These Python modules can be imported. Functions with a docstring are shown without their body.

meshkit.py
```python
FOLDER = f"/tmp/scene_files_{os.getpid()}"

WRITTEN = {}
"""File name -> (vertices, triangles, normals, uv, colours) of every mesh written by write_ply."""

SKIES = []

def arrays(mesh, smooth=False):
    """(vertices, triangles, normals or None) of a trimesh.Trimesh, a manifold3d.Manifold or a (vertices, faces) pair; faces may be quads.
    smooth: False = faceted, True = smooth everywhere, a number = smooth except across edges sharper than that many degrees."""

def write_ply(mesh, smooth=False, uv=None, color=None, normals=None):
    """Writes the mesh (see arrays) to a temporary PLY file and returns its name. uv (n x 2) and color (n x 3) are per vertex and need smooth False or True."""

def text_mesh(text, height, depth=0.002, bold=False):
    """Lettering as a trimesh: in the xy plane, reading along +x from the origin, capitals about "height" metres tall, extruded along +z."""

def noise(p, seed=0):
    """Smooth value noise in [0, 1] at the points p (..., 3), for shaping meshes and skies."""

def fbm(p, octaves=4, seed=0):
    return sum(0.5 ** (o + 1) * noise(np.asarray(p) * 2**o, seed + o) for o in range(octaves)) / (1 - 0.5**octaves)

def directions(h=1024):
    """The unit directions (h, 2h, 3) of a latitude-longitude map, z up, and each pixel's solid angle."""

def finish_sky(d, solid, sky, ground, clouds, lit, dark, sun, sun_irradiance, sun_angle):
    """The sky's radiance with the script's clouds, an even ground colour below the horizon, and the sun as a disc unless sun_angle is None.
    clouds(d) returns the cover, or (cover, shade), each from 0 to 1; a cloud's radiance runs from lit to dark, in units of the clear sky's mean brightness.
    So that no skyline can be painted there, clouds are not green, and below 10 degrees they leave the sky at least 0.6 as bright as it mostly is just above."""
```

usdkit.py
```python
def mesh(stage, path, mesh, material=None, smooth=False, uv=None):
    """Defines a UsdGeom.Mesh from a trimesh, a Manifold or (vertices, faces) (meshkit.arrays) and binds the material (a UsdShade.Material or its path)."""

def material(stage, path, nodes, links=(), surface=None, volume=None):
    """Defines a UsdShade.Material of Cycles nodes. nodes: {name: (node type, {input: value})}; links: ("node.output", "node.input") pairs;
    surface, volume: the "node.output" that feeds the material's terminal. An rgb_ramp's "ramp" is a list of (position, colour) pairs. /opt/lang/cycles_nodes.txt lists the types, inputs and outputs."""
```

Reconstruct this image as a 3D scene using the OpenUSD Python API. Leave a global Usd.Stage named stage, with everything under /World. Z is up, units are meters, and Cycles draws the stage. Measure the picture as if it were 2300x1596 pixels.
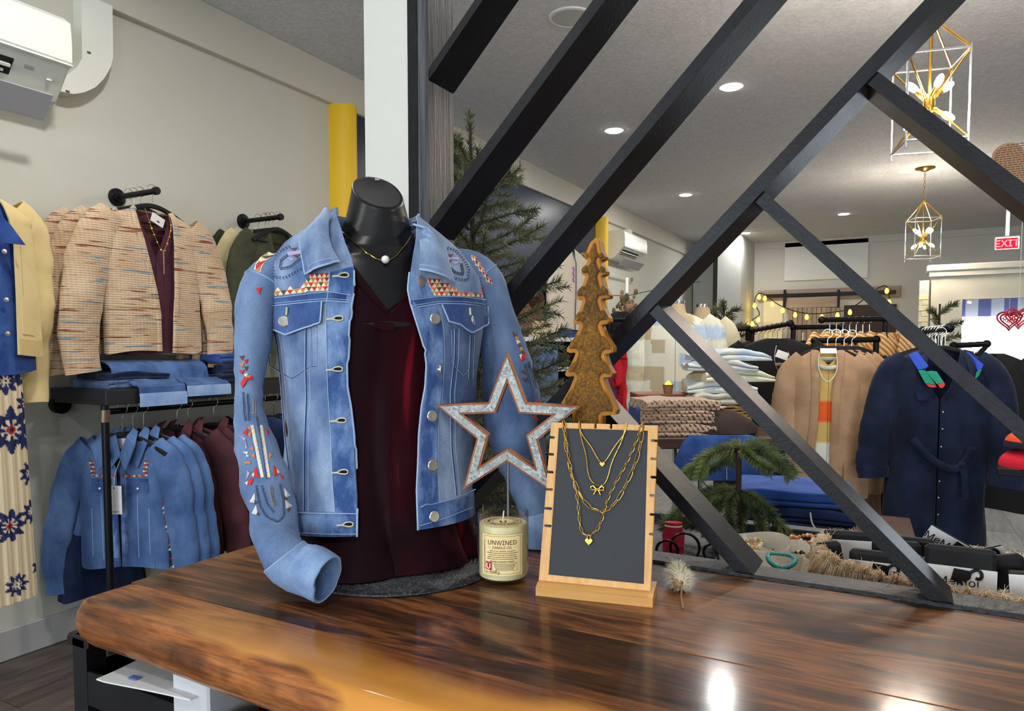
import math, random, numpy as np, trimesh, usdkit, meshkit
import shapely
from shapely.geometry import Polygon, LineString, Point
from shapely import affinity
from manifold3d import Manifold
from pxr import Usd, UsdGeom, UsdLux, UsdShade, Gf, Sdf, Vt

# ------------------------------------------------------------------ stage, camera, lights, exposure
stage = Usd.Stage.CreateInMemory()
UsdGeom.SetStageUpAxis(stage, UsdGeom.Tokens.z); UsdGeom.SetStageMetersPerUnit(stage, 1.0)
UsdGeom.Xform.Define(stage, '/World')
F, CX, CY, PITCH, YAW, CAM = 1600., 1150., 870., math.radians(3.2), math.radians(28.8), np.array([0, 0, 1.25])
cd = np.array([-math.sin(YAW)*math.cos(PITCH), math.cos(YAW)*math.cos(PITCH), -math.sin(PITCH)])
cr = np.array([math.cos(YAW), math.sin(YAW), 0.]); cu = np.cross(cr, cd)
cam = UsdGeom.Camera.Define(stage, '/World/camera')
cam.AddTransformOp().Set(Gf.Matrix4d(*map(float, [*cr, 0, *cu, 0, *(-cd), 0, *CAM, 1])))
cam.CreateFocalLengthAttr(36*F/2300); cam.CreateHorizontalApertureAttr(36.0); cam.CreateVerticalApertureAttr(36*1596/2300)
cam.CreateVerticalApertureOffsetAttr(36*(CY-798)/2300); cam.CreateClippingRangeAttr(Gf.Vec2f(0.05, 100))
cam.CreateExposureAttr(0.98)

def light(kind, name, pos, intensity, color, aim=(0, 0, -1), **kw):
    L = getattr(UsdLux, kind).Define(stage, '/World/' + name)
    z = -np.asarray(aim, float); z /= np.linalg.norm(z)
    x = np.cross((0, 1, 0) if abs(z[1]) < .9 else (0, 0, 1), z); x /= np.linalg.norm(x); y = np.cross(z, x)
    L.AddTransformOp().Set(Gf.Matrix4d(*map(float, [*x, 0, *y, 0, *z, 0, *pos, 1])))
    L.CreateIntensityAttr(intensity); L.CreateColorAttr(Gf.Vec3f(*color))
    for k, v in kw.items(): getattr(L, f'Create{k[0].upper()+k[1:]}Attr')(v)
    return L

DAY, LED, WARM = (.88, .95, 1.), (1., .985, .965), (1., .86, .62)
# daylight enters through the shop-front windows behind the camera (built below at y = -4)
light('RectLight', 'window_daylight', (3.6, -4.35, 1.62), 3.2, DAY, (0, 1, 0), width=6.4, height=1.9)
light('RectLight', 'window_daylight_001', (-1.6, -4.35, 1.62), 3.2, DAY, (0, 1, 0), width=2.6, height=1.9)
CEIL = 2.96
POTS = [(-1.04, 4.88), (-2.19, 8.02), (-.725, 10.13), (-2.12, 11.1), (1.3, 10.1), (-2.1, 1.5), (-.2, -.4), (-.4, 2.6), (-1.75, -1.2), (1.6, 1.5), (2.2, 4.9), (-2.05, 5.4)]
for i, (x, y) in enumerate(POTS):
    light('DiskLight', 'pot_light' + (f'_{i:03d}' if i else ''), (x, y, CEIL-.022), 210, LED, (0, 0, -1), radius=.062)
dome = UsdLux.DomeLight.Define(stage, '/World/sky'); dome.CreateIntensityAttr(1.0); dome.CreateColorAttr(Gf.Vec3f(.75, .87, 1.))

# ------------------------------------------------------------------ pixel rays (used to find where things stand)
def ray(px, py): return cd + cr*(px-CX)/F + cu*(CY-py)/F
def atD(px, py, D): return CAM + ray(px, py)*D
def atz(px, py, z): q = ray(px, py); return CAM + q*((z-CAM[2])/q[2])
def atx(px, py, x): q = ray(px, py); return CAM + q*((x-CAM[0])/q[0])
def aty(px, py, y): q = ray(px, py); return CAM + q*((y-CAM[1])/q[1])

# ------------------------------------------------------------------ materials
def lin(c):
    c = np.asarray(c, float)/255
    return tuple(np.where(c < .04045, c/12.92, ((c+.055)/1.055)**2.4))
LOOKS = {}
def mat(name, col, rough=.6, metal=0., col2=None, sc=8, st=(1, 1, 1), ramp=(.35, .65), dist=0., det=3, bump=0., bsc=80, bst=None, coat=0., sheen=0., spec=.5, emit=0., trans=0., ior=1.45, sss=0., attr=None, rnd=0.):
    """Principled material; col and col2 (sRGB 0-255) are mixed by noise in object space."""
    if name in LOOKS: return LOOKS[name]
    n = {'p': ('principled_bsdf', dict(base_color=lin(col), roughness=rough, metallic=metal, coat_weight=coat, coat_roughness=.12, sheen_weight=sheen, specular_ior_level=spec, transmission_weight=trans, ior=ior))}
    l = []
    if sheen: n['p'][1].update(sheen_tint=tuple(np.minimum(1, np.array(lin(col))*3+.02)), sheen_roughness=.4)
    if emit: n['p'][1].update(emission_color=lin(col), emission_strength=emit)
    if sss: n['p'][1].update(subsurface_weight=sss, subsurface_scale=.01, subsurface_radius=(1, .8, .5))
    if col2 is not None or bump or rnd:
        n['tc'] = ('texture_coordinate', {})
    src = None
    if attr:
        n['at'] = ('attribute', dict(attribute=attr)); src = 'at.color'
    if col2 is not None:
        n['mp'] = ('mapping', dict(scale=st)); n['nz'] = ('noise_texture', dict(scale=sc, detail=det, roughness=.55, distortion=dist))
        n['rp'] = ('rgb_ramp', {'ramp': [(ramp[0], lin(col)), (ramp[1], lin(col2))]})
        l += [('tc.object', 'mp.vector'), ('mp.vector', 'nz.vector'), ('nz.fac', 'rp.fac')]
        src = 'rp.color'
    if rnd:
        n['oi'] = ('object_info', {}); n['hs'] = ('hsv', dict(color=lin(col))); n['mr'] = ('map_range', dict(to_min=1-rnd, to_max=1+rnd))
        l += [('oi.random', 'mr.value'), ('mr.result', 'hs.value')]
        if src: l += [(src, 'hs.color')]
        src = 'hs.color'
    if src: l += [(src, 'p.base_color')]
    if bump:
        n['bm'] = ('mapping', dict(scale=bst or (1, 1, 1))); n['bn'] = ('noise_texture', dict(scale=bsc, detail=4, roughness=.6)); n['bu'] = ('bump', dict(strength=bump, distance=.6/bsc))
        l += [('tc.object', 'bm.vector'), ('bm.vector', 'bn.vector'), ('bn.fac', 'bu.height'), ('bu.normal', 'p.normal')]
    LOOKS[name] = usdkit.material(stage, '/World/Looks/' + name, n, l, surface='p.BSDF')
    return LOOKS[name]
def glow(name, col, strength):
    if name not in LOOKS:
        LOOKS[name] = usdkit.material(stage, '/World/Looks/' + name, {'e': ('emission', dict(color=lin(col), strength=strength))}, surface='e.emission')
    return LOOKS[name]

# ------------------------------------------------------------------ meshes: every builder returns (vertices, triangles)
def J(*ms):
    ms = [m for m in ms if m is not None]
    V, Fs, n = [], [], 0
    for v, f in ms:
        V.append(np.asarray(v, float)); Fs.append(np.asarray(f, int)+n); n += len(v)
    return np.vstack(V), np.vstack(Fs)
def T(m, t=(0, 0, 0), rz=0, ry=0, rx=0, s=1):
    v = np.asarray(m[0], float)*s
    for a, (i, j) in ((rx, (1, 2)), (ry, (2, 0)), (rz, (0, 1))):
        if a:
            c, q = math.cos(a), math.sin(a); w = v.copy(); w[:, i] = c*v[:, i]-q*v[:, j]; w[:, j] = q*v[:, i]+c*v[:, j]; v = w
    return v+np.asarray(t, float), m[1]
def hull(pts):
    m = Manifold.hull_points(np.asarray(pts, float)).to_mesh()
    return np.array(m.vert_properties[:, :3], float), np.array(m.tri_verts, int)
def box(c, s, b=.002):
    h = np.asarray(s, float)/2; b = min(b, h.min()*.6)
    return hull([np.asarray(c)+np.array(g)*(h-b*(np.arange(3) != k)) for g in np.ndindex(2, 2, 2) for g in [np.array(g)*2-1] for k in range(3)])
def bx(x0, x1, y0, y1, z0, z1, b=.002): return box(((x0+x1)/2, (y0+y1)/2, (z0+z1)/2), (abs(x1-x0), abs(y1-y0), abs(z1-z0)), b)
def frames(P, up=None):
    P = np.asarray(P, float); t = np.gradient(P, axis=0); t /= np.maximum(np.linalg.norm(t, axis=1, keepdims=True), 1e-9)
    n = np.asarray(up if up is not None else ((0, 0, 1) if abs(t[0, 2]) < .9 else (1, 0, 0)), float); N = []
    for k in t:
        n = n-k*(n@k) if up is None else np.asarray(up, float)-k*(np.asarray(up, float)@k)
        n /= max(np.linalg.norm(n), 1e-9); N.append(n)
    N = np.array(N); return t, N, np.cross(t, N)
def gridf(R, C, wrap, off=0, flip=False):
    i, j = np.meshgrid(np.arange(R-1), np.arange(C if wrap else C-1), indexing='ij'); j2 = (j+1) % C
    a, b, c, d = (off+i*C+j).ravel(), (off+i*C+j2).ravel(), (off+(i+1)*C+j2).ravel(), (off+(i+1)*C+j).ravel()
    f = np.vstack([np.stack([a, b, c], 1), np.stack([a, c, d], 1)])
    return f[:, ::-1] if flip else f
def loft(P, caps=True):
    """P (rows, ring, 3): closed rings lofted into a solid."""
    R, C, _ = P.shape; f = [gridf(R, C, True)]; V = [P.reshape(-1, 3)]
    if caps:
        n = R*C
        for k, r in ((0, 0), (1, R-1)):
            V.append(P[r].mean(0)[None]); j = np.arange(C); j2 = (j+1) % C; c = np.full(C, n+k)
            f.append(np.stack([c, r*C+j2, r*C+j] if k == 0 else [c, r*C+j, r*C+j2], 1))
    return np.vstack(V), np.vstack(f)
def tube(P, r, n=8, closed=False, up=None, rb=None):
    P = np.asarray(P, float); a = np.arange(n)/n*2*np.pi
    if closed: Q = np.vstack([P[-1:], P, P[:1]]); t, N, B = (x[1:-1] for x in frames(Q, up))
    else: t, N, B = frames(P, up)
    r = np.broadcast_to(np.asarray(r, float), (len(P),)); rb = r if rb is None else np.broadcast_to(np.asarray(rb, float), (len(P),))
    G = P[:, None]+N[:, None]*np.cos(a)[None, :, None]*r[:, None, None]+B[:, None]*np.sin(a)[None, :, None]*rb[:, None, None]
    if closed: return loft(np.concatenate([G, G[:1]]), False)
    return loft(G)
def lathe(prof, n=24):
    p = np.asarray(prof, float); a = np.arange(n)/n*2*np.pi
    G = np.stack([p[:, :1]*np.cos(a), p[:, :1]*np.sin(a), np.repeat(p[:, 1:], n, 1)], -1)
    return loft(G, caps=not np.allclose(p[0], p[-1]))
def shell(P, t, wrap=False, both=False):
    """A grid of points thickened along its normals into cloth of thickness t (a closed solid)."""
    P = np.asarray(P, float); R, C, _ = P.shape
    if wrap:
        Q = np.concatenate([P[:, -1:], P, P[:, :1]], 1); dv = np.gradient(Q, axis=1)[:, 1:-1]
    else: dv = np.gradient(P, axis=1)
    du = np.gradient(P, axis=0); n = np.cross(du, dv); n /= np.maximum(np.linalg.norm(n, axis=2, keepdims=True), 1e-9)
    A, B = P+n*t/2, P-n*t/2; N = R*C
    f = [gridf(R, C, wrap), gridf(R, C, wrap, N, True)]
    def strip(idx):
        i, j = idx[:-1], idx[1:]
        f.append(np.stack([i, i+N, j], 1)); f.append(np.stack([j, i+N, j+N], 1))
    top = np.arange(C); bot = (R-1)*C+np.arange(C)
    if wrap: top, bot = np.r_[top, top[:1]], np.r_[bot, bot[:1]]
    strip(top); strip(bot[::-1])
    if not wrap: strip(np.arange(R)[::-1]*C); strip(np.arange(R)*C+C-1)
    return np.vstack([A.reshape(-1, 3), B.reshape(-1, 3)]), np.vstack(f)
def extr(poly, y0, y1):
    """Polygon in the xz plane extruded from y0 (front) to y1."""
    ms = []
    for g in getattr(poly, 'geoms', [poly]):
        if g.is_empty or g.area < 1e-9: continue
        m = trimesh.creation.extrude_polygon(g, abs(y1-y0), engine='earcut'); v = np.array(m.vertices)
        ms.append((np.stack([v[:, 0], max(y0, y1)-v[:, 2], v[:, 1]], 1), np.array(m.faces)))
    return J(*ms) if ms else None
def slab(poly, y0, y1, b):
    """Extruded with a small chamfer on the front rim."""
    i = poly.buffer(-b, join_style=2)
    return J(extr(poly, y0+b, y1), extr(i, y0, y0+b*1.01)) if b else extr(poly, y0, y1)
def sphere(c, r, n=2, s=(1, 1, 1)):
    m = trimesh.creation.icosphere(n, 1.0); return np.array(m.vertices)*r*np.array(s)+np.asarray(c), np.array(m.faces)
def spline(P, n=24):
    from scipy.interpolate import CubicSpline, PchipInterpolator
    P = np.asarray(P, float); d = np.r_[0, np.cumsum(np.linalg.norm(np.diff(P, axis=0), axis=1))]
    return CubicSpline(d, P, bc_type='natural')(np.linspace(0, d[-1], n))
def lerp(x, xs, ys): return np.interp(x, xs, ys)
def noise(P, sc=1., seed=0, oct=3): return meshkit.fbm(np.asarray(P)*sc, oct, seed)-.5

# ------------------------------------------------------------------ things and parts
USED = {}
def path_for(parent, name):
    k = (parent, name); i = USED.get(k, 0); USED[k] = i+1
    return f'{parent}/{name}' + (f'_{i:03d}' if i else '')
def keys(prim, **kw):
    for k, v in kw.items():
        if v: prim.SetCustomDataByKey(k, v)
class Thing:
    def __init__(s, name, label, cat=None, loc=(0, 0, 0), rz=0., group=None, kind=None):
        s.path = path_for('/World', name); s.name, s.label, s.cat, s.group, s.kind = name, label, cat, group, kind
        s.loc, s.rz = np.asarray(loc, float), rz
        x = UsdGeom.Xform.Define(stage, s.path); x.AddTranslateOp().Set(Gf.Vec3d(*map(float, loc))); x.AddRotateZOp().Set(math.degrees(rz))
        keys(x.GetPrim(), label=label, category=cat, group=group, kind=kind)
        s.X = np.array([math.cos(rz), math.sin(rz), 0]); s.Y = np.array([-math.sin(rz), math.cos(rz), 0]); s.Z = np.array([0, 0, 1.])
    def add(s, name, mesh, m, label=None, parent=None, kind=None, smooth=35, col=None):
        p = path_for(parent or s.path, name)
        if col is not None: smooth = False
        g = usdkit.mesh(stage, p, mesh, m, smooth=smooth)
        if col is not None:
            UsdGeom.PrimvarsAPI(g).CreatePrimvar('col', Sdf.ValueTypeNames.Color3fArray, 'vertex').Set(Vt.Vec3fArray.FromNumpy(np.asarray(col, np.float32)))
        keys(g.GetPrim(), label=label, kind=kind); return p
    def l(s, p):
        q = np.asarray(p, float)-s.loc; return np.stack([q@s.X, q@s.Y, q@s.Z], -1)
    def w(s, p):
        p = np.asarray(p, float); return s.loc+p[..., :1]*s.X+p[..., 1:2]*s.Y+p[..., 2:]*s.Z
    def px(s, px, py, y=0.):
        q = ray(px, py); o = s.l(CAM); d = np.array([q@s.X, q@s.Y, q[2]]); return o+d*((y-o[1])/d[1])
    def pz(s, px, py, z=0.):
        q = ray(px, py); o = s.l(CAM); d = np.array([q@s.X, q@s.Y, q[2]]); return o+d*((z-o[2])/d[2])
    def pts(s, L, y=0.): return np.array([s.px(a, b, y) for a, b in L])
    def poly(s, L, y=0.): return Polygon(s.pts(L, y)[:, [0, 2]])
    def dup(s, loc, rz=None, label=None, group=None):
        p = path_for('/World', s.name); x = UsdGeom.Xform.Define(stage, p)
        x.GetPrim().GetReferences().AddInternalReference(s.path)
        x.ClearXformOpOrder()
        x.GetPrim().GetAttribute('xformOp:translate').Set(Gf.Vec3d(*map(float, loc))); x.GetPrim().GetAttribute('xformOp:rotateZ').Set(math.degrees(s.rz if rz is None else rz))
        x.SetXformOpOrder([UsdGeom.XformOp(x.GetPrim().GetAttribute('xformOp:translate')), UsdGeom.XformOp(x.GetPrim().GetAttribute('xformOp:rotateZ'))])
        keys(x.GetPrim(), label=label or s.label, category=s.cat, group=group or s.group); x.GetPrim().SetInstanceable(True); return x
def one(name, mesh, m, label=None, cat=None, group=None, kind=None, smooth=35):
    p = path_for('/World', name); g = usdkit.mesh(stage, p, mesh, m, smooth=smooth); keys(g.GetPrim(), label=label, category=cat, group=group, kind=kind); return p
def struct(name, mesh, m, label=None, smooth=35): return one(name, mesh, m, label=label, kind='structure', smooth=smooth)
def face(p):
    """Rotation about z that turns a thing at p so that its local -y looks at the camera's spot."""
    d = np.asarray(p)-CAM; return math.atan2(d[1], d[0])-math.pi/2
def ang_pts(n): return np.arange(n)/n*2*np.pi
def text(s, h, depth=.0008, bold=False, sx=1.):
    m = meshkit.text_mesh(s, h, depth, bold); v = np.array(m.vertices); v[:, 0] *= sx; v[:, 0] -= (v[:, 0].max()+v[:, 0].min())/2
    return np.stack([v[:, 0], -v[:, 2], v[:, 1]], 1), np.array(m.faces)   # in the xz plane, proud towards -y, centred on x
# ================================================================== ROOM
WX, FARY, RX, FRONTY = -3.125, 12.3, 7.0, -4.0
m_wall = mat('wall_paint', (198, 197, 184), .75, bump=.05, bsc=120)
m_wall2 = mat('far_wall_paint', (186, 186, 180), .75)
m_ceil = mat('popcorn_ceiling', (196, 198, 200), .85, col2=(212, 213, 214), sc=40, bump=.9, bsc=70)
m_trim = mat('trim_paint', (200, 197, 184), .55)
m_navy = mat('navy_panel_paint', (50, 59, 76), .3, spec=.25)
m_yellow = mat('yellow_paint', (232, 186, 30), .5)
m_base = mat('baseboard_paint', (176, 174, 172), .5)
m_floor = mat('floor_underlay', (124, 121, 116), .5, col2=(146, 144, 140), sc=5, st=(6, 1, 1), bump=.05)
m_blackmetal = mat('black_pipe', (24, 24, 27), .42, metal=.6, bump=.15, bsc=200)
m_chrome = mat('chrome', (225, 225, 225), .12, metal=1.)
m_white = mat('white_plastic', (226, 228, 218), .35)
m_black = mat('black_velvet_flock', (12, 12, 14), .8, sheen=.2)
m_blackwood = mat('black_stained_wood', (15, 15, 17), .38, col2=(23, 23, 26), sc=20, bump=.12, bsc=140, spec=.25)

struct('floor', bx(WX-.1, RX, FRONTY-.1, FARY+.1, -.1, -.004), m_floor)
struct('ceiling', bx(WX-.1, RX, FRONTY-.1, FARY+.1, CEIL, CEIL+.1), m_ceil)
struct('wall_left', bx(WX-.1, WX, FRONTY, FARY, 0, CEIL), m_wall)
struct('wall_back', bx(WX-.1, RX, FARY, FARY+.1, 0, CEIL), m_wall2)
struct('wall_right', bx(RX, RX+.1, FRONTY, FARY, 0, CEIL), m_wall)
# shop front behind the camera: two wide windows and a glazed door opening under a lintel
fy0, fy1 = FRONTY-.1, FRONTY
struct('wall_front', J(bx(WX, RX, fy0, fy1, 0, .55), bx(WX, RX, fy0, fy1, 2.55, CEIL), bx(WX, -2.75, fy0, fy1, .55, 2.55), bx(-.45, .75, fy0, fy1, .55, 2.55), bx(6.6, RX, fy0, fy1, .55, 2.55)), m_wall)
m_frame = mat('window_frame_paint', (60, 66, 74), .5)
m_pane = usdkit.material(stage, '/World/Looks/window_glass', {'t': ('transparent_bsdf', {}), 'g': ('glossy_bsdf', dict(roughness=.02)), 'f': ('fresnel', dict(IOR=1.45)), 'm': ('mix_closure', {})}, [('f.fac', 'm.fac'), ('t.BSDF', 'm.closure1'), ('g.BSDF', 'm.closure2')], surface='m.closure')
for i, (a, b) in enumerate(((-2.75, -.45), (.75, 6.6)), 1):
    w = Thing(f'window_{i}', None, kind='structure', loc=(0, FRONTY, 0))
    w.add('window_frame', J(bx(a, a+.06, -.08, 0, .55, 2.55), bx(b-.06, b, -.08, 0, .55, 2.55), bx(a, b, -.08, 0, .55, .62), bx(a, b, -.08, 0, 2.48, 2.55), bx((a+b)/2-.03, (a+b)/2+.03, -.08, 0, .6, 2.5)), m_frame)
    for q in (0, 1): w.add('pane', bx(a+.06 if q == 0 else (a+b)/2+.03, (a+b)/2-.03 if q == 0 else b-.06, -.045, -.04, .62, 2.48), m_pane)
# frieze board under the ceiling, baseboard
struct('trim_1', bx(WX, WX+.04, FRONTY, FARY, 2.735, CEIL), m_trim)
struct('trim_2', bx(WX, FARY and RX, FARY-.03, FARY, 2.86, CEIL), m_wall2)
struct('baseboard_left', J(bx(WX, WX+.016, FRONTY, FARY, 0, .125, .004)), m_base)
struct('baseboard_back', J(bx(WX, RX, FARY-.016, FARY, 0, .125, .004)), m_base)
# navy wall section between two yellow half-round pillars
struct('wall_navy_panel', bx(WX, WX+.012, 3.44, 7.7, .125, 2.735), m_navy)
def half_pillar(y):
    a = np.linspace(-np.pi/2, np.pi/2, 14); ring = np.stack([np.cos(a)*.13, np.sin(a)*.085], 1)
    return loft(np.stack([np.c_[WX+ring[:, 0], y+ring[:, 1], np.full(14, z)] for z in (0., .01, 2.735)]))
struct('pillar', half_pillar(3.44), m_yellow, 'yellow half-round wall pillar behind the mannequin neck')
struct('pillar', half_pillar(7.72), m_yellow, 'far yellow half-round wall pillar at the end of the navy panel')
# floor planks: one by one where the floor shows near the wall and near the mirror, floor material beyond
fl = Thing('floor_planking', 'dark grey-brown wood-look plank flooring beside the table', None, kind='structure')
m_plank = [mat(f'plank_{i}', c, .42, col2=c2, sc=6, st=(9, .8, 1), bump=.12, bsc=30, bst=(9, .6, 1), dist=1.) for i, (c, c2) in enumerate((((66, 57, 51), (92, 82, 74)), ((58, 50, 46), (84, 72, 64)), ((78, 68, 60), (98, 86, 76)), ((70, 62, 58), (104, 92, 82))))]
random.seed(4)
for r in range(15):
    x = WX+.02+r*.152; y = .1-random.random()*.6
    while y < 2.2:
        fl.add('plank', bx(x, x+.149, y, min(y+1.2, 9)-.002, -.004, .0, .0012), random.choice(m_plank), smooth=False); y += 1.2
m_grey = [mat(f'grey_plank_{i}', c, .45, col2=c2, sc=5, st=(7, .8, 1), dist=1.) for i, (c, c2) in enumerate((((120, 122, 124), (150, 150, 150)), ((104, 108, 112), (136, 138, 138)), ((134, 134, 132), (160, 160, 156))))]
for r in range(16):
    x = .5+r*.2; y = 2.6-random.random()*.8
    while y < 7.6:
        fl.add('plank', bx(x, x+.197, y, y+1.197, -.004, .0, .0012), random.choice(m_grey), smooth=False); y += 1.2

# ================================================================== LATTICE SCREEN AND COLUMN
struct('column', bx(-.955, -.834, 1.125, 1.25, 0, CEIL, .003), mat('white_column_paint', (206, 204, 194), .55, bump=.04))
LY0, LY1 = 1.11, 1.193
lt = Thing('lattice_screen', 'black-stained wooden lattice screen of diagonal boards rising from the table', 'room divider', loc=(0, LY0, 0))
dep = LY1-LY0
def board(pts, name='diagonal_board', m=None):
    """pts: convex quad (x, z); chamfered board of the screen."""
    p = np.array(pts, float); c = p.mean(0); q = c+(p-c)*(1-.0015/np.linalg.norm(p-c, axis=1, keepdims=True)*2)
    lt.add(name, hull([(x, y, z) for ring, ys in ((p, (.0018, dep-.0018)), (q, (0, dep))) for y in ys for x, z in ring]), m or m_blackwood, smooth=False)
TOPZ = 2.9
def slash(khi, wd, x0, x1=None):          # "/" boards: z - x between khi - wd and khi
    x1 = x1 or TOPZ-khi
    board([(x0, x0+khi), (x1, x1+khi), (x1, x1+khi-wd), (x0, x0+khi-wd)])
def back(slo, wd, ztop_k, z1):           # "\" boards: x + z between slo and slo + wd, from the "/" board whose lower edge is k down to z1
    a, b = slo, slo+wd
    board([((a-ztop_k)/2, (a+ztop_k)/2), ((b-ztop_k)/2, (b+ztop_k)/2), (b-z1, z1), (a-z1, z1)])
KW = .0265
slash(2.553, KW-.006, -.787); slash(2.275, KW, -.787); slash(1.982, KW, -.787); slash(1.697, KW+.002, -.787+.02)
for s, k in ((1.557, 1.668), (1.266, 1.668), (.946, 1.668), (.687, 1.668)): back(s, .027, k, .905)
board([(-.835, .905), (-.8125, .905), (-.8125, TOPZ), (-.835, TOPZ)], 'post_board')
board([(-.8115, .905), (-.787, .905), (-.787, TOPZ), (-.8115, TOPZ)], 'post_board', mat('weathered_post', (34, 35, 38), .42, col2=(92, 94, 96), sc=5, st=(14, 14, .5), ramp=(.42, .72), bump=.2, bsc=60, bst=(4, 4, .3)))  # weathered grey streaks, lightened to paint in the lamp-lit sheen of this board
lt.add('base_rail', bx(-.835, .72, 0, .058, .84, .905, .003), mat('black_rail', (22, 24, 26), .5, col2=(44, 47, 48), sc=30, st=(.3, 1, 1), bump=.5, bsc=60), smooth=False)
lt.add('end_post', bx(.72, .745, 0, dep, 0, TOPZ), m_blackwood); lt.add('support_panel', bx(-.83, .72, .02, .06, 0, .84), m_blackwood)

# ================================================================== TABLE
def wood_mat(name, c0, c1, c2, seed, edge=None):
    n = {'tc': ('texture_coordinate', {}), 'm': ('mapping', dict(scale=(.9, 5.5, 5.5), location=(seed*3.1, seed*1.7, seed))),
         'w': ('noise_texture', dict(scale=2.2, detail=5, roughness=.55, distortion=1.8)), 'r': ('rgb_ramp', {'ramp': [(.34, lin(c0)), (.47, lin(c1)), (.56, lin(c2)), (.64, lin(c1)), (.70, lin(c0)), (.78, lin(c1))]}),
         'm2': ('mapping', dict(scale=(3.5, 60, 60), location=(seed, 0, 0))), 'g': ('noise_texture', dict(scale=3, detail=5, roughness=.65)), 'r2': ('rgb_ramp', {'ramp': [(.33, (.45, .42, .4)), (.6, (1.15, 1.12, 1.1))]}),
         'x': ('mix_color', dict(blend_type='multiply', fac=.85)), 'bu': ('bump', dict(strength=.05, distance=.004)),
         'p': ('principled_bsdf', dict(roughness=.5, coat_weight=.5, coat_roughness=.13, specular_ior_level=.15))}
    l = [('tc.object', 'm.vector'), ('m.vector', 'w.vector'), ('w.fac', 'r.fac'), ('tc.object', 'm2.vector'), ('m2.vector', 'g.vector'), ('g.fac', 'r2.fac'), ('r.color', 'x.a'), ('r2.color', 'x.b'), ('x.result', 'p.base_color'), ('g.fac', 'bu.height'), ('bu.normal', 'p.normal')]
    if edge:   # pale sapwood band along the live edge (local y), wandering with noise
        n.update({'s': ('separate_xyz', {}), 'e': ('noise_texture', dict(scale=2.6, detail=3)), 'a': ('math', dict(math_type='multiply_add', value2=.16, value3=-.08)), 'b': ('math', dict(math_type='add')),
                  'q': ('rgb_ramp', {'ramp': [(0., (0, 0, 0)), (.33, (0, 0, 0)), (.40, (1, 1, 1)), (.62, (.7, .7, .7)), (.95, (0, 0, 0)), (1., (0, 0, 0))]}), 'mr': ('map_range', dict(from_min=-.04, from_max=.10, to_min=0, to_max=1)), 'y': ('mix_color', dict(b=lin((204, 138, 58)))),
                  'mx': ('map_range', dict(from_min=.1, from_max=.36)), 'f': ('math', dict(math_type='multiply'))})
        l = [k for k in l if k[0] != 'x.result'] + [('tc.object', 's.vector'), ('tc.object', 'e.vector'), ('e.fac', 'a.value1'), ('s.y', 'b.value1'), ('a.value', 'b.value2'), ('b.value', 'mr.value'), ('mr.result', 'q.fac'),
             ('s.x', 'mx.value'), ('q.color', 'f.value1'), ('mx.result', 'f.value2'), ('f.value', 'y.fac'), ('x.result', 'y.a'), ('y.result', 'p.base_color')]
    return usdkit.material(stage, '/World/Looks/' + name, n, l, surface='p.BSDF')
TT, TX0, TX1 = .9, -1.005, 1.0
tb = Thing('table', 'live-edge slab table in glossy streaked brown wood on a black metal frame', 'table', loc=(TX0, .545, TT))
LX = TX1-TX0
def plank(y0, y1):          # local y; boards meet in hairline joints
    return bx(.0, LX, y0+.0004, y1-.0004, -.065, 0, .0014)
W0 = (36, 20, 12)
tb.add('board', plank(.252, .563), wood_mat('acacia_a', W0, (94, 56, 31), (144, 92, 52), 1.), 'dark brown back board of the tabletop', smooth=False)
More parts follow.
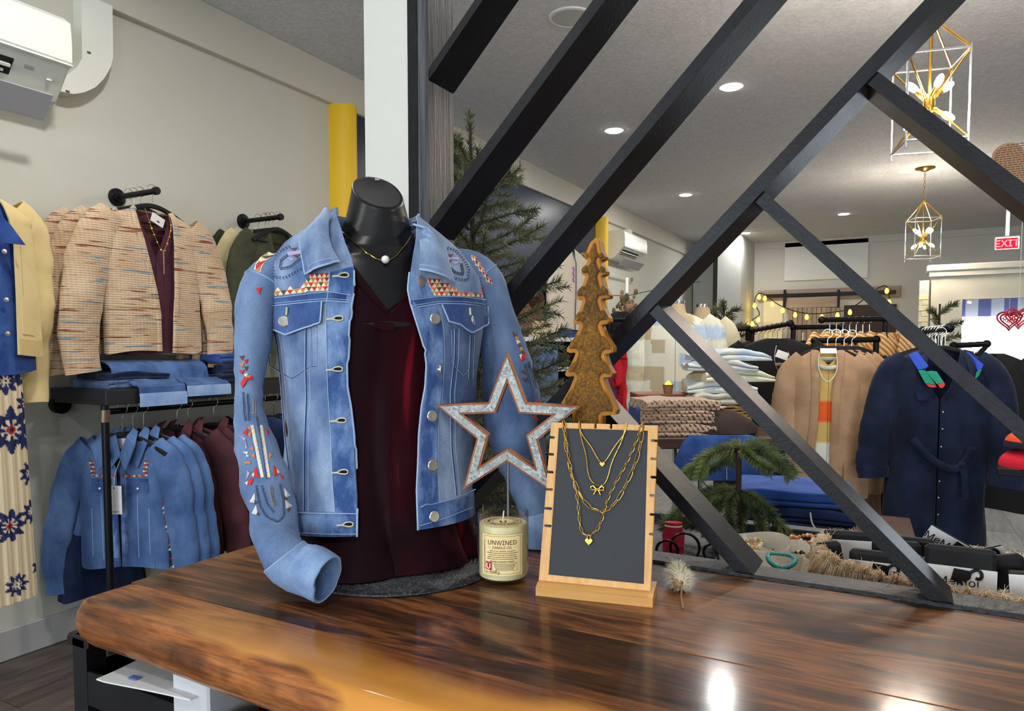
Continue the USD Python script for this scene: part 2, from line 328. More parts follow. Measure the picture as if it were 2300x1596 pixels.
tb.add('board', plank(.098, .252), wood_mat('acacia_b', (30, 17, 11), (84, 50, 28), (134, 82, 44), 2.3), 'middle board of the tabletop with black streaks', smooth=False)
# front board: live edge in cross-section, wandering along x, rounded at the left end
xs = np.linspace(0, LX, 90); prof = np.array([(.0976, 0), (.03, 0), (.012, -.001), (.004, -.005), (-.004, -.016), (-.006, -.03), (.000, -.046), (.010, -.058), (.022, -.065), (.0976, -.065)])
G = []
for x in xs:
    e = .008*math.sin(x*5.2+1)+.005*math.sin(x*11+.5); endr = max(0, (.045-x)/.045); endw = .018*endr**2
    w = np.clip((.0976-prof[:, 0])/.09, 0, 1)
    zz = prof[:, 1].copy(); zz[:8] -= .003*endr**3
    G.append(np.c_[np.full(10, x), prof[:, 0]+w*(e*.5+endw), zz])
tb.add('board', loft(np.array(G)), wood_mat('acacia_c', (48, 27, 16), (124, 72, 36), (164, 102, 52), 4.1, edge=True), 'front board of the tabletop with a golden live edge', smooth=40)
m_frame_b = mat('black_frame_metal', (19, 19, 21), .5, metal=.3)
for x, y in ((-.045, .035), (-.045, .5), (1.7, .035), (1.7, .5)):
    tb.add('leg', bx(x, x+.032, y, y+.032, -.9, -.066, .002), m_frame_b)
tb.add('rail', bx(-.013, 1.7, .037, .043, -.165, -.115, .001), m_frame_b, 'low black rail under the front edge')
tb.add('rail', bx(-.013, 1.7, .52, .526, -.165, -.115, .001), m_frame_b); tb.add('rail', bx(-.04, -.034, .065, .5, -.165, -.115, .001), m_frame_b)
tb.add('shelf', bx(-.034, 1.7, .044, .52, -.165, -.16, .001), m_frame_b, 'black tray shelf under the tabletop')
tb.add('top_bracket', bx(-.06, -.01, .035, .53, -.085, -.066, .004), m_frame_b)
# ================================================================== MANNEQUIN BUST, VELVET TOP, DENIM JACKET
def hit(ms, pts, lift=0.):
    """First point of the meshes (world vertices, faces) on each pixel's ray, lifted towards the camera along the surface normal."""
    V, Fc = J(*ms); A, B, C = V[Fc[:, 0]], V[Fc[:, 1]], V[Fc[:, 2]]; e1, e2 = B-A, C-A; out = []; nr = []
    s = CAM-A; q = np.cross(s, e1)
    for a, b in pts:
        d = ray(a, b); h = np.cross(d, e2); det = (e1*h).sum(1); det = np.where(np.abs(det) < 1e-14, 1e-14, det)
        u = (s*h).sum(1)/det; v = (q@d)/det; t = (e2*q).sum(1)/det
        ok = (u >= -1e-6) & (v >= -1e-6) & (u+v <= 1+1e-6) & (t > .05)
        if ok.any():
            i = np.where(ok)[0][np.argmin(t[ok])]; n = np.cross(e1[i], e2[i]); n /= np.linalg.norm(n)+1e-12; n = n if n@d < 0 else -n
            out.append(CAM+d*t[i]); nr.append(n)
        else: out.append(None); nr.append(None)
    good = [k for k, o in enumerate(out) if o is not None]
    for k, o in enumerate(out):
        if o is None and good:
            g = min(good, key=lambda m: (pts[m][0]-pts[k][0])**2+(pts[m][1]-pts[k][1])**2); D = (out[g]-CAM)@cd
            out[k] = atD(*pts[k], D); nr[k] = nr[g]
        elif o is None:
            w = V-CAM; D = w@cd; e = w/D[:, None]-ray(*pts[k]); g = np.argmin((e**2).sum(1)+(D < .1)); out[k] = V[g]; nr[k] = -cd
    out, nr = np.array(out), np.array(nr)
    return out+nr*np.broadcast_to(np.asarray(lift, float), (len(out),))[:, None], nr
def resample(L, n):
    L = np.asarray(L, float); d = np.r_[0, np.cumsum(np.linalg.norm(np.diff(L, axis=0), axis=1))]; t = np.linspace(0, d[-1], n)
    return np.stack([np.interp(t, d, L[:, k]) for k in range(L.shape[1])], 1)
def patch(thing, ms, top, bot, lift, th, R=6, C=14, lift2=None):
    """Cloth strip between two pixel curves, laid on the meshes."""
    a, b = resample(top, C), resample(bot, C); t = np.linspace(0, 1, R)[:, None, None]; g = a[None]*(1-t)+b[None]*t
    lf = np.repeat(np.linspace(lift, lift if lift2 is None else lift2, R), C)
    p, _ = hit(ms, g.reshape(-1, 2), lf); return shell(thing.l(p).reshape(R, C, 3), th)
def line(thing, ms, L, r=.0008, lift=.0008, n=None, seg=6):
    L = np.asarray(L, float); n = n or max(3, int(np.linalg.norm(np.diff(L, axis=0), axis=1).sum()/9))
    p, _ = hit(ms, resample(L, n), lift); return tube(thing.l(p), r, seg)
def supere(a, b, yc, th, n=2.3):
    c, s = np.cos(th), np.sin(th); return np.stack([a*np.sign(c)*np.abs(c)**(2/n), yc+b*np.sign(s)*np.abs(s)**(2/n)], -1)

BUST = np.array([-.762, .921, TT])
BR = math.radians(53)
bust = Thing('display_bust', 'glossy black headless display bust wearing the open denim jacket', 'mannequin', loc=BUST+[0, 0, .006], rz=BR)
m_bust = mat('black_bust_plastic', (14, 14, 16), .36, spec=.5)
rows = [(.0, .115, .08, 0, 0, 0), (.1, .12, .085, 0, 0, 0), (.2, .118, .085, 0, 0, 0), (.3, .14, .098, 0, 0, 0), (.38, .15, .102, -.002, 0, 0), (.43, .142, .088, 0, 0, 0), (.462, .125, .076, .004, 0, 0), (.485, .1, .068, .006, 0, 0), (.502, .078, .062, .006, 0, .002), (.518, .064, .057, .004, .03, .003), (.535, .056, .053, .001, .08, .004), (.552, .0505, .05, -.001, .16, .005), (.57, .046, .048, -.002, .35, .005), (.588, .042, .047, -.003, .6, .005), (.597, .0405, .0465, -.003, .74, .005), (.5995, .0385, .0445, -.003, .74, .005), (.5985, .035, .041, -.003, .74, .005), (.596, .02, .024, -.003, .7, .005)]
th = ang_pts(48); G = []
zz = [r[0] for r in rows]; fine = np.unique(np.r_[np.linspace(0, .58, 40), zz])
for z in fine:
    a, b, yc, sh, xo = (np.interp(z, zz[:15], [r[k] for r in rows[:15]]) for k in (1, 2, 3, 4, 5)) if z <= .597 else (None,)*5
    if a is None: continue
    e = supere(a, b, yc, th, 2.15); 
    dent = .006*np.exp(-((e[:, 0]-.004)/.02)**2-((z-.497)/.012)**2)*(e[:, 1] < 0) - .005*np.exp(-((np.abs(e[:, 0]-.004)-.045)/.03)**2-((z-.492)/.008)**2)*(e[:, 1] < 0)
    G.append(np.c_[e[:, 0]+xo, e[:, 1]+dent, z+sh*(e[:, 1])*1.0])
for z, a, b, yc, sh, xo in rows[15:]:
    e = supere(a, b, yc, th, 2.15); G.append(np.c_[e[:, 0]+xo, e[:, 1], z+sh*e[:, 1]])
bmesh = loft(np.array(G)); bust.add('body', bmesh, m_bust, smooth=50)
bw = (bust.w(bmesh[0]), bmesh[1])
q = bust.px(847, 403, .036); bust.add('price_sticker', T(box((0, 0, 0), (.008, .004, .003), .0008), q), mat('silver_sticker', (190, 190, 195), .3), 'small silver sticker at the back of the neck cap')

jk = Thing('denim_jacket', 'faded light blue denim jacket with colourful embroidery worn open on the black bust', 'jacket', loc=BUST, rz=BR)
def denim(name, a, b, sc=9, ramp=(.36, .66), bump=.35):
    """Washed denim: two blues mixed in soft patches, crossed by a fine twill."""
    n = {'tc': ('texture_coordinate', {}), 'm': ('mapping', dict(scale=(1, 1, .55))), 'nz': ('noise_texture', dict(scale=sc, detail=4, roughness=.6)), 'rp': ('rgb_ramp', {'ramp': [(ramp[0], lin(a)), (ramp[1], lin(b))]}),
         'w': ('wave_texture', dict(bands_direction='diagonal', scale=420, distortion=.6)), 'f': ('noise_texture', dict(scale=420, detail=2)), 'mx': ('mix_color', dict(blend_type='multiply', fac=.5)), 'r2': ('rgb_ramp', {'ramp': [(.25, (.72, .74, .78)), (.75, (1.25, 1.22, 1.18))]}),
         'b2': ('noise_texture', dict(scale=34, detail=3, roughness=.6)), 'ad': ('math', dict(math_type='add')), 'bu': ('bump', dict(strength=bump, distance=.006)), 'p': ('principled_bsdf', dict(roughness=.85, sheen_weight=.1, specular_ior_level=.2))}
    l = [('tc.object', 'm.vector'), ('m.vector', 'nz.vector'), ('nz.fac', 'rp.fac'), ('tc.object', 'w.vector'), ('tc.object', 'f.vector'), ('f.fac', 'r2.fac'), ('rp.color', 'mx.a'), ('r2.color', 'mx.b'), ('mx.result', 'p.base_color'),
         ('m.vector', 'b2.vector'), ('b2.fac', 'bu.height'), ('bu.normal', 'p.normal')]
    return usdkit.material(stage, '/World/Looks/' + name, n, l, surface='p.BSDF')
m_den = denim('denim_light', (70, 95, 138), (148, 168, 194), 9, (.38, .62)); m_dend = denim('denim_dark', (38, 62, 110), (76, 104, 152), 14); m_denp = denim('denim_placket', (52, 80, 132), (120, 148, 188), 26, (.4, .62), .8)
m_denf = denim('denim_faded', (100, 128, 172), (150, 174, 204), 12); m_dens = denim('denim_sleeve', (74, 98, 138), (118, 140, 172), 10, (.38, .64))
m_stitch = mat('pale_stitching', (158, 180, 210), .8); m_seam = mat('dark_seam', (36, 58, 100), .9); m_hole = mat('cream_buttonhole_thread', (206, 196, 160), .8)
m_btn = mat('brushed_metal_button', (206, 198, 186), .34, metal=.9)
JZ = np.array([.072, .10, .15, .2, .3, .38, .43, .465, .49, .515, .54, .56]); JA = np.array([.160, .158, .155, .153, .158, .168, .172, .170, .158, .138, .104, .074]); JB = np.array([.122, .116, .112, .110, .112, .116, .110, .102, .092, .082, .074, .068])
LO = [(802, 1205), (803, 1116), (799, 1050), (796, 975), (789, 913), (781, 869), (780, 818), (783, 765), (786, 718), (791, 681), (796, 652), (795, 599), (786, 570), (774, 542), (766, 512), (760, 495)]
RO = [(941, 1190), (938, 1100), (941, 1038), (943, 975), (949, 913), (957, 869), (960, 818), (955, 781), (943, 740), (933, 709), (924, 680), (918, 649), (922, 612), (928, 570), (934, 540), (936, 510), (938, 495)]
def XO(z): return np.interp(z, [.1, .22, .42, .5], [0, .011, .012, .0])
def front(x, z):
    x = x-XO(z); a, b = np.interp(z, JZ, JA), np.interp(z, JZ, JB); return -b*max(0., 1-min(1, abs(x/a))**2.3)**(1/2.3)
def on_front(px, py):
    y = -.1
    for _ in range(8): p = jk.px(px, py, y); y = front(p[0], p[2])
    return p
lo, ro = (np.array(sorted([on_front(*q) for q in L], key=lambda p: p[2])) for L in (LO, RO))
def torso_grid(rows, da=0., zoff=0., th=None, fold=.0025):
    G = []
    for z in rows:
        a, b = np.interp(z, JZ, JA)+da, np.interp(z, JZ, JB)+da
        xl, xr = np.interp(z, lo[:, 2], lo[:, 0])-XO(z), np.interp(z, ro[:, 2], ro[:, 0])-XO(z)
        f = lambda x: np.arccos(np.sign(x/a)*min(1, abs(x/a))**(2.3/2))
        t0, t1 = 2*np.pi-f(xl), -f(xr)          # left opening round the back to the right opening
        t = np.linspace(t0, t1, 90); e = supere(a, b, 0, t)
        fo = fold*noise(np.c_[e*14, np.full(90, z*7)], 1, 5, 2)*2*np.clip((.45-z)*8, 0, 1)
        n = e/np.linalg.norm(e, axis=1, keepdims=True); G.append(np.c_[e+n*fo[:, None]+[XO(z), 0], np.full(90, z)])
    return np.array(G)
tg = torso_grid(np.linspace(.074, .56, 64)); body = shell(tg[::-1], .0024)
jk.add('body', body, m_den); Wb = [(jk.w(body[0]), body[1])]
hb = shell(torso_grid(np.linspace(.072, .107, 7), .0032)[::-1], .003); jk.add('waistband', hb, m_denp, 'waistband of the jacket'); Wb2 = Wb+[(jk.w(hb[0]), hb[1])]
def sleeve_grid(C, hw, ys, ratio, n=26, ends=None):
    P = []
    for (a, b), y in zip(C, ys): P.append(jk.px(a, b, y))
    for k, z in (ends or {}).items(): P[k] = jk.pz(*C[k], z)
    P = np.array(P); D = (jk.w(P)-CAM)@cd; r = np.array(hw)*D/F
    S = spline(np.c_[P, r], 46); t, N, B = frames(S[:, :3], (0, -1, 0)); a = ang_pts(n)
    rb = np.interp(np.linspace(0, 1, 46), np.linspace(0, 1, len(ratio)), ratio)*S[:, 3]
    G = S[:, None, :3]+N[:, None]*np.cos(a)[None, :, None]*rb[:, None, None]+B[:, None]*np.sin(a)[None, :, None]*S[:, 3][:, None, None]
    nn = G-S[:, None, :3]; nn /= np.linalg.norm(nn, axis=2, keepdims=True)
    fo = (noise(G*np.array([20, 20, 34]), 1, 11, 3)*.013+(np.abs(noise(G*np.array([16, 16, 46]), 1, 3, 2))**.7-.3)*.007)*np.interp(np.arange(46), [0, 8, 18, 45], [0, .3, .8, 1])[:, None]
    return G+nn*fo[..., None], S, (t, N, B)
sl, Sl, fl_ = sleeve_grid([(668, 592), (622, 604), (592, 634), (574, 700), (566, 790), (559, 880), (562, 950), (588, 1050), (606, 1120), (620, 1190), (634, 1240), (660, 1268), (697, 1283), (735, 1301)],
                     [24, 34, 42, 42, 38, 30, 34, 50, 53, 50, 50, 50, 52, 52], [.01, .008, .004, -.004, -.02, -.04, -.062, -.085, -.1, -.112, -.12, -.12, -.12, -.12], [1.3, 1.2, 1, .85, .8, .75, .7, .7, .72], ends={10: .07, 11: .052, 12: .046, 13: .040})
sr, Sr, fr_ = sleeve_grid([(1012, 585), (1052, 596), (1084, 628), (1108, 695), (1128, 770), (1146, 870), (1153, 930), (1166, 1000), (1181, 1060), (1198, 1120), (1212, 1190), (1222, 1250)],
                     [24, 34, 42, 42, 50, 62, 66, 62, 51, 43, 40, 38], [.02, .02, .015, .01, .01, .0, -.01, -.02, -.03, -.04, -.05, -.055], [1.3, 1.2, 1, .85, .8, .75, .7])
sl[..., 2] = np.maximum(sl[..., 2], .0035)
for g, nm in ((sl, 'left'), (sr, 'right')):
    s = shell(g[:-5], .0024, wrap=True); p = jk.add('sleeve', s, m_dens, 'empty sleeve with its cuff bent onto the tabletop' if nm == 'left' else 'empty sleeve hanging behind the metal star')
    c = g[-7:]+0; ctr = c.mean(1, keepdims=True); cu_ = shell(ctr+(c-ctr)*1.06, .004, wrap=True); jk.add('cuff', (np.c_[cu_[0][:, :2], np.maximum(cu_[0][:, 2], .0012)], cu_[1]), m_denf, parent=p)
    bnd = ctr+(c-ctr)*1.09; [jk.add('cuff_seam', tube(np.c_[q[:, :2], np.maximum(q[:, 2], .002)], .0008, 5, closed=True), m_stitch, parent=p) for q in (bnd[0], bnd[1], bnd[-1])]
    if nm == 'left': Wl = [(jk.w(s[0]), s[1])]
    else: Wr = [(jk.w(s[0]), s[1])]
    arm = ctr  # shoulder seam roll
    a0 = g[5]; jk.add('armhole_seam', tube(a0+(a0-a0.mean(0))*.035, .0016, 6, closed=True), m_denf, parent=p)
# plackets, yoke band, flaps
def pch(name, ms, top, bot, lift, th, m, label=None, R=6, C=14, lift2=None): return jk.add(name, patch(jk, ms, top, bot, lift, th, R, C, lift2), m, label)
PLs = [(742, 612), (738, 655), (733, 690), (735, 800), (738, 880), (744, 974), (748, 1087), (753, 1150)]
PRs = [(958, 632), (968, 660), (985, 700), (992, 736), (994, 793), (990, 880), (980, 960), (980, 1069), (983, 1135)]
LOf, ROf = [(b[0]-2, b[1]) for b in LO[::-1][4:-1]]+[(802, 1154)], [(b[0]+2, b[1]) for b in RO[::-1][4:-1]]+[(938, 1138)]
pch('placket', Wb, PLs, LOf, .0014, .002, m_denp, 'buttonhole placket on the left of the opening', 5, 30)
pch('placket', Wb, ROf, PRs, .0014, .002, m_denp, 'button placket on the right of the opening', 5, 30)
jk.add('edge_piping', line(jk, Wb2, LO[:-4], .0016, .0016, 60), m_stitch); jk.add('edge_piping', line(jk, Wb2, RO[:-4], .0016, .0016, 60), m_stitch)
YL = ([(566, 672), (640, 664), (700, 657), (742, 654), (796, 662)], [(564, 692), (640, 684), (700, 678), (742, 676), (793, 680)]); YR = ([(924, 672), (985, 664), (1040, 666), (1088, 672)], [(926, 692), (985, 682), (1040, 683), (1088, 689)])
for t_, b_ in (YL, YR):
    pch('yoke_band', Wb, t_, b_, .0022, .002, m_dend, R=3, C=18)
    st0 = [line(jk, Wb, b_, .0008, .0036), line(jk, Wb, [(x, y+2) for x, y in t_], .0006, .0034), line(jk, Wb, [(x, y-5) for x, y in b_], .0005, .0034)]
    for q in st0: jk.add('stitching', q, m_stitch)
FLT, FLB = [(578, 693), (615, 689), (650, 684), (690, 680), (726, 677)], [(573, 731), (612, 734), (650, 750), (690, 735), (723, 725)]
FRT, FRB = [(988, 685), (1020, 684), (1053, 685), (1087, 688)], [(1003, 723), (1029, 730), (1053, 747), (1088, 727)]
for t_, b_, bt, hl, lab in ((FLT, FLB, (649, 721, 12.5, 12.5), ((653, 690), (652, 707)), 'left'), (FRT, FRB, (1052, 721, 5, 11), ((1048, 692), (1049, 708)), 'right')):
    p = pch('pocket_flap', Wb, t_, b_, .003, .003, m_dend, 'dark blue chest pocket flap', 6, 17, .006)
    jk.add('flap_edge', J(line(jk, Wb, [t_[0]]+b_+[t_[-1]], .0013, .0072, 40)), m_stitch, parent=p)
    c, n_ = hit(Wb, [bt[:2]], .0085); c = jk.l(c)[0]; s = 1.1/F
    jk.add('button', T(T(lathe([(.0001, -.002), (.0082, 0), (.0086, .0012), (.0074, .0022), (.0001, .0019)], 24), rx=math.radians(80)), c, rz=math.radians(-8 if lab == 'left' else 62)), m_btn, parent=p)
    jk.add('buttonhole', J(line(jk, Wb, hl, .0016, .0075, 5)), m_hole, parent=p)
# seams, pocket outlines
seamsL = [[(613, 736), (622, 780), (631, 872), (640, 993), (650, 1075), (655, 1150)], [(686, 737), (685, 825), (687, 899), (682, 1011), (682, 1150)]]
seamsR = [[(1021, 738), (1020, 800), (1011, 881), (1013, 1007), (1024, 1112)], [(1056, 752), (1054, 802), (1052, 850)]]
st, dk = [], []
for L in seamsL+seamsR:
    st += [line(jk, Wb, L, .0006, .0004), line(jk, Wb, [(x+10, y) for x, y in L], .00045, .0002)]; dk.append(line(jk, Wb, [(x+2.2, y) for x, y in L], .0009, .0002))
for L in ([(600, 738), (606, 822), (656, 853), (700, 824), (698, 738)], [(712, 735), (712, 824), (700, 826)], [(1014, 740), (1015, 815), (1041, 843), (1054, 826)]):
    st.append(line(jk, Wb, L, .0005, .0004)); dk.append(line(jk, Wb, [(x, y-2) for x, y in L], .0006, .0002))
st += [line(jk, Wb, PLs, .0006, .003), line(jk, Wb, [(x+4, y) for x, y in PRs], .0005, .0008), line(jk, Wb2, [(a+4, b) for a, b in ((660, 1150), (700, 1152), (800, 1153))], .0008, .0018), line(jk, Wb2, [(938, 1139), (1000, 1124), (1040, 1110), (1066, 1098)], .0008, .0018), line(jk, Wb2, [(672, 1196), (740, 1199), (800, 1199)], .0006, .0018), line(jk, Wb2, [(943, 1180), (1000, 1163), (1060, 1138)], .0006, .0018)]
for q in st: jk.add('stitching', q, m_stitch)
for q in dk: jk.add('dark_seam', q, m_seam)
# buttons and buttonholes down the opening
for k, (a, b, yaw) in enumerate(((943, 634, 35), (974, 717, 6), (983, 829, 75), (967, 933, 8), (968, 1044, 10), (971, 1160, 12))):
    c = jk.l(hit(Wb2, [(a, b)], .0055)[0])[0]
    jk.add('button', T(T(lathe([(.0001, -.003), (.003, -.003), (.003, 0), (.0086, 0), (.009, .0012), (.0078, .0022), (.0001, .0019)], 24), rx=math.radians(84)), c, rz=math.radians(yaw)), m_btn)
for a, b in ((768, 619), (756, 715), (755, 828), (763, 943), (767, 1059), (778, 1177)):
    L = [(a-21, b+2), (a-8, b+1), (a-2, b-4), (a+8, b-6), (a+15, b-3), (a+15, b+3), (a+8, b+5), (a-2, b+4), (a-8, b+2), (a-21, b+3)]
    p = jk.add('buttonhole', line(jk, Wb2, L, .0011, .0034, 26, 5), m_hole)
    jk.add('slit', line(jk, Wb2, [(a-2, b), (a+12, b)], .0022, .0018, 4, 5), mat('slit_black', (10, 10, 14), .9), parent=p)
# collar: stand round the neck, two pointed leaves
t = np.linspace(math.radians(200), math.radians(-20), 26); cs = np.array([np.c_[supere(a, b, -.002, t), np.full(26, z)] for z, a, b in ((.528, .088, .072), (.545, .074, .066), (.56, .068, .064), (.568, .07, .066))])
jk.add('collar', shell(cs[::-1], .004), m_den, 'back of the collar standing behind the neck')
def leaf(inner, outer, l0, l1):
    a, b = resample(inner, 14), resample(outer, 14); R = 8; pts = []
    g = np.array([a*(1-s)+b*s for s in np.linspace(0, 1, R)])
    lf = np.array([[l0+(l1-l0)*s+.010*math.sin(math.pi*s) for _ in range(14)] for s in np.linspace(0, 1, R)]).ravel()
    p, _ = hit(Wb+[bw], g.reshape(-1, 2), lf); P = jk.l(p).reshape(R, 14, 3)
    for _ in range(3): P[1:-1, 1:-1] = .5*P[1:-1, 1:-1]+.125*(P[:-2, 1:-1]+P[2:, 1:-1]+P[1:-1, :-2]+P[1:-1, 2:])
    return P
for inn, out in (([(748, 490), (741, 512), (741, 540), (747, 566), (764, 594)], [(736, 490), (700, 516), (676, 538), (681, 576), (689, 617)]), ([(914, 499), (928, 522), (937, 552), (938, 582), (936, 610)], [(926, 501), (962, 524), (990, 544), (1000, 584), (1014, 636)])):
    P = leaf(inn, out, .010, .006); p = jk.add('collar', shell(P, .0032), m_den, 'turned-down collar leaf')
    e = np.vstack([P[-1], P[::-1, -1]])
    jk.add('collar_edge', tube(resample(e+np.array([0, -.001, 0]), 40), .0017, 6), m_stitch, parent=p)
    e2 = np.vstack([P[-2], P[-2::-1, -2]]); jk.add('stitching', tube(resample(e2+np.array([0, -.002, 0]), 40), .0006, 5), m_stitch, parent=p)
# embroidery: satin triangles, leaf chains and motifs (one mesh per patch, thread colours in a vertex attribute)
m_emb = mat('embroidery_thread', (200, 200, 200), .7, attr='col', sheen=.2)
CR, RD, OR, BN, LI, DG, WH = ((226, 214, 176), (196, 38, 34), (206, 122, 72), (92, 62, 48), (176, 156, 196), (66, 78, 100), (212, 212, 214))
EV, EF, EC = [], [], []
def emb_flush(label, parent=None):
    global EV, EF, EC
    V, Fc = J(*EV); jk.add('embroidery', (V, Fc), m_emb, label, col=np.vstack(EC), parent=parent, kind='stuff'); EV, EC = [], []
def tri(ms, pts, col, lift=.0014):
    pts = [tuple(p) for p in pts]; c = np.mean(pts, axis=0); a, n_ = hit(ms, pts+[tuple(c)], [lift]*len(pts)+[lift+.0006]); b = a[:-1]-n_[:-1]*.0016; k = len(pts)
    V = jk.l(np.vstack([a, b])); Fc = []
    for i in range(k):
        j = (i+1) % k; Fc += [(k, j, i), (i, j, k+1+j), (i, k+1+j, k+1+i)]
    EV.append((V, np.array(Fc))); EC.append(np.repeat([lin(col)], len(V), 0))
random.seed(2)
def tri_row(ms, x0, y0, x1, y1, n, h, cols, base=True, flip=True):
    for i in range(n):
        a = np.array([x0+(x1-x0)*i/n, y0+(y1-y0)*i/n]); b = np.array([x0+(x1-x0)*(i+1)/n, y0+(y1-y0)*(i+1)/n]); m = (a+b)/2
        if base: tri(ms, [a, b, b-[0, h], a-[0, h]], CR, .0006)
        tri(ms, [a-[0, h], b-[0, h], m] if flip else [a, b, m-[0, h]], cols[i % len(cols)])
cyc = [OR, BN, RD, OR, BN, RD, OR]
tri_row(Wb, 575, 669, 688, 656, 8, 10, cyc)
for i in range(4): tri(Wb, [(590+28*i, 659-3*i), (604+28*i, 657-3*i), (597+28*i, 648-3*i)], CR)
for r, (x0, x1) in enumerate(((676, 737), (682, 738), (688, 739), (696, 739))): tri_row(Wb, x0, 656-r*10-1.5, x1, 654-r*10-1.5, 5-(r > 2), 9.5, [[RD, BN, RD, OR], [OR, RD, OR, BN], [BN, OR, RD, OR], [RD, BN, RD, RD]][r])
tri_row(Wb, 974, 664, 1084, 667, 10, 9, [OR, RD, OR, BN, RD])
for r, (x0, x1) in enumerate(((968, 1026), (963, 1010), (960, 990))): tri_row(Wb, x0, 655-r*10, x1, 654-r*9, 5-r, 9.5, [[OR, BN, RD, OR], [RD, OR, BN, RD], [RD, BN, RD]][r])
emb_flush('cream, red and brown embroidered triangles along the yoke')
for L in ([(603, 566), (585, 578), (575, 592), (571, 606)],):
    for i in range(3):
        (a, b), (c, d) = L[i], L[i+1]; tri(Wb+Wl, [(a, b), (a+14, b+6), (c+14, d+6), (c, d)], CR, .0008); tri(Wb+Wl, [(a+1, b+2), (a+12, b+6), (c+4, d)], (RD, OR, RD)[i]); tri(Wb+Wl, [(c+12, d+4), (a+12, b+8), (c+2, d)], (BN, RD, OR)[i])
tri(Wb+Wl, [(575, 648), (588, 645), (583, 662)], RD)
emb_flush('red and orange embroidery at the left shoulder seam')
for i in range(5):
    a, b = 1058+i*8, 572+i*12; tri(Wb+Wr, [(a, b), (a+12, b+6), (a+16, b+18), (a+2, b+12)], CR, .0008); tri(Wb+Wr, [(a+1, b+2), (a+8, b+4), (a+5, b+12)], (OR, BN, RD, RD, RD)[i]); tri(Wb+Wr, [(a+8, b+5), (a+15, b+10), (a+11, b+17)], (RD, OR, OR, BN, RD)[i])
tri(Wb+Wr, [(1078, 645), (1086, 642), (1085, 658)], RD)
emb_flush('red and cream embroidery at the right shoulder seam')
def leaf_chain(ms, L, n, s, col):
    P = resample(L, n+1)
    for i in range(n):
        d = P[i+1]-P[i]; d /= np.linalg.norm(d)+1e-9; m = np.array([-d[1], d[0]]); c = P[i]
        for sg in (-1, 1): tri(ms, [c, c+d*s*.5+m*sg*s*.75, c+d*s*1.1+m*sg*s*.55], col, .0009)
for L in ([(652, 553), (625, 566), (612, 590), (616, 622), (640, 624), (664, 612), (680, 602)], [(648, 572), (632, 584), (630, 604), (652, 600), (676, 580)], [(1004, 556), (1022, 562), (1042, 584), (1053, 606), (1050, 630), (1028, 626), (1008, 620)], [(1004, 596), (1022, 612), (1040, 616), (1036, 592)]):
    leaf_chain(Wb, L, 22, 4.2, DG)
for q, c in (([(652, 558), (668, 556), (662, 564)], BN), ([(658, 574), (676, 570), (668, 580)], BN), ([(646, 566), (678, 562), (676, 570), (648, 574)], LI), ([(644, 578), (660, 580), (656, 586)], LI), ([(1006, 572), (1018, 570), (1013, 578)], BN), ([(1003, 586), (1015, 584), (1010, 590)], BN), ([(1000, 579), (1030, 578), (1028, 584), (1002, 584)], LI), ([(1016, 588), (1034, 590), (1022, 594)], LI)): tri(Wb, q, c, .001)
emb_flush('dark leaf-stitched arches and lilac motifs on the yoke')
# left sleeve motif
ML = Wl
for i in range(6): tri(ML, [(538+i % 2*10, 800+i*8), (550+i % 2*8, 798+i*8), (545+i % 2*9, 809+i*8)], (BN, RD, OR, BN, RD, CR)[i])
for q, c in (([(541, 860), (552, 843), (564, 843), (570, 851), (556, 853), (545, 872)], RD), ([(552, 843), (564, 843), (560, 850)], OR)): tri(ML, q, c)
for L, n in (([(547, 880), (549, 925), (553, 945)], 16), ([(556, 884), (560, 945)], 16), ([(576, 935), (585, 975), (592, 1020), (600, 1075)], 36), ([(576, 1090), (584, 1135), (600, 1160), (624, 1172), (638, 1158), (636, 1120), (628, 1085)], 46), ([(588, 1090), (600, 1130), (616, 1150)], 14)): leaf_chain(ML, L, n, 3.6, DG)
for L in ([(571, 895), (572, 930), (566, 925)], [(608, 1090), (612, 1120), (618, 1135)]): leaf_chain(ML, L, 12, 5, (140, 136, 122))
for (x0, y0, x1, y1) in ((566, 955, 590, 1072), (586, 955, 604, 1072)):
    for i in range(12):
        a = np.array([x0+(x1-x0)*i/12, y0+(y1-y0)*i/12]); w = 7; tri(ML, [a+[-w*.5, 0], a+[w*.5, -1], a+[w*.7, 9], a+[-w*.3, 10]], CR if i % 2 else WH, .0007)
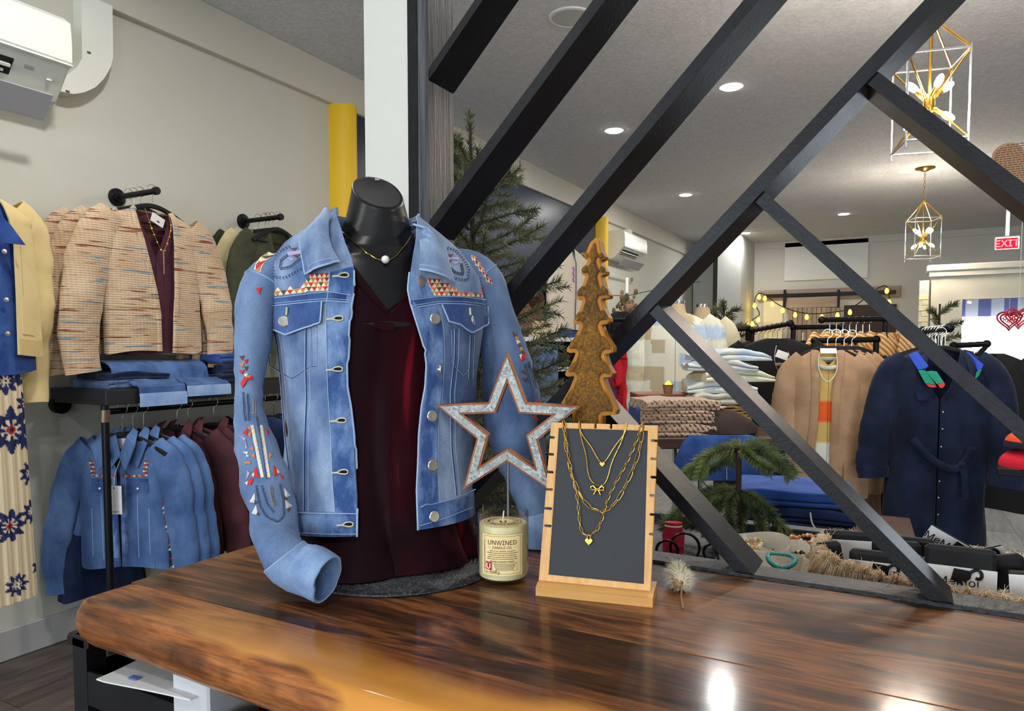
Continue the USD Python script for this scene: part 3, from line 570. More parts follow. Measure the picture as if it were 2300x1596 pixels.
for q, c in (([(546, 972), (557, 960), (556, 978)], RD), ([(556, 962), (563, 956), (564, 966)], OR), ([(557, 976), (565, 968), (563, 982)], OR), ([(595, 962), (604, 970), (600, 976)], RD), ([(561, 1008), (570, 1002), (570, 1013)], OR), ([(564, 1024), (572, 1018), (573, 1029)], OR), ([(604, 1018), (612, 1022), (606, 1028)], OR), ([(569, 1062), (575, 1048), (583, 1072), (574, 1072)], RD), ([(566, 1066), (573, 1058), (570, 1072)], CR), ([(614, 1045), (620, 1052), (624, 1066), (616, 1070)], RD), ([(620, 1052), (628, 1060), (622, 1066)], CR),
             ([(553, 1086), (562, 1074), (570, 1076), (564, 1090)], RD), ([(551, 1084), (558, 1080), (556, 1090)], WH), ([(628, 1066), (636, 1070), (634, 1078)], RD), ([(549, 1036), (564, 1036), (562, 1042), (552, 1040)], OR), ([(546, 1014), (558, 1014), (554, 1026), (560, 1024)], WH), ([(535, 975), (552, 984), (550, 990)], LI), ([(552, 984), (556, 1006), (552, 1006)], LI), ([(556, 1056), (562, 1062), (554, 1078)], LI), ([(561, 1126), (573, 1106), (574, 1128)], WH), ([(567, 1152), (576, 1132), (580, 1156)], WH), ([(572, 1122), (580, 1128), (572, 1132)], BN), ([(578, 1148), (584, 1156), (576, 1156)], BN), ([(638, 1096), (651, 1112), (640, 1118)], WH), ([(640, 1122), (656, 1136), (642, 1142)], WH), ([(637, 1112), (645, 1120), (638, 1122)], BN), ([(645, 1140), (652, 1142), (646, 1150)], BN)): tri(ML, q, c)
emb_flush('tall folk motif in many colours embroidered down the left sleeve')
MR = Wr
for i in range(6): a, b = 1151+i*3.6, 745+i*8; tri(MR, [(a, b), (a+10, b+7), (a+4, b+12)], (BN, OR, CR, BN, OR, BN)[i])
for q, c in (([(1166, 794), (1181, 790), (1180, 806), (1170, 812)], RD), ([(1166, 796), (1172, 794), (1170, 808)], CR), ([(1170, 834), (1180, 828), (1180, 842)], BN), ([(1172, 850), (1184, 846), (1182, 858)], BN), ([(1200, 905), (1208, 896), (1212, 908)], RD), ([(1198, 934), (1212, 940), (1204, 948)], RD), ([(1206, 960), (1214, 955), (1214, 970)], OR)): tri(MR, q, c)
for L in ([(1186, 812), (1196, 840), (1204, 872)], [(1178, 816), (1188, 850), (1196, 880)], [(1206, 950), (1208, 990)]): leaf_chain(MR, L, 16, 4.4, DG)
emb_flush('red and brown embroidery down the right sleeve')

# velvet top
vt = Thing('velvet_top', 'dark red crushed velvet V-neck top under the denim jacket', 'top', loc=BUST, rz=BR)
m_velvet = usdkit.material(stage, '/World/Looks/velvet', {'tc': ('texture_coordinate', {}), 'm': ('mapping', dict(scale=(1, 1, .25))), 'n': ('noise_texture', dict(scale=13, detail=2, distortion=.6)), 'r': ('rgb_ramp', {'ramp': [(.42, lin((24, 1, 7))), (.66, lin((44, 2, 11))), (.72, lin((112, 10, 28)))]}),
    'p': ('principled_bsdf', dict(roughness=.6, sheen_weight=.9, sheen_roughness=.22, sheen_tint=lin((150, 14, 36)), specular_ior_level=.1)), 'b': ('bump', dict(strength=.25, distance=.006)), 'n2': ('noise_texture', dict(scale=34, detail=3))},
    [('tc.object', 'm.vector'), ('m.vector', 'n.vector'), ('n.fac', 'r.fac'), ('r.color', 'p.base_color'), ('m.vector', 'n2.vector'), ('n2.fac', 'b.height'), ('b.normal', 'p.normal')], surface='p.BSDF')
vb = on_front(865, 703)[2]; G = []
for z in np.r_[np.linspace(.008, .09, 18), np.linspace(.1, .50, 44)]:
    s = np.clip((.11-z)/.1, 0, 1); a, b = np.interp(z, JZ, JA)-.012+.018*s**2, np.interp(z, JZ, JB)-.013+.028*s**2
    if z > .44: a, b = min(a, np.interp(z, [.44, .5], [.142, .086])), min(b, np.interp(z, [.44, .5], [.092, .068]))
    gap = max(0., (z-vb)/(.50-vb))*.062; tg0 = np.arcsin(min(.95, gap/a)) if gap > 0 else -.03
    t = np.linspace(-np.pi/2-tg0+2*np.pi, -np.pi/2+tg0, 160); e = supere(a, b, 0, t, 2.2)
    f = (.010*(1-z/.5)+.016*s)*(np.abs(np.sin(t*3.5+1.2*np.sin(t*2.3+1)+.9*math.sin(z*7)))**.7-.5)*.9 + .006*noise(np.c_[e*22, np.full(160, z*6)], 1, 3)
    f *= np.clip((vb+.02-z)*6, .05, 1); n = e/np.linalg.norm(e, axis=1, keepdims=True); e = e+n*f[:, None]
    zz_ = z+s*.018*noise(np.c_[e*26, np.full(160, 1.)], 1, 9)*(z > .01); G.append(np.c_[e, np.maximum(zz_, .0075)])
vg = np.array(G); vm = shell(vg[::-1], .002); vt.add('body', vm, m_velvet)
Wv = [(vt.w(vm[0]), vm[1])]
[vt.add('neckline', line(vt, Wv+[bw], L, .0016, .0008, 12), m_velvet) for L in ([(806, 640), (835, 676), (864, 704)], [(916, 662), (890, 684), (864, 704)])]
vt.add('front_tab', patch(vt, Wv, [(838, 722), (884, 726)], [(840, 734), (884, 742)], .003, .004, 4, 8), m_velvet, 'gathered tab below the neckline')
# placemat under the bust
MC = atz(893, 1262, TT)
pm = Thing('placemat', 'round black woven placemat under the display bust', 'placemat', loc=MC)
pr = [(.0005, .0045)]
for k in range(26): r = .006+k*.0062; pr += [(r, .0034), (r+.0031, .006)]
pr += [(.168, .0045), (.169, .002), (.167, .0006), (.0005, .0006)]
pm.add('woven_disc', lathe(pr, 96), mat('woven_black', (22, 23, 26), .42, col2=(74, 76, 82), sc=260, ramp=(.5, .66), bump=.6, bsc=300), smooth=30)
# pearl necklace on the bust
nk = Thing('pearl_necklace', 'thin gold necklace with a single pearl on the black bust', 'necklace', loc=BUST, rz=BR)
m_gold = mat('polished_gold', (236, 190, 92), .2, metal=1.); m_gold2 = mat('brushed_gold', (206, 158, 72), .3, metal=1.)
nk.add('chain', line(nk, [bw], [(765, 517), (790, 541), (820, 566), (845, 582), (864, 588), (872, 588), (892, 574), (910, 550), (922, 529)], .0009, .0015, 40, 6), m_gold)
c = nk.l(hit([bw], [(864, 588)], .006)[0])[0]; nk.add('pearl', sphere(c, .0064, 3), mat('pearl', (232, 228, 222), .18, coat=.6))
# ================================================================== ON THE TABLE: candle, star, gold tree, necklace display, dried grass
# --- candle in a cut wine-bottle glass
cl = atz(1130, 1299, TT); cn = Thing('jar_candle', 'cream candle in a clear glass jar with printed label, in front of the star', 'candle', loc=cl, rz=face(cl)+.03)
CRa = .0388
m_glass = usdkit.material(stage, '/World/Looks/clear_glass', {'t': ('transparent_bsdf', dict(color=(.985, .995, .985))), 'g': ('glossy_bsdf', dict(roughness=.03)), 'f': ('layer_weight', dict(blend=.25)), 'k': ('math', dict(math_type='multiply', value2=.6)), 'm': ('mix_closure', {})}, [('f.facing', 'k.value1'), ('k.value', 'm.fac'), ('t.BSDF', 'm.closure1'), ('g.BSDF', 'm.closure2')], surface='m.closure')
m_wax = mat('soy_wax', (246, 228, 170), .45, sss=.3)
m_label = mat('cream_paper_label', (234, 210, 152), .7); m_ink = mat('brown_ink', (74, 42, 34), .8); m_inkb = mat('black_ink', (24, 22, 22), .8); m_inkr = mat('red_ink', (168, 26, 34), .7); m_inkw = mat('white_ink', (240, 232, 215), .7)
cn.add('glass_jar', lathe([(.0001, .0), (.030, .0), (.036, .0022), (CRa, .008), (CRa, .1035), (CRa-.0006, .1045), (CRa-.0016, .1045), (CRa-.0022, .1035), (CRa-.0022, .0075), (.034, .005), (.0001, .004)], 56), m_glass)
cn.add('wax', lathe([(.0001, .0062), (.032, .0062), (.0355, .0085), (.0362, .012), (.0362, .0865), (.0345, .0875), (.0001, .0872)], 56), m_wax)
cn.add('wick', tube([(0, 0, .087), (.0003, 0, .095), (.0012, 0, .1045)], .0011, 8), mat('wick_cotton', (226, 216, 180), .9))
dust = cn.add('paper_disc', lathe([(.003, .0878), (.0285, .0878), (.0285, .0884), (.003, .0884), (.003, .0878)], 48), m_label, 'printed paper disc on the wax')
def ring(r, w, z, n=48): return lathe([(r, z), (r+w, z), (r+w, z+.0002), (r, z+.0002), (r, z)], n)
for r in (.0272, .0165): cn.add('print_ring', ring(r, .0007, .0885), m_ink, parent=dust)
tx = [('UNWINED CANDLE CO.', 1.2), ('SOY CANDLE', -1.9)]
def arc_text(s, h, R, a0):
    v, f = text(s, h, .0002); an = a0+v[:, 0]/R; rr = R+(v[:, 2]); return np.c_[rr*np.sin(an), rr*np.cos(an), .0885-v[:, 1]], f[:, ::-1]
cn.add('print_lettering', arc_text('UNWINED CANDLE CO.', .0046, .0195, 0.), m_ink, parent=dust); cn.add('print_lettering', arc_text('HAND POURED', .0046, .0195, math.pi), m_ink, parent=dust)
cn.add('print_emblem', T((lambda m: (np.c_[m[0][:, 0], m[0][:, 2], .0885-m[0][:, 1]], m[1][:, ::-1]))(text('U', .012, .0002, True)), (0, -.010, 0)), m_ink, parent=dust)
def wrap(m, r=CRa+.0009): v, f = m; a = v[:, 0]/r; q = r-v[:, 1]; return np.c_[q*np.sin(a), -q*np.cos(a), v[:, 2]], f
LX0, LX1, LZ0, LZ1 = -.0345, .0295, .017, .0775
a = np.linspace(LX0, LX1, 28)/CRa; lab = np.array([np.c_[(CRa+.0006)*np.sin(a), -(CRa+.0006)*np.cos(a), np.full(28, z)] for z in (LZ1, (LZ0+LZ1)/2, LZ0)])
lb = cn.add('label', shell(lab, .0004), m_label)
def inkbox(x0, x1, z0, z1, m, nm='print', y=-.0001):
    n = max(2, int(abs(x1-x0)/.003)+1); a = np.linspace(x0, x1, n)/(CRa+.0009); rr = CRa+.0009
    g = np.array([np.c_[rr*np.sin(a), -rr*np.cos(a), np.full(n, z)] for z in (z1, z0)]); cn.add(nm, shell(g, .0003), m, parent=lb)
def border(x0, x1, z0, z1, w, m):
    for q in ((x0, x1, z0, z0+w), (x0, x1, z1-w, z1), (x0, x0+w, z0, z1), (x1-w, x1, z0, z1)): inkbox(*q, m, 'print_border')
border(-.0318, .0268, .0195, .0752, .00035, m_ink)
lx = -.0025
def ink_text(s, h, x, z, m, bold=False, sx=1.): cn.add('print_lettering', wrap(T(text(s, h, .0003, bold, sx), (x, 0, z))), m, parent=lb, kind='stuff' if h < .002 else None)
ink_text('UNWINED', .0066, lx, .0626, m_ink); ink_text('CANDLE CO.', .0036, lx, .0568, m_ink)
inkbox(-.0245, -.0205, .0583, .0586, m_ink); inkbox(.0155, .0195, .0583, .0586, m_ink)
for k, s in enumerate(('A glass of wine. Candlelight. The embers of', '"Unwined Candles" sparks that it\'s the little things in', 'life that make it memorable. We handcraft our', 'candles using elegantly hand poured wine bottles', 'with all natural soy wax infused with alluring scents.')): ink_text(s, .0014, lx, .0530-k*.0030, m_ink)
ink_text('"Everyday is a great day to Unwined."', .0015, lx, .0374, m_ink, True)
inkbox(-.0285, -.0185, .0215+.0035, .0365+.0005, m_inkr, 'print_square'); cn.add('print_lettering', wrap(T(text('U', .0078, .0006, True), (-.0235, -.0004, .0268))), m_inkw, parent=lb)
cn.add('print_flame', wrap(extr(Polygon([(-.0241, .0354), (-.0229, .0354), (-.0235, .0368)]), -.0009, 0)), m_inkw, parent=lb)
border(-.0178, .0205, .0245, .0362, .0003, m_ink)
for k, s in enumerate(('BURNING INSTRUCTIONS: Always trim wick to', '1/4" before lighting. Burn candle within sight.', 'Keep away from things that catch fire. Keep', 'away from children and pets. Do not burn', 'candle for more than 4 hours at a time.')): ink_text(s, .0011, .0013, .0336-k*.0019, m_ink)
ink_text('Scent:', .0016, -.0265, .0213, m_inkr)
# handwritten scent name
def pen(L): L = np.array(L, float); a = L[:, 0]/CRa; r = CRa+.0012; cn.add('handwriting', tube(spline(np.c_[r*np.sin(a), -r*np.cos(a), L[:, 1]], len(L)*5), .00028, 5), m_inkb, parent=lb)
o = np.array([-.0215, .0205])
for L in ([(0, .004), (.002, .0046), (.0045, .0046)], [(.0012, .0046), (.0016, .002), (.0006, .0)], [(.0004, .0022), (.002, .0024), (.0034, .0026)], [(.0034, .0022), (.0036, .0006), (.0044, .0004)], [(.0048, .0004), (.005, .0022), (.0062, .0022)], [(.0066, .0012), (.0078, .002), (.007, .0026), (.0066, .001), (.008, .0004)], [(.0094, -.0006), (.0098, .004), (.0108, .0044), (.0104, .003)], [(.0086, .0018), (.011, .002)], [(.0116, .0042), (.0114, .0004), (.0124, .0004)], [(.013, .0022), (.0134, .0008), (.0144, .0022), (.014, -.0012), (.0128, -.0016)]): pen(np.array(L)+o)
cn.add('side_print', wrap(T((lambda m: (np.c_[-m[0][:, 2], m[0][:, 1], m[0][:, 0]], m[1]))(text('ECO FRIENDLY HAND CRAFTED SOY WAX', .0011, .0003, False, 1.4)), (-.0297, 0, .047))), m_inkr, parent=lb, kind='stuff')

# --- galvanised star on a rod
sp = atz(1139, 1283, TT); sr_ = face(sp)-.13
stn = Thing('metal_star', 'galvanised metal star with orange wooden edges standing on a thin rod', 'star ornament', loc=sp, rz=sr_)
cS = stn.px(1141, 962, 0); Ro = np.linalg.norm(stn.px(1141, 790, 0)-cS); 
def star(R, r): return Polygon([(cS[0]+(R, r)[k % 2]*math.sin(k*math.pi/5), cS[2]+(R, r)[k % 2]*math.cos(k*math.pi/5)) for k in range(10)])
oS, iS = star(Ro, Ro*.425), star(Ro*.605, Ro*.257)
stn.add('wooden_frame', extr(oS.difference(iS), -.009, .011), mat('orange_stained_wood', (168, 98, 48), .55, col2=(120, 66, 34), sc=14, st=(1, 1, 1), bump=.2), smooth=False)
m_galv = usdkit.material(stage, '/World/Looks/galvanised_zinc', {'tc': ('texture_coordinate', {}), 'n': ('noise_texture', dict(scale=60)), 'v': ('voronoi_texture', dict(scale=150, feature='f1')), 'mx': ('mix_vector', dict(fac=.06)), 'bw': ('rgb_to_bw', {}), 'r': ('rgb_ramp', {'ramp': [(0, (.15, .16, .155)), (.35, (.26, .27, .255)), (.7, (.36, .365, .34)), (1, (.54, .54, .50))]}), 'p': ('principled_bsdf', dict(metallic=.35, roughness=.5))},
    [('tc.object', 'mx.a'), ('n.color', 'mx.b'), ('tc.object', 'n.vector'), ('mx.result', 'v.vector'), ('v.color', 'bw.color'), ('bw.val', 'r.fac'), ('r.color', 'p.base_color')], surface='p.BSDF')
stn.add('metal_face', slab(oS.buffer(-.0028, join_style=2).difference(iS.buffer(.0028, join_style=2)), -.0112, -.0088, .0004), m_galv, 'mottled galvanised face of the star', smooth=False)
m_nail = mat('brass_nail', (120, 96, 70), .4, metal=.8)
for k in range(10):
    rr = (Ro*.80, Ro*.345)[k % 2]; stn.add('nail', sphere((cS[0]+rr*math.sin(k*math.pi/5), -.0114, cS[2]+rr*math.cos(k*math.pi/5)), .0011, 1, (1, .5, 1)), m_nail)
zb = cS[2]-Ro*.425
stn.add('rod', tube([(cS[0], .001, .006), (cS[0], .001, zb+.02)], .0022, 10), mat('grey_rod', (132, 132, 134), .35, metal=.9))
stn.add('foot', box((cS[0], .012, .003), (.06, .03, .006), .0015), m_galv)

# --- gilded tree ornament
tp = atz(1335, 1279, TT); tr = Thing('gilded_tree', 'flat mustard Christmas tree ornament with flaking gold leaf behind the necklace stand', 'tree ornament', loc=tp, rz=face(tp)-.30)
Lft = [(1337, 533), (1325, 544), (1318, 560), (1312, 576), (1314, 582), (1321, 583), (1313, 597), (1305, 611), (1308, 617), (1315, 618), (1306, 643), (1293, 666), (1293, 671), (1300, 673), (1309, 671), (1300, 697), (1287, 719), (1287, 725), (1293, 728), (1303, 728), (1291, 757), (1272, 783), (1273, 790), (1280, 793), (1294, 790), (1283, 815), (1269, 837), (1269, 843), (1275, 846), (1291, 843), (1278, 874), (1260, 905), (1260, 912), (1268, 916), (1286, 912), (1283, 950), (1296, 1000), (1300, 1050)]
Rgt = [(1342, 533), (1347, 541), (1350, 562), (1358, 575), (1356, 581), (1347, 584), (1352, 597), (1361, 609), (1359, 616), (1350, 618), (1356, 643), (1369, 662), (1367, 669), (1350, 671), (1356, 692), (1367, 713), (1369, 721), (1362, 727), (1350, 729), (1360, 754), (1377, 780), (1376, 790), (1367, 794), (1358, 795), (1366, 820), (1376, 838), (1372, 846), (1354, 848), (1364, 874), (1385, 921), (1382, 931), (1352, 934), (1352, 950), (1340, 1000), (1338, 1050)]
base_poly = Polygon(np.vstack([tr.pts(Lft, -.011)[:, [0, 2]], [(-.022, .035), (-.022, .014), (.03, .014), (.03, .035)], tr.pts(Rgt, -.011)[::-1][:, [0, 2]]])).buffer(.0022).buffer(-.0022).buffer(0)
m_must = mat('mustard_resin', (178, 114, 18), .5, col2=(160, 100, 14), sc=20, spec=.3)
m_leaf = usdkit.material(stage, '/World/Looks/gold_leaf', {'tc': ('texture_coordinate', {}), 'n': ('noise_texture', dict(scale=240, detail=6, roughness=.8)), 'n1': ('noise_texture', dict(scale=16, detail=2)), 'ad': ('math', dict(math_type='multiply_add', value2=.55)), 'r': ('rgb_ramp', {'ramp': [(.62, lin((78, 58, 32))), (.77, lin((120, 84, 38))), (.87, lin((184, 130, 48))), (.98, lin((240, 196, 104)))]}), 'mt': ('map_range', dict(from_min=.76, from_max=.9, to_max=.8)), 'b': ('bump', dict(strength=.8, distance=.004)), 'p': ('principled_bsdf', dict(roughness=.34))},
    [('tc.object', 'n.vector'), ('tc.object', 'n1.vector'), ('n1.fac', 'ad.value1'), ('n.fac', 'ad.value3'), ('ad.value', 'r.fac'), ('r.color', 'p.base_color'), ('ad.value', 'mt.value'), ('mt.result', 'p.metallic'), ('n.fac', 'b.height'), ('b.normal', 'p.normal')], surface='p.BSDF')
tr.add('backing', slab(base_poly, -.011, .011, .0015), m_must, 'mustard coloured backing of the tree', smooth=40)
leafp = base_poly.buffer(-.0068)
gf = tr.add('gilded_front', slab(leafp, -.0155, -.0105, .0012), m_leaf, 'gold leaf front with dark flaking patches', smooth=40)
lv = [((1310, 577), (1318, 568)), ((1354, 578), (1346, 570)), ((1309, 612), (1318, 596)), ((1356, 612), (1350, 598)), ((1298, 664), (1312, 642)), ((1310, 664), (1316, 650)), ((1350, 663), (1346, 650)), ((1364, 662), (1352, 642)), ((1294, 720), (1306, 700)), ((1305, 720), (1312, 704)), ((1348, 719), (1344, 700)), ((1362, 718), (1352, 696)), ((1280, 783), (1300, 752)), ((1298, 782), (1310, 760)), ((1346, 779), (1338, 758)), ((1368, 785), (1352, 754)), ((1278, 835), (1296, 812)), ((1294, 838), (1304, 820)), ((1346, 841), (1330, 815)), ((1367, 840), (1350, 808)), ((1270, 905), (1290, 872)), ((1286, 906), (1298, 880)), ((1350, 922), (1336, 886)), ((1372, 925), (1354, 878))]
for a, b in lv:
    A, B = tr.px(*a, -.016), tr.px(*b, -.016); L = np.linspace(A, B, 6); r = np.array([.0012, .0042, .0046, .0042, .0034, .0012])
    tr.add('leaf', tube(L, r*.55, 8, up=(0, 1, 0), rb=r), m_leaf, parent=gf)
tr.add('foot', box((.004, 0, .0075), (.11, .06, .015), .002), m_must)

# --- bamboo necklace stand
p1, p2 = atz(1203, 1337, TT), atz(1466, 1364, TT); ex = p2-p1; W = np.linalg.norm(ex)
nd = Thing('necklace_stand', 'bamboo necklace display stand with notched edges and a black panel', 'jewelry stand', loc=(p1+p2)/2, rz=math.atan2(ex[1], ex[0]))
m_bam = mat('bamboo', (222, 172, 104), .42, col2=(200, 146, 80), sc=5, st=(20, 20, 1.2), ramp=(.3, .7), det=4, bump=.05); m_bamh = mat('bamboo_horizontal', (216, 164, 96), .42, col2=(196, 140, 74), sc=5, st=(1.2, 20, 20), ramp=(.3, .7), det=4)
bh = nd.px(1205, 1312, 0)[2]
nd.add('base', hull([(x, y, z) for x in (-W/2, W/2) for y, z in ((0, 0), (0, bh*.72), (.012, bh*1.0), (.062, bh*1.0), (.066, bh*.8), (.066, 0))]), m_bamh, smooth=False)
LEAN = math.radians(11); y0 = .016
def inc(px, py, off=0.):
    y = y0
    for _ in range(12): p = nd.px(px, py, y); y = y0+off/math.cos(LEAN)+p[2]*math.tan(LEAN)
    return p[0], (p[2])/math.cos(LEAN)
def ipoly(L): return Polygon([inc(*q) for q in L])
def tilt(m): v, f = m; c, s = math.cos(LEAN), math.sin(LEAN); return np.c_[v[:, 0], y0+v[:, 1]*c+v[:, 2]*s, v[:, 2]*c-v[:, 1]*s], f
out = ipoly([(1238, 948), (1478, 955), (1461, 1330), (1209, 1312)])
wind = ipoly([(1255, 961), (1455, 967), (1446, 1311), (1232, 1290)])
def slot(a, b, w=.0036): 
    A, B = np.array(inc(*a)), np.array(inc(*b)); return LineString([A, B]).buffer(w/2)
cut = [slot((1225, y), (1243-.035*(y-980), y+1)) for y in (981, 1019, 1059, 1098, 1141, 1180)]+[slot((1485, y), (1465-.02*(y-990), y-1)) for y in (990, 1031, 1072, 1113, 1156, 1200)]+[slot((x, 940), (x, 960)) for x in (1267, 1302, 1337, 1372, 1408, 1444)]
for s in cut: out = out.difference(s)
nd.add('frame', tilt(slab(out.difference(wind), 0, .011, .0008)), m_bam, smooth=False)
nd.add('panel', tilt(extr(wind.buffer(.0004), .0022, .009)), mat('black_leatherette', (34, 35, 39), .55, bump=.15, bsc=700), 'black panel inside the frame', smooth=False)
def on(px, py, off=-.0012):
    x, v = inc(px, py); return tilt((np.array([[x, off, v]]), None))[0][0]
def chain_path(L, n=80, off=-.0012): return spline([on(a, b, off) for a, b in L], n)
def links(P, ln, w, r, gap=.78):
    d = np.r_[0, np.cumsum(np.linalg.norm(np.diff(P, axis=0), axis=1))]; k = int(d[-1]/(ln*gap)); res = []
    nrm = tilt((np.array([[0, -1, 0.]]), None))[0][0]-tilt((np.array([[0, 0, 0.]]), None))[0][0]
    for i in range(k):
        s = (i+.5)*d[-1]/k; c = np.array([np.interp(s, d, P[:, j]) for j in range(3)]); e = np.array([np.interp(min(s+.002, d[-1]), d, P[:, j]) for j in range(3)])-c; e /= np.linalg.norm(e)+1e-9
        m = np.cross(nrm, e) if i % 2 == 0 else nrm*.9+np.cross(nrm, e)*.45; m /= np.linalg.norm(m)
        a = ang_pts(14); pr = np.sign(np.cos(a))*np.abs(np.cos(a))**.6*ln/2, np.sin(a)*w/2
        res.append(tube(c+e*pr[0][:, None]+m*pr[1][:, None]+nrm*.0006, r, 5, closed=True))
    return res
def heart(w):
    t = ang_pts(40); x, z = 16*np.sin(t)**3, 13*np.cos(t)-5*np.cos(2*t)-2*np.cos(3*t)-np.cos(4*t); return Polygon(np.c_[x, z]*w/32)
def pend(thing, name, m, at, mt): q = on(*at, -.0008); return thing.add(name, T(tilt(m), q-np.array([0, y0, 0])), mt)
def puffy(poly, d): return J(*[extr(poly.buffer(-k*d*.9), -d*(1-(1-k)**2)**.5-.0004, -.0002 if k == 0 else -d*.3) for k in (0, .25, .5, .75)]) if False else J(extr(poly, -d*.5, 0), extr(poly.buffer(-d*.35), -d*.85, -d*.4), extr(poly.buffer(-d*.8), -d*1.05, -d*.8))
def necklace(label): return Thing('necklace', label, 'necklace', loc=nd.loc, rz=nd.rz, group=None)
n1 = necklace('fine gold chain with a tiny heart, shortest on the necklace stand')
n1.add('chain', tube(chain_path([(1302, 946), (1304, 966), (1328, 1003), (1353, 1038), (1380, 1003), (1405, 966), (1407, 946)], 70), .0008, 5), m_gold2); pend(n1, 'heart_pendant', puffy(heart(.0075), .003), (1353, 1042), m_gold)
n2 = necklace('gold ball chain with a bow pendant on the necklace stand')
c2 = chain_path([(1301, 946), (1303, 968), (1318, 1030), (1336, 1086), (1348, 1090), (1372, 1046), (1398, 985), (1406, 946)], 90); n2.add('chain', tube(c2, .0008, 5), m_gold2); n2.add('bead', J(*[sphere(c2[i], .0013, 1) for i in range(4, 88, 6)]), m_gold, kind='stuff')
bw_ = J(*[tube(np.array([(s*.0015, -.0008, 0), (s*.006, -.001, .0048), (s*.0096, -.001, .003), (s*.0088, -.001, -.0016), (s*.003, -.0008, -.0016)]), .0013, 6, closed=True) for s in (-1, 1)], *[tube(np.array([(0, -.0008, 0), (s*.0032, -.0008, -.004), (s*.0048, -.0008, -.0078)]), .0012, 6) for s in (-1, 1)], sphere((0, -.001, 0), .0021, 1))
pend(n2, 'bow_pendant', bw_, (1342, 1098), m_gold)
n3 = necklace('gold necklace of long open paperclip links on the necklace stand')
for m in links(chain_path([(1267, 946), (1270, 985), (1283, 1055), (1303, 1108), (1332, 1141), (1358, 1145), (1385, 1125), (1408, 1085), (1428, 1038), (1441, 985), (1445, 946)], 160, -.0022), .0165, .0046, .00062, .86): n3.add('link', m, m_gold2, smooth=60)
n4 = necklace('gold link necklace with a heart padlock pendant, longest on the necklace stand')
for m in links(chain_path([(1267, 946), (1273, 990), (1286, 1070), (1300, 1140), (1320, 1200), (1326, 1199), (1360, 1136), (1396, 1060), (1425, 1000), (1444, 946)], 170, -.0014), .0088, .0034, .0005, .86): n4.add('link', m, m_gold2, smooth=60)
pend(n4, 'padlock_heart', puffy(heart(.0105), .0042), (1323, 1215), m_gold); n4.add('shackle', T(tilt(tube(np.array([(-.0022, -.002, 0), (-.0022, -.002, .004), (0, -.002, .0056), (.0022, -.002, .004), (.0022, -.002, 0)]), .0007, 6)), on(1323, 1209, -.0008)-np.array([0, y0, 0])), m_gold2)

# --- fluffy dried grass head lying beside the stand
def bristles(name, thing, P, D, w, m, parent=None, label=None, taper=True):
    """Tapered hairs from points P with offsets D (n, k, 3) as one BasisCurves part."""
    path = path_for(parent or thing.path, name); c = UsdGeom.BasisCurves.Define(stage, path); k = D.shape[1]
    pts = (P[:, None]+D).reshape(-1, 3); c.CreatePointsAttr(Vt.Vec3fArray.FromNumpy(pts.astype(np.float32))); c.CreateCurveVertexCountsAttr(Vt.IntArray.FromNumpy(np.full(len(P), k, np.int32)))
    c.CreateTypeAttr('linear'); c.CreateWidthsAttr(Vt.FloatArray.FromNumpy(np.tile(np.linspace(w, w*(.25 if taper else 1), k), len(P)).astype(np.float32))); c.SetWidthsInterpolation('vertex')
    UsdShade.MaterialBindingAPI.Apply(c.GetPrim()).Bind(m); keys(c.GetPrim(), kind='stuff', label=label); return path
rng = np.random.default_rng(7)
g0 = atz(1524, 1325, TT); bt = Thing('bunny_tail_grass', 'fluffy cream dried grass head lying on the table beside the necklace stand', 'dried grass', loc=g0, rz=face(g0))
ax = np.array([-.008, .052, .004]); n = 900; t = rng.random(n); a = rng.random(n)*2*np.pi; R = .007*np.sin(np.pi*(t*.85+.12))
Pb = np.array([.004, -.02, .017])+t[:, None]*ax+np.c_[np.cos(a)*R, np.zeros(n), np.sin(a)*R]*1.0
Db = np.c_[np.cos(a)*.013, .010*np.ones(n), np.sin(a)*.013]+rng.normal(0, .0025, (n, 3)); k = np.linspace(0, 1, 4)[None, :, None]
Dd = Db[:, None]*k+np.array([0, 0, -.003])*k**2; Dd[..., 2] = np.maximum(Dd[..., 2]+Pb[:, None, 2], .0012)-Pb[:, None, 2]
bt.add('core', sphere((0, .006, .0145), .013, 2, (.8, 2.0, .9)), mat('grass_core', (150, 118, 80), .9), smooth=60)
bristles('bristle', bt, Pb, Dd, .0007, mat('grass_hair', (226, 216, 186), .8))
bt.add('stem', tube([(.004, -.018, .014), (.004, -.04, .004), (.006, -.075, .0022)], .0012, 6), mat('grass_stem', (150, 118, 80), .9))
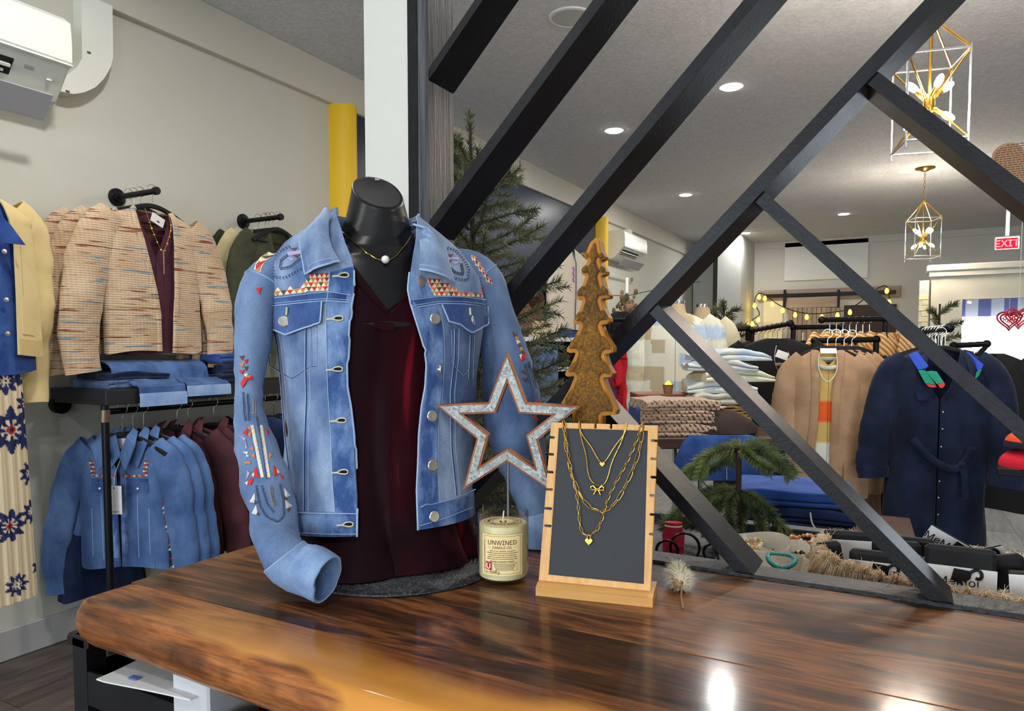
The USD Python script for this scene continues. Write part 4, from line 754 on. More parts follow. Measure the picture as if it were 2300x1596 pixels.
# ================================================================== GARMENT BUILDERS
def garment_grid(sw=.22, nw=.075, drop=.075, hw=.2, L=.62, b=.06, gap=None, vneck=0., nR=46, nC=110, fold=.008, seed=0, z0=0., chest=None, hemwave=.008, top=0.):
    """Rows of a hanging body: shoulders at z = 0, hem at -L, an opening (gap: list of (z, half width left, half width right)) at the front (-y)."""
    G = []
    zs = np.r_[np.linspace(top, -drop*1.5, 14), np.linspace(-drop*1.5, -L, nR)[1:]]
    for z in zs:
        s = np.clip(-z/drop, 0, 1); a = nw+(sw-nw)*(1-(1-s)**1.8); bb = b*(.5+.5*np.clip(-z/(drop*1.6), 0, 1))
        if z < -drop: q = np.clip((-z-drop)/(L-drop), 0, 1); a = sw*.96+(hw-sw*.96)*q**.8
        gl = gr = .0006
        if gap is not None: gl, gr = np.interp(-z, [-g[0] for g in gap], [g[1] for g in gap]), np.interp(-z, [-g[0] for g in gap], [g[2] for g in gap])
        elif vneck and -z < vneck: gl = gr = max(.0006, nw*.95*(1+z/vneck))
        tl = np.arcsin(np.clip(gl/a, -.98, .98)); tr_ = np.arcsin(np.clip(gr/a, -.98, .98))
        t = np.linspace(1.5*np.pi-tl, -np.pi/2+tr_, nC); e = supere(a, bb, 0, t, 2.2)
        q = np.clip((-z-drop)/(L*.6), 0, 1)
        f = fold*q*(np.sin(t*5+seed*1.7+1.1*np.sin(t*2+seed)+z*2)*.7+1.4*noise(np.c_[e*13, np.full(nC, z*3)], 1, seed, 2)*2)
        n = e/np.maximum(np.linalg.norm(e, axis=1, keepdims=True), 1e-9); e = e+n*f[:, None]
        zz = z+z0+hemwave*np.sin(t*3+seed)*(q**6); G.append(np.c_[e, zz])
    return np.array(G)
def garment_sleeve(side, sw, drop, path=None, r=(.06, .07, .062, .052, .046), flat=.62, seed=0, fold=.008, z0=0., L=.55, out=.06, y=0., yend=-.01):
    P = path or [(sw-.06, y, -drop*.55), (sw-.005, y, -drop-.03), (sw+out*.45, y, -drop-.14), (sw+out*.8, y-.01, -drop-.3), (sw+out, yend, -drop-.3-(L-.3)*.5), (sw+out*.9, yend-.005, -drop-L)]
    P = np.array(P, float)*[side, 1, 1]+[0, 0, z0]
    rr = np.interp(np.linspace(0, 1, len(P)), np.linspace(0, 1, len(r)), r); S = spline(np.c_[P, rr], 34); t, N, B = frames(S[:, :3], (0, -1, 0)); a = ang_pts(22)
    G = S[:, None, :3]+N[:, None]*np.cos(a)[None, :, None]*S[:, 3][:, None, None]*flat+B[:, None]*np.sin(a)[None, :, None]*S[:, 3][:, None, None]
    d = G-S[:, None, :3]; d /= np.linalg.norm(d, axis=2, keepdims=True); return G+d*(noise(G*np.array([18, 18, 13]), 1, seed+3, 3)*fold*3)[..., None]
def garment(name, label, cat, loc, rz, m, group=None, th=.003, sleeves=True, sl=None, cuff=None, hem=None, pocket=None, **kw):
    t = Thing(name, label, cat, loc, rz, group); sl = dict(sl or {}); sd = kw.get('seed', 0)
    g = garment_grid(**kw); t.add('body', shell(g[::-1], th), m, smooth=60); t.g = g
    if sleeves:
        for s in (-1, 1):
            sp_ = dict(sl); sp_.update(sp_.pop('left' if s < 0 else 'right', {})); sp_.pop('left', None); sp_.pop('right', None)
            q = garment_sleeve(s, kw.get('sw', .22), kw.get('drop', .075), seed=sd+s, **sp_); p = t.add('sleeve', shell(q, th, wrap=True), m, smooth=60)
            if cuff is not None: c = q[-4:]; ct = c.mean(1, keepdims=True); t.add('cuff', shell(ct+(c-ct)*1.05, th*1.3, wrap=True), cuff, parent=p, smooth=60)
    if hem is not None: h = g[-3:]; n = h-np.array([0, 0, 1])*0; t.add('hem_band', shell((h+(h-h.mean((0, 1)))*np.array([.012, .05, 0]))[::-1], th*1.2), hem, smooth=60)
    return t
def put(t, g, u, v, lift=0.):
    """Point on a garment grid: u along the ring (0..1 from the left opening edge round to the right one), v down the rows (0..1)."""
    R, C, _ = g.shape; i, j = v*(R-1), u*(C-1); a, b = int(i), int(j); a, b = min(a, R-2), min(b, C-2); p = g[a, b]*(1-(i-a))*(1-(j-b))+g[a+1, b]*(i-a)*(1-(j-b))+g[a, b+1]*(1-(i-a))*(j-b)+g[a+1, b+1]*(i-a)*(j-b)
    c = g.mean((0, 1)); n = np.array([p[0]*.3, p[1]-c[1], 0]); n /= np.linalg.norm(n)+1e-9; return p+n*lift
def gline(t, g, uv, r, lift, m, name='stitching', parent=None): return t.add(name, tube(np.array([put(t, g, u, v, lift) for u, v in resample(uv, 12)]), r, 5), m, parent=parent)
def gpatch(t, g, u0, u1, v0, v1, lift, th, m, name, label=None, parent=None, n=8): return t.add(name, shell(np.array([[put(t, g, u, v, lift) for u in np.linspace(u0, u1, n)] for v in np.linspace(v0, v1, n)]), th), m, label, parent=parent)
# hangers: one velvet hanger with a chrome hook, repeated
def hanger(label, loc, rz, group, ext=0.):
    t = Thing('clothes_hanger', label, 'hanger', loc=loc, rz=rz, group=group); o = np.array([0, 0, -ext])
    hk = [(0, 0, -.075-ext)]+[(.0, 0, -.05), (.0, 0, -.035)]+[(.022*math.cos(a), 0, .022*math.sin(a)-.0045) for a in np.linspace(-1.35, 2.9, 16)]
    t.add('hook', tube(hk, .0018, 6), m_chrome, 'chrome hook')
    arm = spline([(-.19, 0, -.155), (-.15, 0, -.13), (-.07, 0, -.09), (0, 0, -.075), (.07, 0, -.09), (.15, 0, -.13), (.19, 0, -.155)], 28)+o; t.add('shoulder_bar', tube(arm, .008, 8, up=(0, 1, 0), rb=.011), m_black); t.add('cross_bar', tube(np.array([(-.17, 0, -.15), (0, 0, -.152), (.17, 0, -.15)])+o, .0045, 6), m_black); return t
HG = hanger('black velvet hanger with a chrome hook on the first wall bracket, frontmost', (-2.872, 1.99, 1.937), math.pi/2, 'hangers on the first wall bracket')
def pipe(t, P, r, name='pipe', m=None): return t.add(name, tube(P, r, 14), m or m_blackmetal)
def flange(t, c, ax, r=.04):
    m = lathe([(.0001, 0), (r, 0), (r, .006), (r*.55, .010), (r*.5, .03), (.0001, .03)], 24)
    m = T(m, (0, 0, 0), ry=math.pi/2) if ax == 0 else T(m, (0, 0, 0), rx=math.pi/2 if ax == 1 else 0); return t.add('flange', T(m, c), m_blackmetal)

# ================================================================== LEFT WALL: brackets with clothes
for k, (y, lab) in enumerate(((1.99, 'black pipe wall bracket holding the striped cardigans'), (2.69, 'black pipe wall bracket holding the olive cardigans'), (1.22, 'black pipe wall bracket holding the yellow cardigan outfit'))):
    t = Thing('wall_bracket', lab, 'clothes bracket', loc=(WX, y, 1.925), group=None); flange(t, (0, 0, 0), 0); pipe(t, [(.02, 0, 0), (.28, 0, 0)], .0125); t.add('end_cap', T(lathe([(.0001, 0), (.016, 0), (.017, .003), (.017, .019), (.0155, .022), (.0001, .022)], 20), (.268, 0, 0), ry=math.pi/2), m_blackmetal)
    if k == 0:
        for i in range(8): t.add('bolt', sphere((.008, .03*math.cos(i*math.pi/4), .03*math.sin(i*math.pi/4)), .004, 1), m_blackmetal) if i % 2 else None
R90 = math.pi/2
for i, x in enumerate((-2.955, -3.0, -3.035)): HG.dup((x, 1.99, 1.937), R90, f'black velvet hanger on the first wall bracket, {("second", "third", "last")[i]} from the bracket end')
for i, x in enumerate((-2.86, -2.905, -2.935, -2.96, -3.01)): HG.dup((x, 2.69, 1.937), R90+.12*(i == 0), f'black velvet hanger on the second wall bracket, {("first", "second", "third", "fourth", "last")[i]} from the bracket end', 'hangers on the second wall bracket')
def knit_mat(name, base, base2, streak, streak2, rib=150):
    n = {'tc': ('texture_coordinate', {}), 'm1': ('mapping', dict(scale=(4.5, 4.5, 74))), 'n1': ('noise_texture', dict(scale=1.2, detail=2)), 'r1': ('rgb_ramp', {'ramp': [(.61, (0, 0, 0)), (.655, (1, 1, 1))]}),
         'm2': ('mapping', dict(scale=(6, 6, 84), location=(3, 1, 9))), 'n2': ('noise_texture', dict(scale=1., detail=2)), 'r2': ('rgb_ramp', {'ramp': [(.61, (0, 0, 0)), (.66, (1, 1, 1))]}), 'n3': ('noise_texture', dict(scale=9, detail=3)), 'r3': ('rgb_ramp', {'ramp': [(.35, lin(base)), (.65, lin(base2))]}),
         'x1': ('mix_color', dict(b=lin(streak))), 'x2': ('mix_color', dict(b=lin(streak2))), 'wx': ('wave_texture', dict(bands_direction='x', scale=rib*.1, distortion=.4)), 'wz': ('wave_texture', dict(bands_direction='z', scale=rib*.16, distortion=.6)), 'mu': ('math', dict(math_type='multiply')), 'r4': ('rgb_ramp', {'ramp': [(.55, (1, 1, 1)), (.95, (.6, .5, .44))]}), 'x3': ('mix_color', dict(blend_type='multiply', fac=.55)),
         'ad': ('math', dict(math_type='add')), 'b': ('bump', dict(strength=.4, distance=.003)), 'p': ('principled_bsdf', dict(roughness=.9, sheen_weight=.2, specular_ior_level=.2))}
    l = [('tc.object', f'{k}.vector') for k in ('m1', 'm2', 'n3', 'wx', 'wz')]+[('m1.vector', 'n1.vector'), ('n1.fac', 'r1.fac'), ('m2.vector', 'n2.vector'), ('n2.fac', 'r2.fac'), ('n3.fac', 'r3.fac'), ('r3.color', 'x1.a'), ('r1.color', 'x1.fac'), ('x1.result', 'x2.a'), ('r2.color', 'x2.fac'), ('wx.fac', 'mu.value1'), ('wz.fac', 'mu.value2'), ('mu.value', 'r4.fac'), ('x2.result', 'x3.a'), ('r4.color', 'x3.b'), ('x3.result', 'p.base_color'), ('wx.fac', 'ad.value1'), ('wz.fac', 'ad.value2'), ('ad.value', 'b.height'), ('b.normal', 'p.normal')]
    return usdkit.material(stage, '/World/Looks/'+name, n, l, surface='p.BSDF')
m_knit = knit_mat('striped_knit', (200, 168, 134), (212, 186, 154), (132, 78, 54), (122, 146, 154), 210)
m_maroon = mat('maroon_jersey', (72, 30, 44), .85, col2=(84, 38, 52), sc=20, bump=.1, bsc=300)
c0 = (-2.872, 1.985, 1.84)
SLC = dict(r=(.07, .09, .085, .075, .07), flat=.38, L=.6, out=.10)
card = garment('striped_cardigan', 'oatmeal open cardigan with brown and blue flecks on the first wall bracket, frontmost', 'cardigan', c0, R90, m_knit, 'striped cardigans on the first bracket', th=.006, sw=.235, nw=.085, drop=.09, hw=.225, L=.61, b=.04, gap=[(0, .10, .085), (-.35, .02, .07), (-.45, .005, .062), (-.61, .005, .062)], seed=1, sl=SLC, hem=None)
for s in (0, -1): e = card.g[:, s]; card.add('front_band', tube(e+np.array([0, -.004, 0]), .007, 8, up=(0, -1, 0), rb=.013), m_knit)
card.dup((-2.955, 1.96, 1.835), R90-.03, 'oatmeal flecked cardigan on the first wall bracket, second from the front'); card.dup((-3.035, 1.935, 1.832), R90-.03, 'oatmeal flecked cardigan on the first wall bracket, nearest the wall')
mt = garment('maroon_sweater', 'maroon V-neck top with a gold necklace inside the striped cardigan', 'top', (-2.875, 1.985, 1.832), R90, m_maroon, th=.002, sw=.205, nw=.078, drop=.08, hw=.2, L=.60, b=.022, vneck=.19, seed=4, sleeves=False)
mt.add('neck_label', box((.012, .030, -.075), (.05, .002, .02), .0005), mat('ivory_label', (226, 216, 196), .8), 'ivory woven label inside the neck')
tg_ = Thing('price_tag', 'white price tag at the neck of the maroon sweater', 'price tag', loc=(-2.84, 1.99, 1.80), rz=R90+.15); tg_.add('card', T(box((0, 0, 0), (.07, .0012, .04), .0004), (0, 0, 0), ry=.35), mat('white_card', (232, 232, 228), .7)); tg_.add('print', T(box((.004, -.001, -.006), (.014, .0006, .006), .0001), (0, 0, 0), ry=.35), m_inkb)
gn = Thing('gold_necklace', 'gold charm necklace hung over the maroon sweater', 'necklace', loc=(-2.835, 1.985, 1.832), rz=R90); cc = spline([(-.05, .01, .01), (-.042, -.012, -.06), (-.018, -.02, -.13), (.006, -.022, -.165), (.03, -.02, -.125), (.055, -.012, -.05), (.058, .01, .01)], 40)
gn.add('chain', tube(cc, .0016, 5), m_gold2); gn.add('charm', J(*[sphere(cc[i]+[0, -.002, -.004], .0045, 1, (1, .5, 1.2)) for i in range(6, 36, 3)]), m_gold, kind='stuff'); gn.add('tassel', tube([cc[20]+[0, -.001, 0], cc[20]+[0, -.001, -.1]], .0022, 5), mat('pale_gold_bar', (226, 198, 150), .35, metal=.8))
# second bracket
m_olive = mat('olive_wool', (52, 54, 36), .9, col2=(66, 68, 46), sc=14, bump=.25, bsc=220, sheen=.2); m_olive_d = mat('dark_olive_wool', (40, 42, 30), .9, col2=(52, 54, 40), sc=14, bump=.25, bsc=220); m_creamk = mat('cream_cable_knit', (206, 190, 140), .9, col2=(222, 208, 160), sc=12, st=(2, 2, 1), bump=.6, bsc=50, bst=(3, 3, 1), sheen=.2)
SL2 = dict(r=(.06, .07, .062, .055, .05), flat=.4, L=.6, out=.07)
for x, m, lab, dy in ((-2.87, m_olive, 'olive green cardigan on the second wall bracket, frontmost', 0), (-2.95, m_creamk, 'cream cable-knit cardigan between two olive ones on the second wall bracket', -.02), (-3.02, m_olive_d, 'dark olive cardigan nearest the wall on the second wall bracket', -.03)):
    t = garment('wool_cardigan', lab, 'cardigan', (x, 2.69+dy, 1.845), R90, m, 'cardigans on the second bracket', th=.004, sw=.22, nw=.07, drop=.08, hw=.2, L=.62, b=.028, gap=[(0, .07, .07), (-.3, .02, .02), (-.62, .01, .01)], seed=int(-x*100), sl=SL2); t.add('front_band', tube(t.g[:, 0]+[0, -.003, 0], .005, 8, up=(0, -1, 0), rb=.016), m)
# yellow cardigan outfit at the left edge
m_butter = mat('butter_yellow_knit', (224, 198, 138), .9, col2=(232, 208, 150), sc=10, bump=.35, bsc=180, sheen=.3); m_den2 = denim('denim_royal', (36, 64, 128), (62, 96, 160), 12)
yc = garment('yellow_cardigan', 'butter yellow cardigan with patch pocket over a denim jacket', 'cardigan', (-2.855, 1.235, 1.80), R90, m_butter, th=.006, sw=.25, nw=.09, drop=.10, hw=.265, L=.575, b=.068, gap=[(0, .12, .13), (-.16, .14, .155), (-.575, .14, .155)], seed=6, fold=.004, sl=dict(r=(.075, .09, .085, .075, .062, .052), flat=.55, L=.66, out=.015, y=.05, yend=.07))
gpatch(yc, yc.g, .985, .925, .62, .86, .004, .004, m_butter, 'patch_pocket'); gpatch(yc, yc.g, .997, .86, .89, 1., .003, .005, mat('butter_rib', (220, 194, 132), .9, bump=.5, bsc=60, bst=(6, 6, .1)), 'ribbed_hem'); gline(yc, yc.g, [(.975, .2), (.975, .88)], .0012, .003, mat('butter_seam', (180, 152, 96), .9), 'seam')
ydj = garment('royal_denim_jacket', 'royal blue denim jacket worn under the yellow cardigan', 'jacket', (-2.862, 1.235, 1.80), R90, m_den2, th=.003, sw=.225, nw=.08, drop=.09, hw=.25, L=.64, b=.05, gap=[(0, .05, .05), (-.1, .01, .01), (-.64, .004, .004)], seed=8, fold=.003, sleeves=False)
fc = ydj.px(2, 556, -.075); ydj.add('collar', shell(np.array([[[ydj.px(a, b, -.066-.02*s)[0], -.060-.022*s-.01*k, ydj.px(a, b, -.066-.02*s)[2]] for k, (a, b) in enumerate(L)] for s, L in enumerate(([(-30, 480), (-10, 500), (0, 545)], [(0, 480), (22, 505), (52, 551)]))])[:, ::-1], .004), m_den2, 'pointed collar over the yellow cardigan')
for z in (-.21, -.38, -.5): ydj.add('button', T(lathe([(.0001, 0), (.008, 0), (.0085, .002), (.0001, .003)], 16), (.128, -.062, z), rx=math.pi/2), m_btn)
def flower_col(P, fl, base=(226, 208, 172)):
    x, z = P[..., 0], P[..., 2]; col = np.tile(np.array(lin(base)), x.shape+(1,)); nv, rd, cr, bk = map(lin, ((28, 38, 88), (176, 30, 44), (228, 214, 184), (18, 16, 30)))
    for fx, fz, R, n, red in fl:
        dx, dz = x-fx, z-fz; r = np.hypot(dx, dz)/R; t = np.arctan2(dz, dx); pe = .84+.2*np.cos(n*t)
        col[(r < pe) & (r > .22)] = nv; col[(r <= .46) & (r > .16) & (np.cos(n*t+math.pi) > .2)] = cr; col[r <= .2] = rd if red else cr; col[r <= .09] = bk
    return col
sk = Thing('floral_skirt', 'cream pleated skirt with navy and red flowers below the yellow cardigan', 'skirt', loc=(-2.865, 1.22, 1.22), rz=R90)
zs, a = np.linspace(0, -.90, 190), np.linspace(np.pi, 2*np.pi, 260); pl = np.sin(a*30)*.004+.002*np.sin(a*60+1)
def ringk(z, s): w = .205+.03*(-z/.9); return np.c_[np.cos(a)*(w+pl), s*(.05+pl*1.2)*np.abs(np.sin(a))**.6, np.full(len(a), z)]
SG = np.concatenate([np.array([ringk(z, -1) for z in zs]), np.array([ringk(z, 1)[::-1] for z in zs])], 1)
fl_ = [(sk.px(a_, b_, -.03)[0], sk.px(a_, b_, -.03)[2], R, n, rd) for a_, b_, R, n, rd in ((66, 905, .048, 9, 0), (60, 985, .042, 9, 0), (72, 1062, .046, 9, 0), (78, 1148, .048, 10, 0), (22, 965, .085, 8, 1), (18, 1180, .06, 9, 1), (100, 1270, .045, 9, 1), (34, 1312, .042, 9, 0), (8, 855, .05, 8, 0), (60, 845, .045, 8, 0), (-60, 1060, .07, 9, 1), (-50, 1240, .06, 9, 0), (-70, 900, .06, 8, 0))]
V = SG.reshape(-1, 3); R_, C_ = SG.shape[:2]; sk.add('pleated_body', (V, gridf(R_, C_, True)[:, ::-1]), mat('printed_pleats', (200, 200, 200), .75, attr='col'), col=flower_col(V, fl_)); sk.add('waistband', loft(np.array([[(.21*math.cos(t), .052*math.sin(t), z) for t in ang_pts(40)] for z in (-.002, .03)])), m_creamk)
# shelf on pipe legs, jeans on it
sf = Thing('wall_shelf', 'black wall shelf on black pipe legs carrying folded jeans', 'shelf', loc=(-2.74, 1.675, 1.083))
m_shelf = mat('black_shelf_board', (30, 31, 34), .5); sf.add('board', bx(-.385, 0, 0, 2.1, -.06, 0, .002), m_shelf, smooth=False)
m_fit = mat('brass_pipe_fitting', (120, 104, 84), .4, metal=.7)
for y in (.0, 1.9): pipe(sf, [(.012-.02, y, -1.083), (.012-.02, y, -.06)], .0145, 'leg'); sf.add('tee_fitting', lathe([(.0001, -.02), (.019, -.02), (.019, .028), (.0001, .028)], 18) and T(lathe([(.0001, -.02), (.019, -.02), (.019, .028), (.0001, .028)], 18), (-.008, y, -.105)), m_fit); sf.add('foot_flange', T(lathe([(.0001, 0), (.04, 0), (.04, .006), (.02, .012), (.0001, .012)], 20), (-.008, y, -1.083)), m_blackmetal)
pipe(sf, [(-.008, 0, -.09), (-.06, .02, -.09), (-.06, 2.0, -.09)], .012, 'hanging_rail'); sf.add('wall_fitting', T(lathe([(.0001, 0), (.04, 0), (.04, .03), (.0001, .03)], 18), (-.385, .03, -.07), ry=R90), m_blackmetal)
def folded(w, d, h, n=3, seed=0, taper=.06, amp=1.):
    """A folded garment: a strip folded n times, seen as stacked rounded layers (x across, y depth, z up)."""
    t = h/n; P = []
    for k in range(n):
        z = t*(k+.5); s = 1 if k % 2 == 0 else -1; e = d/2-t*.5-taper*d*.12*((k*7+seed) % 3); P += [(-s*e, z), (s*e, z)]
    strip = LineString(P).buffer(t*.49, quad_segs=5); strip = strip.simplify(t*.02).segmentize(.03)
    g = strip if strip.geom_type == 'Polygon' else max(strip.geoms, key=lambda q: q.area); c = np.array(g.exterior.coords)[:-1]; nx = 18; X = np.linspace(-w/2, w/2, nx); ring = []
    for x in X:
        q = np.c_[np.full(len(c), x), c[:, 0], c[:, 1]]; q[:, 0] += .012*noise(np.c_[q[:, 1]*20, q[:, 2]*30, np.full(len(c), x*8)], 1, seed)*1.5*(1 if abs(x) > w*.4 else .3)
        lift = np.clip(q[:, 2]/h, 0, 1); q[:, 2] += lift*(.010*amp*noise(q*np.array([9, 9, 0])+seed*3.3, 1, seed, 2)*2-.006*amp*(2*abs(x)/w)**4)+(amp-1)*.004*noise(q*np.array([22, 14, 30]), 1, seed+2, 2)*lift; ring.append(q)
    v, f = loft(np.array(ring)); v[:, 2] = np.maximum(v[:, 2], .0005); return v, f
m_den3 = denim('denim_mid', (48, 76, 124), (84, 116, 168), 10); m_navyd = denim('denim_navy', (20, 30, 58), (34, 48, 84), 14); m_denl = denim('denim_cuff_pale', (128, 160, 210), (160, 186, 224), 14)
m_den4 = denim('denim_bluegrey', (58, 78, 112), (104, 128, 166), 16)
for k, (y, z, w, h, m, lab) in enumerate(((1.86, 1.083, .27, .035, m_den4, 'washed blue folded jeans, lowest at the left end of the black shelf'), (1.87, 1.119, .25, .03, m_navyd, 'dark folded jeans on the washed pair at the left end of the black shelf'), (2.36, 1.083, .24, .05, m_navyd, 'navy folded jeans, lowest of the stack behind the embroidered jacket'), (2.37, 1.134, .23, .045, m_navyd, 'navy folded jeans, middle of the stack behind the embroidered jacket'), (2.36, 1.180, .24, .04, m_den2, 'royal blue folded jeans, topmost of the stack behind the embroidered jacket'))):
    t = Thing('folded_jeans', lab, 'jeans', (-2.90-(.02 if k < 2 else 0), y, z), R90, 'folded jeans on the black shelf'); t.add('cloth', folded(w, .26, h, 2+(k % 2), k), m)
dj = Thing('draped_jeans', 'mid blue jeans laid over the black shelf with pale turned-up cuffs hanging', 'jeans', loc=(-2.74, 1.985, 1.083), rz=R90)
prof = spline([(0, .30, .008), (0, .29, .09), (0, .2, .108), (0, .12, .105), (0, .085, .085), (0, .065, .03), (0, .03, .012), (0, .004, .01), (0, -.010, -.006)], 40)[:, 1:]
G = np.array([[(x*(1 if i < 28 else 1), y+.004*math.sin(x*40+i*.3), max(z+.006*noise(np.array([x*12, y*12, 1.]), 1, 2)*2, .004 if y > 0 else -1)) for x in np.linspace(-.235, .215, 40)] for i, (y, z) in enumerate(prof[:34])]); dj.add('body', shell(G, .006), m_den3)
for nm, x0, x1, sk_ in (('leg', -.175, .035, -.075), ('leg', .045, .265, -.045)):
    g = np.array([[(x, y, z) for x in np.linspace(x0, x1, 16)] for y, z in ((.06, .03), (.03, .015), (.0, .012), (-.010, .004), (-.013, -.02), (-.014, sk_*.4))]); p = dj.add('leg', shell(g, .007), m_den3)
    g = np.array([[(x, y, z) for x in np.linspace(x0-.003, x1+.003, 16)] for y, z in ((-.0165, .002 if sk_ > -.06 else -.02), (-.0195, sk_*.5), (-.018, sk_))]); dj.add('cuff', shell(g, .005), m_denl, 'pale turned-up cuff', parent=p)
# jackets hanging from the rail under the shelf
HG2 = None
def rail_hanger(y, lab, rz, grp='hangers on the rail under the shelf'):
    global HG2
    if HG2 is None: HG2 = hanger(lab, (-2.80, y, 1.005), rz, grp, .036)
    else: HG2.dup((-2.80, y, 1.005), rz, lab, grp)
J0 = math.radians(27); m_denr = denim('denim_rack', (56, 84, 130), (100, 130, 176), 8, (.34, .72))
hj = garment('embroidered_denim_jacket', 'blue denim jacket with embroidered yoke and white hangtag under the shelf, frontmost', 'jacket', (-2.81, 1.78, .885), J0, m_denr, 'embroidered denim jackets under the shelf', th=.003, sw=.19, nw=.06, drop=.075, hw=.185, L=.54, b=.03, gap=[(0, .05, .05), (-.13, .006, .006), (-.56, .002, .002)], seed=12, fold=.004, sl=dict(r=(.055, .066, .062, .054, .046), flat=.45, L=.58, out=.07, left=dict(out=.10)), cuff=m_denr)
gh = hj.g
for u0, u1 in ((.012, .10), (.988, .90)):
    p = gpatch(hj, gh, u0+.012 if u0 < .5 else u0-.012, u1, .36, .43, .004, .004, m_dend, 'pocket_flap', 'dark blue pocket flap'); hj.add('button', sphere(put(hj, gh, (u0+u1)/2, .40, .008), .007, 1, (1, .5, 1)), m_btn, parent=p)
    gpatch(hj, gh, u0, u1, .325, .355, .003, .003, m_dend, 'yoke_band'); gpatch(hj, gh, u0*.2 if u0 < .5 else 1-(1-u0)*.2, u0*1.6 if u0 < .5 else 1-(1-u0)*1.6, .30, .99, .003, .003, m_denp, 'placket')
    gline(hj, gh, [((u0+u1)/2, .45), ((u0+u1)/2, .93)], .0012, .003, m_stitch); gline(hj, gh, [(u1, .55), (u1, .9)], .0012, .003, m_stitch); gpatch(hj, gh, u0*.2 if u0 < .5 else 1-(1-u0)*.2, .12 if u0 < .5 else .88, .93, 1., .0035, .003, m_denr, 'waistband')
    EV, EC = [], []; V = []; s = 1 if u0 < .5 else -1
    for k in range(15):
        u, v = (u1-.012*s, .20+.12*k/8) if k < 8 else (u1-.012*s-s*(k-7)*.0115, .31); c = np.array(put(hj, gh, u, v, .004)); w = .006
        for dx in (-1, 1): V.append((T(extr(Polygon([(-w, 0), (w, 0), (0, w*1.5)]), -.001, .001), c+[dx*w*.8, 0, 0]), lin((CR, RD, OR, BN)[(k+dx) % 4])))
    vv, ff = J(*[m for m, _ in V]); hj.add('embroidery', (vv, ff), m_emb, 'red and cream embroidery along the yoke edge', col=np.vstack([np.repeat([c], len(m[0]), 0) for m, c in V]), kind='stuff')
nl = ((-.075, -.052, .035), (-.03, -.066, -.02), (-.02, -.068, -.125)); nr = ((.075, -.052, .035), (.04, -.07, -.02), (.035, -.078, -.13))
for sgn in (-1, 1): hj.add('collar', shell(np.array([[(sgn*.050, .0, .035), (sgn*.046, -.045, .005), (sgn*.022, -.060, -.075)], [(sgn*.075, -.012, .025), (sgn*.09, -.062, -.03), (sgn*.055, -.074, -.13)]])[::sgn], .004), m_denr, 'collar leaf')
hj.add('neck_label', box((.004, .008, -.03), (.075, .002, .045), .0006), mat('satin_label', (214, 208, 214), .5), 'pale woven label inside the neck')
# printed folk pattern down the outer sleeve
V = []
q = garment_sleeve(1, .19, .075, seed=13, r=(.055, .066, .062, .054, .046), flat=.45, L=.58, out=.07)
for k in range(34):
    i = 10+(k*22)//34; j = 4+(k*5) % 5; c = q[i, j]; n = c-q[i].mean(0); n /= np.linalg.norm(n); V.append((T(extr(Polygon([(-.006, 0), (.006, 0), (.002, .012)]), -.001, .001), c+n*.004, rz=math.radians(20)), lin((RD, CR, OR, WH, BN, DG)[k % 6])))
hj.add('sleeve_embroidery', J(*[m for m, _ in V]), m_emb, 'folk embroidery down the sleeve', col=np.vstack([np.repeat([c], len(m[0]), 0) for m, c in V]), kind='stuff')
hj.dup((-2.80, 1.825, .888), J0-.0, 'blue embroidered denim jacket under the shelf, second from the front'); hj.dup((-2.80, 1.872, .89), J0+.0, 'blue embroidered denim jacket under the shelf, third from the front')
htg = Thing('hang_tag', 'white hang tag on a string at the front denim jacket', 'hang tag', loc=hj.w(np.array([[.012, -.085, -.19]]))[0], rz=J0); htg.add('card', box((0, 0, -.055), (.062, .0014, .115), .0005), mat('hang_tag_card', (222, 222, 220), .6)); htg.add('string', tube([(0, 0, 0), (.004, .003, .05), (.01, .03, .10)], .0012, 5), m_white); htg.add('print', box((0, -.001, -.102), (.04, .0005, .004), .0001), mat('grey_print', (150, 150, 150), .8)); htg.add('eyelet', T(lathe([(.001, 0), (.0028, 0), (.0028, .0006), (.001, .0006)], 12), (0, -.001, -.006), rx=R90), m_inkb)
m_mar2 = mat('maroon_twill', (62, 26, 32), .85, col2=(78, 34, 40), sc=9, bump=.2, bsc=160)
mj = garment('maroon_jacket', 'maroon collared jacket under the shelf, first behind the denim jackets', 'jacket', (-2.80, 2.03, .895), J0+.0, m_mar2, 'maroon jackets under the shelf', th=.003, sw=.195, nw=.06, drop=.075, hw=.19, L=.56, b=.03, gap=[(0, .05, .05), (-.13, .006, .006), (-.58, .002, .002)], seed=15, fold=.004, sl=dict(r=(.055, .066, .06, .052, .044), flat=.45, L=.58, out=.07))
for sgn in (-1, 1): mj.add('collar', shell(np.array([[(sgn*.050, .0, .035), (sgn*.046, -.045, .005), (sgn*.022, -.060, -.06)], [(sgn*.075, -.012, .025), (sgn*.09, -.062, -.02), (sgn*.055, -.074, -.09)]])[::sgn], .004), m_mar2, 'collar leaf')
mj.dup((-2.80, 2.085, .895), J0+.0, 'maroon collared jacket under the shelf, second behind the denim jackets'); mj.dup((-2.80, 2.22, .896), J0-.02, 'maroon collared jacket under the shelf, last of the three')
nj = garment('navy_denim_shirt', 'navy denim shirt under the shelf behind the maroon jackets', 'shirt', (-2.80, 2.5, .905), J0-.14, m_navyd, 'navy denim shirts under the shelf', th=.004, sw=.205, nw=.06, drop=.075, hw=.2, L=.56, b=.03, gap=[(0, .04, .04), (-.1, .004, .004), (-.6, .002, .002)], seed=17, sl=dict(flat=.45, L=.6, out=.08))
nj.dup((-2.80, 2.58, .905), J0-.14, 'navy denim shirt under the shelf, second behind the maroon jackets'); nj.dup((-2.80, 2.68, .905), J0-.14, 'navy denim shirt under the shelf, third behind the maroon jackets')
